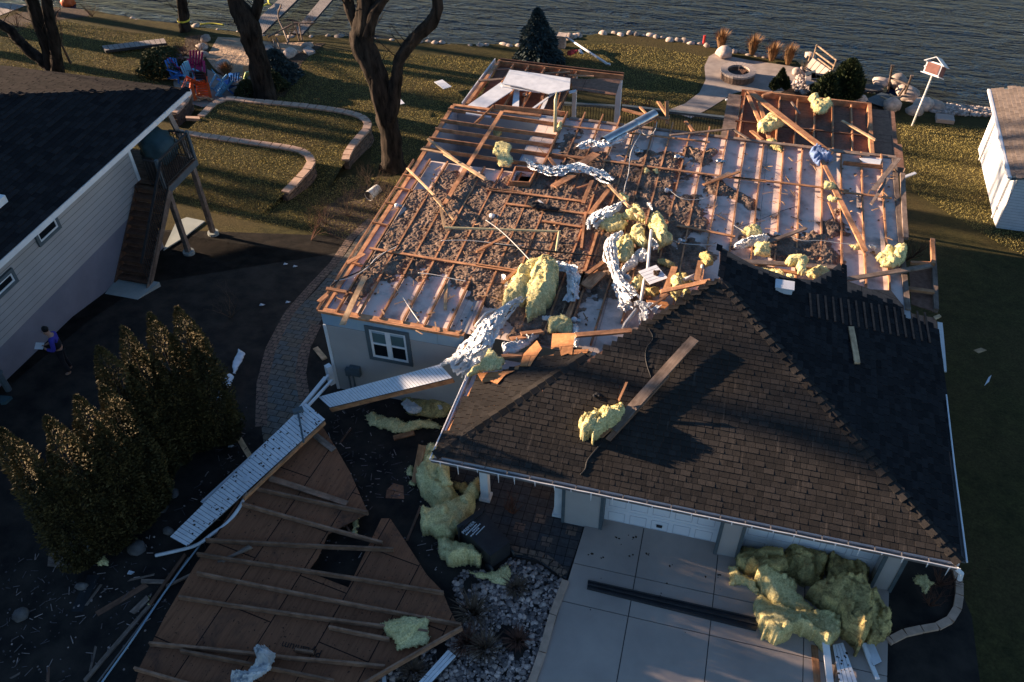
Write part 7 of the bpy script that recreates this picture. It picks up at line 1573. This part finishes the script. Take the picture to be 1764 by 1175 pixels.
# docks
for P4,l,n in (([(300,260),(1175,-560),(1390,-560),(375,432)],'wide pale plank dock running out from the sandy path',60),([(762,415),(1580,-560),(1750,-560),(887,432)],'narrow pale plank dock right of the wide one',70)):
    q=[at(*p,-3.35) for p in tl('e',P4)]; q=[q[0],q[1],q[2],q[3]]
    if n==60: q[0]=at(*tp('e',330,235),-3.35)
    ribbed('dock',[q[0],q[1],q[2],q[3]],n,l,'dock',mat='board_deck',dirn=0,th=.12,group='docks at the sandy path')
slab('dock_corner',[at(*p,-3.36) for p in tl('e',[(303,300),(345,225),(420,380),(372,432),(318,432)])],.12,'board_deck','near end platform of the wide plank dock','dock',None)
lf_=empty('boat_lift',at(*tp('e',880,430),-3.7),'thin grey pipe frame of a boat lift at the dock roots','boat lift')
for k,(x1,y1,z1,x2,y2,z2_) in enumerate(((780,290,-2.4,1040,292,-2.4),(845,300,-2.4,890,540,-3.5),(795,330,-2.4,860,545,-3.5),(450,470,-2.9,760,310,-2.4),(560,480,-2.9,620,660,-3.4),(520,500,-2.9,570,670,-3.4),(620,60,-1.5,580,160,-2.2),(580,160,-2.2,590,260,-2.6),(590,260,-2.6,650,380,-3.0),(650,380,-3.0,710,540,-3.4),(740,400,-2.7,700,560,-3.3),(420,570,-3.2,560,600,-3.2))):
    mb=MB(); mb.tube([at(*tp('e',x1,y1),z1),at(*tp('e',x2,y2),z2_)],.045,6); mb.build('pipe','lumber_grey',lf_)
ribbed('dock_step',[at(*p,-3.1) for p in tl('e',[(360,590),(480,560),(560,640),(370,660)])],7,'little tan slatted ladder dropped on the sandy path','ladder',mat='board_deck',dirn=1)
slab('stone_slab',[at(*p,-3.2) for p in tl('e',[(890,620),(960,580),(1050,640),(960,680)])],.15,'concrete','flat pale slab at the right of the sandy path','slab',None)
for pts,l in (([(310,125),(420,60),(470,35)],'yellow strap floating left of the wide dock'),([(455,0),(465,50),(490,60)],'yellow strap draped over the wide dock')):
    pipe('strap',[at(*tp('e',x,y),-3.2) for x,y in pts],.05,'tape_yellow',l,'strap',None,5)
pipe('strap',smoothp([at(x,y,-3.6) for x,y in ((345,42),(365,40),(385,43))],2),.05,'tape_yellow','yellow rope on the water beside the banded trunk','strap',None,5)
mb=MB(); p=at(117,4,-3.6); rock(mb,p,.45,3,1,res=3); tag(mb.build('buoy','paint_orange',smooth=True),'round orange buoy on the shore at the top left','buoy')
# wrecked dock section, frames
wd=empty('wrecked_dock',at(1410,125,-3.3),'wrecked grey dock section with bent rails tipped on the shore','dock section')
for k in range(5):
    u=k/5; a0=Vector(at(*tp('c',290,290),-2.6)).lerp(at(*tp('c',560,480),-2.7),u+.01); a1=Vector(at(*tp('c',290,290),-2.6)).lerp(at(*tp('c',560,480),-2.7),u+.185)
    b0_=Vector(at(*tp('c',208,400),-3.2)).lerp(at(*tp('c',470,575),-3.2),u+.01); b1_=Vector(at(*tp('c',208,400),-3.2)).lerp(at(*tp('c',470,575),-3.2),u+.185)
    mb=MB(); mb.quadslab([a0,a1,b1_,b0_],.06); mb.build('deck_panel','concrete',wd)
for x1,y1,z1,x2,y2,z2_ in ((345,125,-1.9,300,290,-2.6),(275,235,-2.4,240,330,-2.9),(345,130,-1.95,595,325,-2.1),(320,215,-2.3,570,400,-2.4),(345,290,-2.6,530,435,-2.7),(590,325,-2.1,545,440,-2.6),(440,560,-2.8,530,600,-3.4)):
    mb=MB(); mb.tube([at(*tp('c',x1,y1),z1),at(*tp('c',x2,y2),z2_)],.04,6); mb.build('rail','sand',wd)
for pts,l in (([(200,545),(325,478),(352,585),(212,645)],'tilted grey box lid in front of the wrecked dock'),([(205,480),(330,440),(335,475),(215,520)],'dark upper lid piece behind the tilted box lid'),([(340,500),(460,540),(480,600),(345,610)],'dark blue side panel right of the tilted box lid')):
    slab('box_panel',[at(*p,-2.75) for p in tl('c',pts)],.06,'concrete' if 'grey' in l else 'trim_grey',l,'panel','panels beside the wrecked dock')
mb=MB(); p=at(*tp('c',380,640),-3.2); mb.box((p.x-.5,p.y-.4,p.z-.1),(p.x+.6,p.y+.4,p.z+.45)); mb.beam((p.x-.5,p.y-.45,p.z+.5),(p.x+.6,p.y-.3,p.z+.6),.1,.05); tag(mb.build('storage_box','black_plastic'),'dark storage box under the grey panels by the mugo pine','box')
hf=empty('ladder_frame',at(1535,160,-3.5),'upright tan H shaped frame of posts and a rail at the shore','frame')
for x1,y1,z1,x2,y2,z2_,nm in ((1300,392,-1.6,1245,712,-3.5,'post'),(1547,520,-1.9,1440,790,-3.5,'post'),(1280,545,-2.5,1505,640,-2.5,'rail'),(1470,650,-2.6,1380,780,-3.4,'brace'),(1285,392,-1.58,1325,396,-1.58,'cap'),(1530,520,-1.88,1568,524,-1.88,'cap')):
    mb=MB(); mb.tube([at(*tp('c',x1,y1),z1),at(*tp('c',x2,y2),z2_)],.055,8); mb.build(nm,'lumber_grey',hf)
ribbed('slatted_dock',[at(*p,-3.2) for p in tl('c',[(1160,730),(1420,790),(1180,905),(930,830)])],12,'dark slatted dock piece lying at the foot of the tan frame','dock section',mat='trim_grey',dirn=1)
for a,b,l in (((1155,780),(1310,842),'pale stick lying on the dark slatted dock'),((1265,750),(1315,778),'short pale stick at the top of the dark slatted dock')): lumber('loose_stick',at(*tp('c',*a),-3.05),at(*tp('c',*b),-3.05),.12,.04,'lumber_pale',l,'stick')
slab('stone_slab',[at(*p,-3.3) for p in tl('c',[(880,640),(1030,620),(1190,640),(1190,700),(940,715),(880,690)])],.08,'stone_dark','brown ribbed stone slab above the slatted dock','slab',None)
# birdhouse
bh=empty('birdhouse',at(1571,216,-3.1),'white roofed birdhouse on a tall leaning pole by the shore','birdhouse')
b0_=at(1571,217,-3.1); top=at_y(1606,130,b0_.y+1.0)
mb=MB(); mb.tube([b0_,top],.045,8); mb.build('pole','pvc',bh,smooth=True)
ax_=(top-b0_).normalized(); sx=Vector((.85,-.5,0)).normalized(); sy=ax_.cross(sx).normalized(); c=top+ax_*.28
mb=MB(); box8(mb,c,sx,sy,ax_,.36,.34,.28); mb.build('body','trim_white',bh)
mb=MB(); box8(mb,c+sx*.375,sx,sy,ax_,.012,.30,.24); box8(mb,c-sy*0,sx,sy,ax_,.30,.36,.22); mb.build('red_panel','copper_red',bh)
mb=MB()
for s in(-1,1):
    e0=c+ax_*.52; q=[e0-sy*.46,e0+sy*.46,c+ax_*.22+sy*.46+sx*s*.48,c+ax_*.22-sy*.46+sx*s*.48]; mb.quadslab(q,.03)
mb.build('roof','sheet_white',bh)
mb=MB(); box8(mb,c-ax_*.02-sx*.37,sx,sy,ax_,.03,.36,.03); box8(mb,c-ax_*.28,sx,sy,ax_,.44,.42,.02); mb.build('perch','trim_white',bh)
# ================================================================ CHAIRS
def adirondack(p,rz,mat,label,tilt=0,roll=0):
    t=empty('adirondack_chair',p,label,'chair','adirondack chairs on the terrace'); t.rotation_euler=(tilt,roll,rz); s=1.05
    def prt(name,fn):
        mb=MB(); fn(mb); g=meshobj(name,np.array(mb.V)*s,mb.F,mat,None,loc=(0,0,0)); g.parent=t; return g
    prt('seat',lambda m_:[m_.beam((-.27,-.25+k*.105,.34-.028*k),(.27,-.25+k*.105,.34-.028*k),.09,.022) for k in range(6)])
    prt('backrest',lambda m_:[m_.beam((-.24+k*.12,.30,.2),(-.28+k*.14,.62,1.0-.03*abs(k-2)**1.5),.10,.02,up=(0,-1,.4)) for k in range(5)])
    for s_ in(-1,1):
        prt('armrest',lambda m_:m_.beam((s_*.36,-.36,.55),(s_*.36,.42,.52),.13,.022)); prt('leg',lambda m_:m_.beam((s_*.30,-.30,0),(s_*.30,-.30,.54),.025,.1,up=(0,1,0)))
        prt('side_rail',lambda m_:m_.beam((s_*.28,-.32,.30),(s_*.28,.62,.02),.025,.11))
    return t
Tz=-3.2
def ch(x,y,rz,mat,l,tilt=0,roll=0,dz=0):
    p=at(*tp('d',x,y),Tz); p.z=float(zt(p.x,p.y))+.03+dz; adirondack(p,rz,mat,l,tilt,roll)
ch(660,330,2.6,'paint_pink','larger pink chair standing behind the round grill',0,0)
ch(790,360,.6,'paint_pink','second pink chair knocked against the first',.5,.3,.1)
ch(590,440,1.2,'paint_blue','bright blue chair at the left of the terrace',0,.2)
ch(800,610,2.2,'paint_orange','orange chair nearest the neighbour roof corner',-.9,.2,.25)
ch(910,630,.4,'paint_orange','second orange chair toppled beside the first',1.3,0,.3)
ch(1230,540,-2.0,'paint_blue','deep blue chair near the thick dark trunk',0,0)
ch(1165,590,-.6,'paint_sky','pale blue chair tipped in front of the deep blue one',.9,.2,.2)
ch(900,470,.2,'black_plastic','black chair lying in the middle of the terrace',1.4,0,.3)
ch(790,500,1.5,'paint_sky','teal chair half hidden behind the roof corner',.3,0,.05)
p=at(*tp('d',585,300),Tz); mb=MB(); z0=float(zt(p.x,p.y)); mb.tube([(p.x,p.y,z0+.5),(p.x,p.y,z0+.62),(p.x,p.y,z0+.85),(p.x,p.y,z0+.98)],[.25,.42,.34,.08],18)
for k in range(3): a=k*2.1; mb.tube([(p.x+.3*math.cos(a),p.y+.3*math.sin(a),z0),(p.x+.15*math.cos(a),p.y+.15*math.sin(a),z0+.6)],.02,6)
tag(mb.build('kettle_grill','stone_dark',smooth=True),'round grey kettle grill among the toppled chairs','grill')
ribbed('slatted_table',[at(*p,-2.7) for p in tl('d',[(1245,385),(1375,378),(1360,485),(1235,490)])],6,'pale slatted table top beside the deep blue chair','table',mat='board_deck')
lumber('paddle',at(*tp('d',1440,320),-2.2),at(*tp('d',1410,420),-3.0),.22,.04,'paint_lime','lime white paddle leaning at the thick dark trunk','paddle')
lumber('paddle',at(*tp('d',1430,390),-2.8),at(*tp('d',1405,490),-3.2),.25,.06,'paint_green','green paddle stub below the lime white one','paddle')
slab('orange_board',[at(*p,-3.0) for p in tl('d',[(1385,250),(1455,240),(1465,360),(1380,370)])],.05,'sheathing_lit','orange wooden board standing on the sandy path end','board',None)
sapling(at(*tp('d',1330,640),-3.2),.5,'warm brown leaf tuft on the end of the block wall',71,.012,'bare_shrub',2,12,'red_twig',1.0,'bare winter shrubs','shrub')
mb=MB(); p=at(*tp('d',700,180),-3.1)
for k in range(10): mb.beam(p+Vector((rd.uniform(-.8,.9),rd.uniform(-.6,.6),.1)),p+Vector((rd.uniform(-.8,.9),rd.uniform(-.6,.6),.3)),.12,.03)
tag(mb.build('splinter_heap','lumber_pale'),'heap of pale splintered wood behind the pink chairs','splinters',kind='stuff')
mb=MB(); p=at(*tp('d',850,660),-3.1)
for k in range(16): mb.beam(p+Vector((rd.uniform(-.9,.9),rd.uniform(-.3,.3),.05)),p+Vector((rd.uniform(-.9,.9),rd.uniform(-.3,.3),.15)),.08,.03)
tag(mb.build('splinter_heap','lumber_pale'),'litter of broken slats below the orange chairs','splinters',kind='stuff')
# bucket by the forked tree
a=at(636,345,-1.9); b=at(652,332,-1.9); bu=empty('bucket',a,'white plastic bucket lying on its side by the shrubs','bucket')
mb=MB(); mb.tube([a+Vector((0,0,.2)),b+Vector((0,0,.2))],[.21,.18],18,caps=False); mb.tube([b+Vector((0,0,.2)),b+(b-a).normalized()*.01+Vector((0,0,.2))],.178,18); mb.build('shell','pvc',bu,smooth=True)
mb=MB(); d=(b-a).normalized(); mb.tube([a+d*.04+Vector((0,0,.2)),a+d*.05+Vector((0,0,.2))],.195,18); mb.build('inside','stone_dark',bu)
# ================================================================ PERSON
def skin(name,verts,edges,radii,mat,parent,root=0,sub=2):
    me=bpy.data.meshes.new(name); me.from_pydata([tuple(v) for v in verts],edges,[]); o=bpy.data.objects.new(name,me); C.objects.link(o)
    m_=o.modifiers.new('skin','SKIN'); m_.use_smooth_shade=True; sv=me.skin_vertices[0].data
    for k,r in enumerate(radii): sv[k].radius=r if isinstance(r,tuple) else (r,r)
    sv[root].use_root=True; s_=o.modifiers.new('sub','SUBSURF'); s_.levels=sub; s_.render_levels=sub; me.materials.append(M[mat]); o.parent=parent; return o
pz=float(zt(-17.3,13.75)); pe=empty('person',(-17.35,13.75,pz),'person in a purple blue jacket and dark vest reading a paper beside the neighbour wall','person',rz=math.radians(-62))
# local axes: facing -Y, standing, head bent over the paper
Vb=[(0,0,.95),(0,.02,1.12),(0,.0,1.32),(0,-.02,1.46),(0,-.05,1.53),(0,-.09,1.60),(0,-.12,1.68),
 (.10,0,.90),(.11,-.03,.50),(.11,.03,.09),(.12,-.12,.04),(-.10,0,.90),(-.11,-.03,.50),(-.11,.03,.09),(-.12,-.12,.04),
 (.20,-.01,1.40),(.25,-.03,1.12),(.12,-.27,1.10),(.05,-.33,1.12),(-.20,-.01,1.40),(-.25,-.03,1.12),(-.12,-.27,1.10),(-.05,-.33,1.12)]
Eb=[(0,1),(1,2),(2,3),(3,4),(4,5),(5,6),(0,7),(7,8),(8,9),(9,10),(0,11),(11,12),(12,13),(13,14),(3,15),(15,16),(16,17),(17,18),(3,19),(19,20),(20,21),(21,22)]
Rb=[(.14,.10),(.13,.10),(.15,.11),(.10,.08),.055,(.075,.09),(.08,.10),.09,.06,.045,(.045,.035),.09,.06,.045,(.045,.035),.055,.042,.032,.026,.055,.042,.032,.026]
skin('body',Vb,Eb,Rb,'skin',pe)
skin('trousers',[(0,0,1.08),(.10,0,.90),(.11,-.03,.50),(.11,.03,.12),(-.10,0,.90),(-.11,-.03,.50),(-.11,.03,.12)],[(0,1),(1,2),(2,3),(0,4),(4,5),(5,6)],[(.16,.12),.105,.078,.065,.105,.078,.065],'vest_dark',pe)
skin('jacket',[(0,.0,1.05),(0,.0,1.3),(0,-.01,1.45),(.20,-.01,1.40),(.26,-.03,1.12),(.14,-.25,1.10),(-.20,-.01,1.40),(-.26,-.03,1.12),(-.14,-.25,1.10)],[(0,1),(1,2),(2,3),(3,4),(4,5),(2,6),(6,7),(7,8)],[(.16,.12),(.175,.13),(.12,.1),.075,.062,.05,.075,.062,.05],'jacket',pe)
skin('vest',[(0,.0,.98),(0,.0,1.2),(0,.0,1.40)],[(0,1),(1,2)],[(.19,.145),(.20,.15),(.16,.12)],'vest_dark',pe)
mb=MB(); rock(mb,(0,-.085,1.735),.115,4,.8,res=3); g=meshobj('hair',np.array(mb.V),mb.F,'hair',None,True,loc=(0,0,0)); g.parent=pe
for nm,vs in (('nose',[((0,-.205,1.655),.016)]),('eye',[((.033,-.195,1.68),.010)]),('eye',[((-.033,-.195,1.68),.010)]),('ear',[((.085,-.10,1.665),.022)]),('ear',[((-.085,-.10,1.665),.022)])):
    mb=MB(); 
    for c_,r in vs: rock(mb,c_,r,2,1,res=2)
    g=meshobj(nm,np.array(mb.V),mb.F,'skin' if nm!='eye' else 'hair',None,True,loc=(0,0,0)); g.parent=pe
for s_ in(-1,1):
    for f,(dx,L) in enumerate(((.030,.075),(.010,.085),(-.010,.08),(-.030,.065))):
        mb=MB(); b_=Vector((s_*(.055+dx),-.345,1.12)); mb.tube([b_,b_+Vector((-s_*.01,-L*.5,.015)),b_+Vector((-s_*.02,-L*.9,-.005))],[.009,.008,.006],6); g=meshobj('finger',np.array(mb.V),mb.F,'skin',None,True,loc=(0,0,0)); g.parent=pe
    mb=MB(); b_=Vector((s_*.02,-.33,1.13)); mb.tube([b_,b_+Vector((-s_*.01,-.03,.03)),b_+Vector((0,-.055,.03))],[.010,.010,.007],6); g=meshobj('thumb',np.array(mb.V),mb.F,'skin',None,True,loc=(0,0,0)); g.parent=pe
Rz=Matrix.Rotation(math.radians(-62),3,'Z'); pv=[Vector((-17.35,13.75,pz))+Rz@Vector(v) for v in ((-.14,-.34,1.14),(.14,-.34,1.14),(.14,-.55,1.20),(-.14,-.55,1.20))]
slab('paper_sheet',pv,.004,'paper','white sheet of paper held by the person by the wall','paper',None)
# small things along the neighbour wall
p=at(15,672,.1); mb=MB(); mb.tube([p,p+Vector((0,0,.7))],.09,10); mb.tube([p+Vector((0,0,.7)),p+Vector((0,0,.76))],[.13,.10],12); tag(mb.build('garden_lamp','trim_grey'),'small pale topped fixture beside the neighbour wall, left of the person','garden fixture')
slab('window_well',[at(*p,.15) for p in tl(11,[(0,285),(70,292),(30,328),(0,332)])],.12,'teal_cover','greenish slab at the left edge beside the neighbour wall','slab',None)
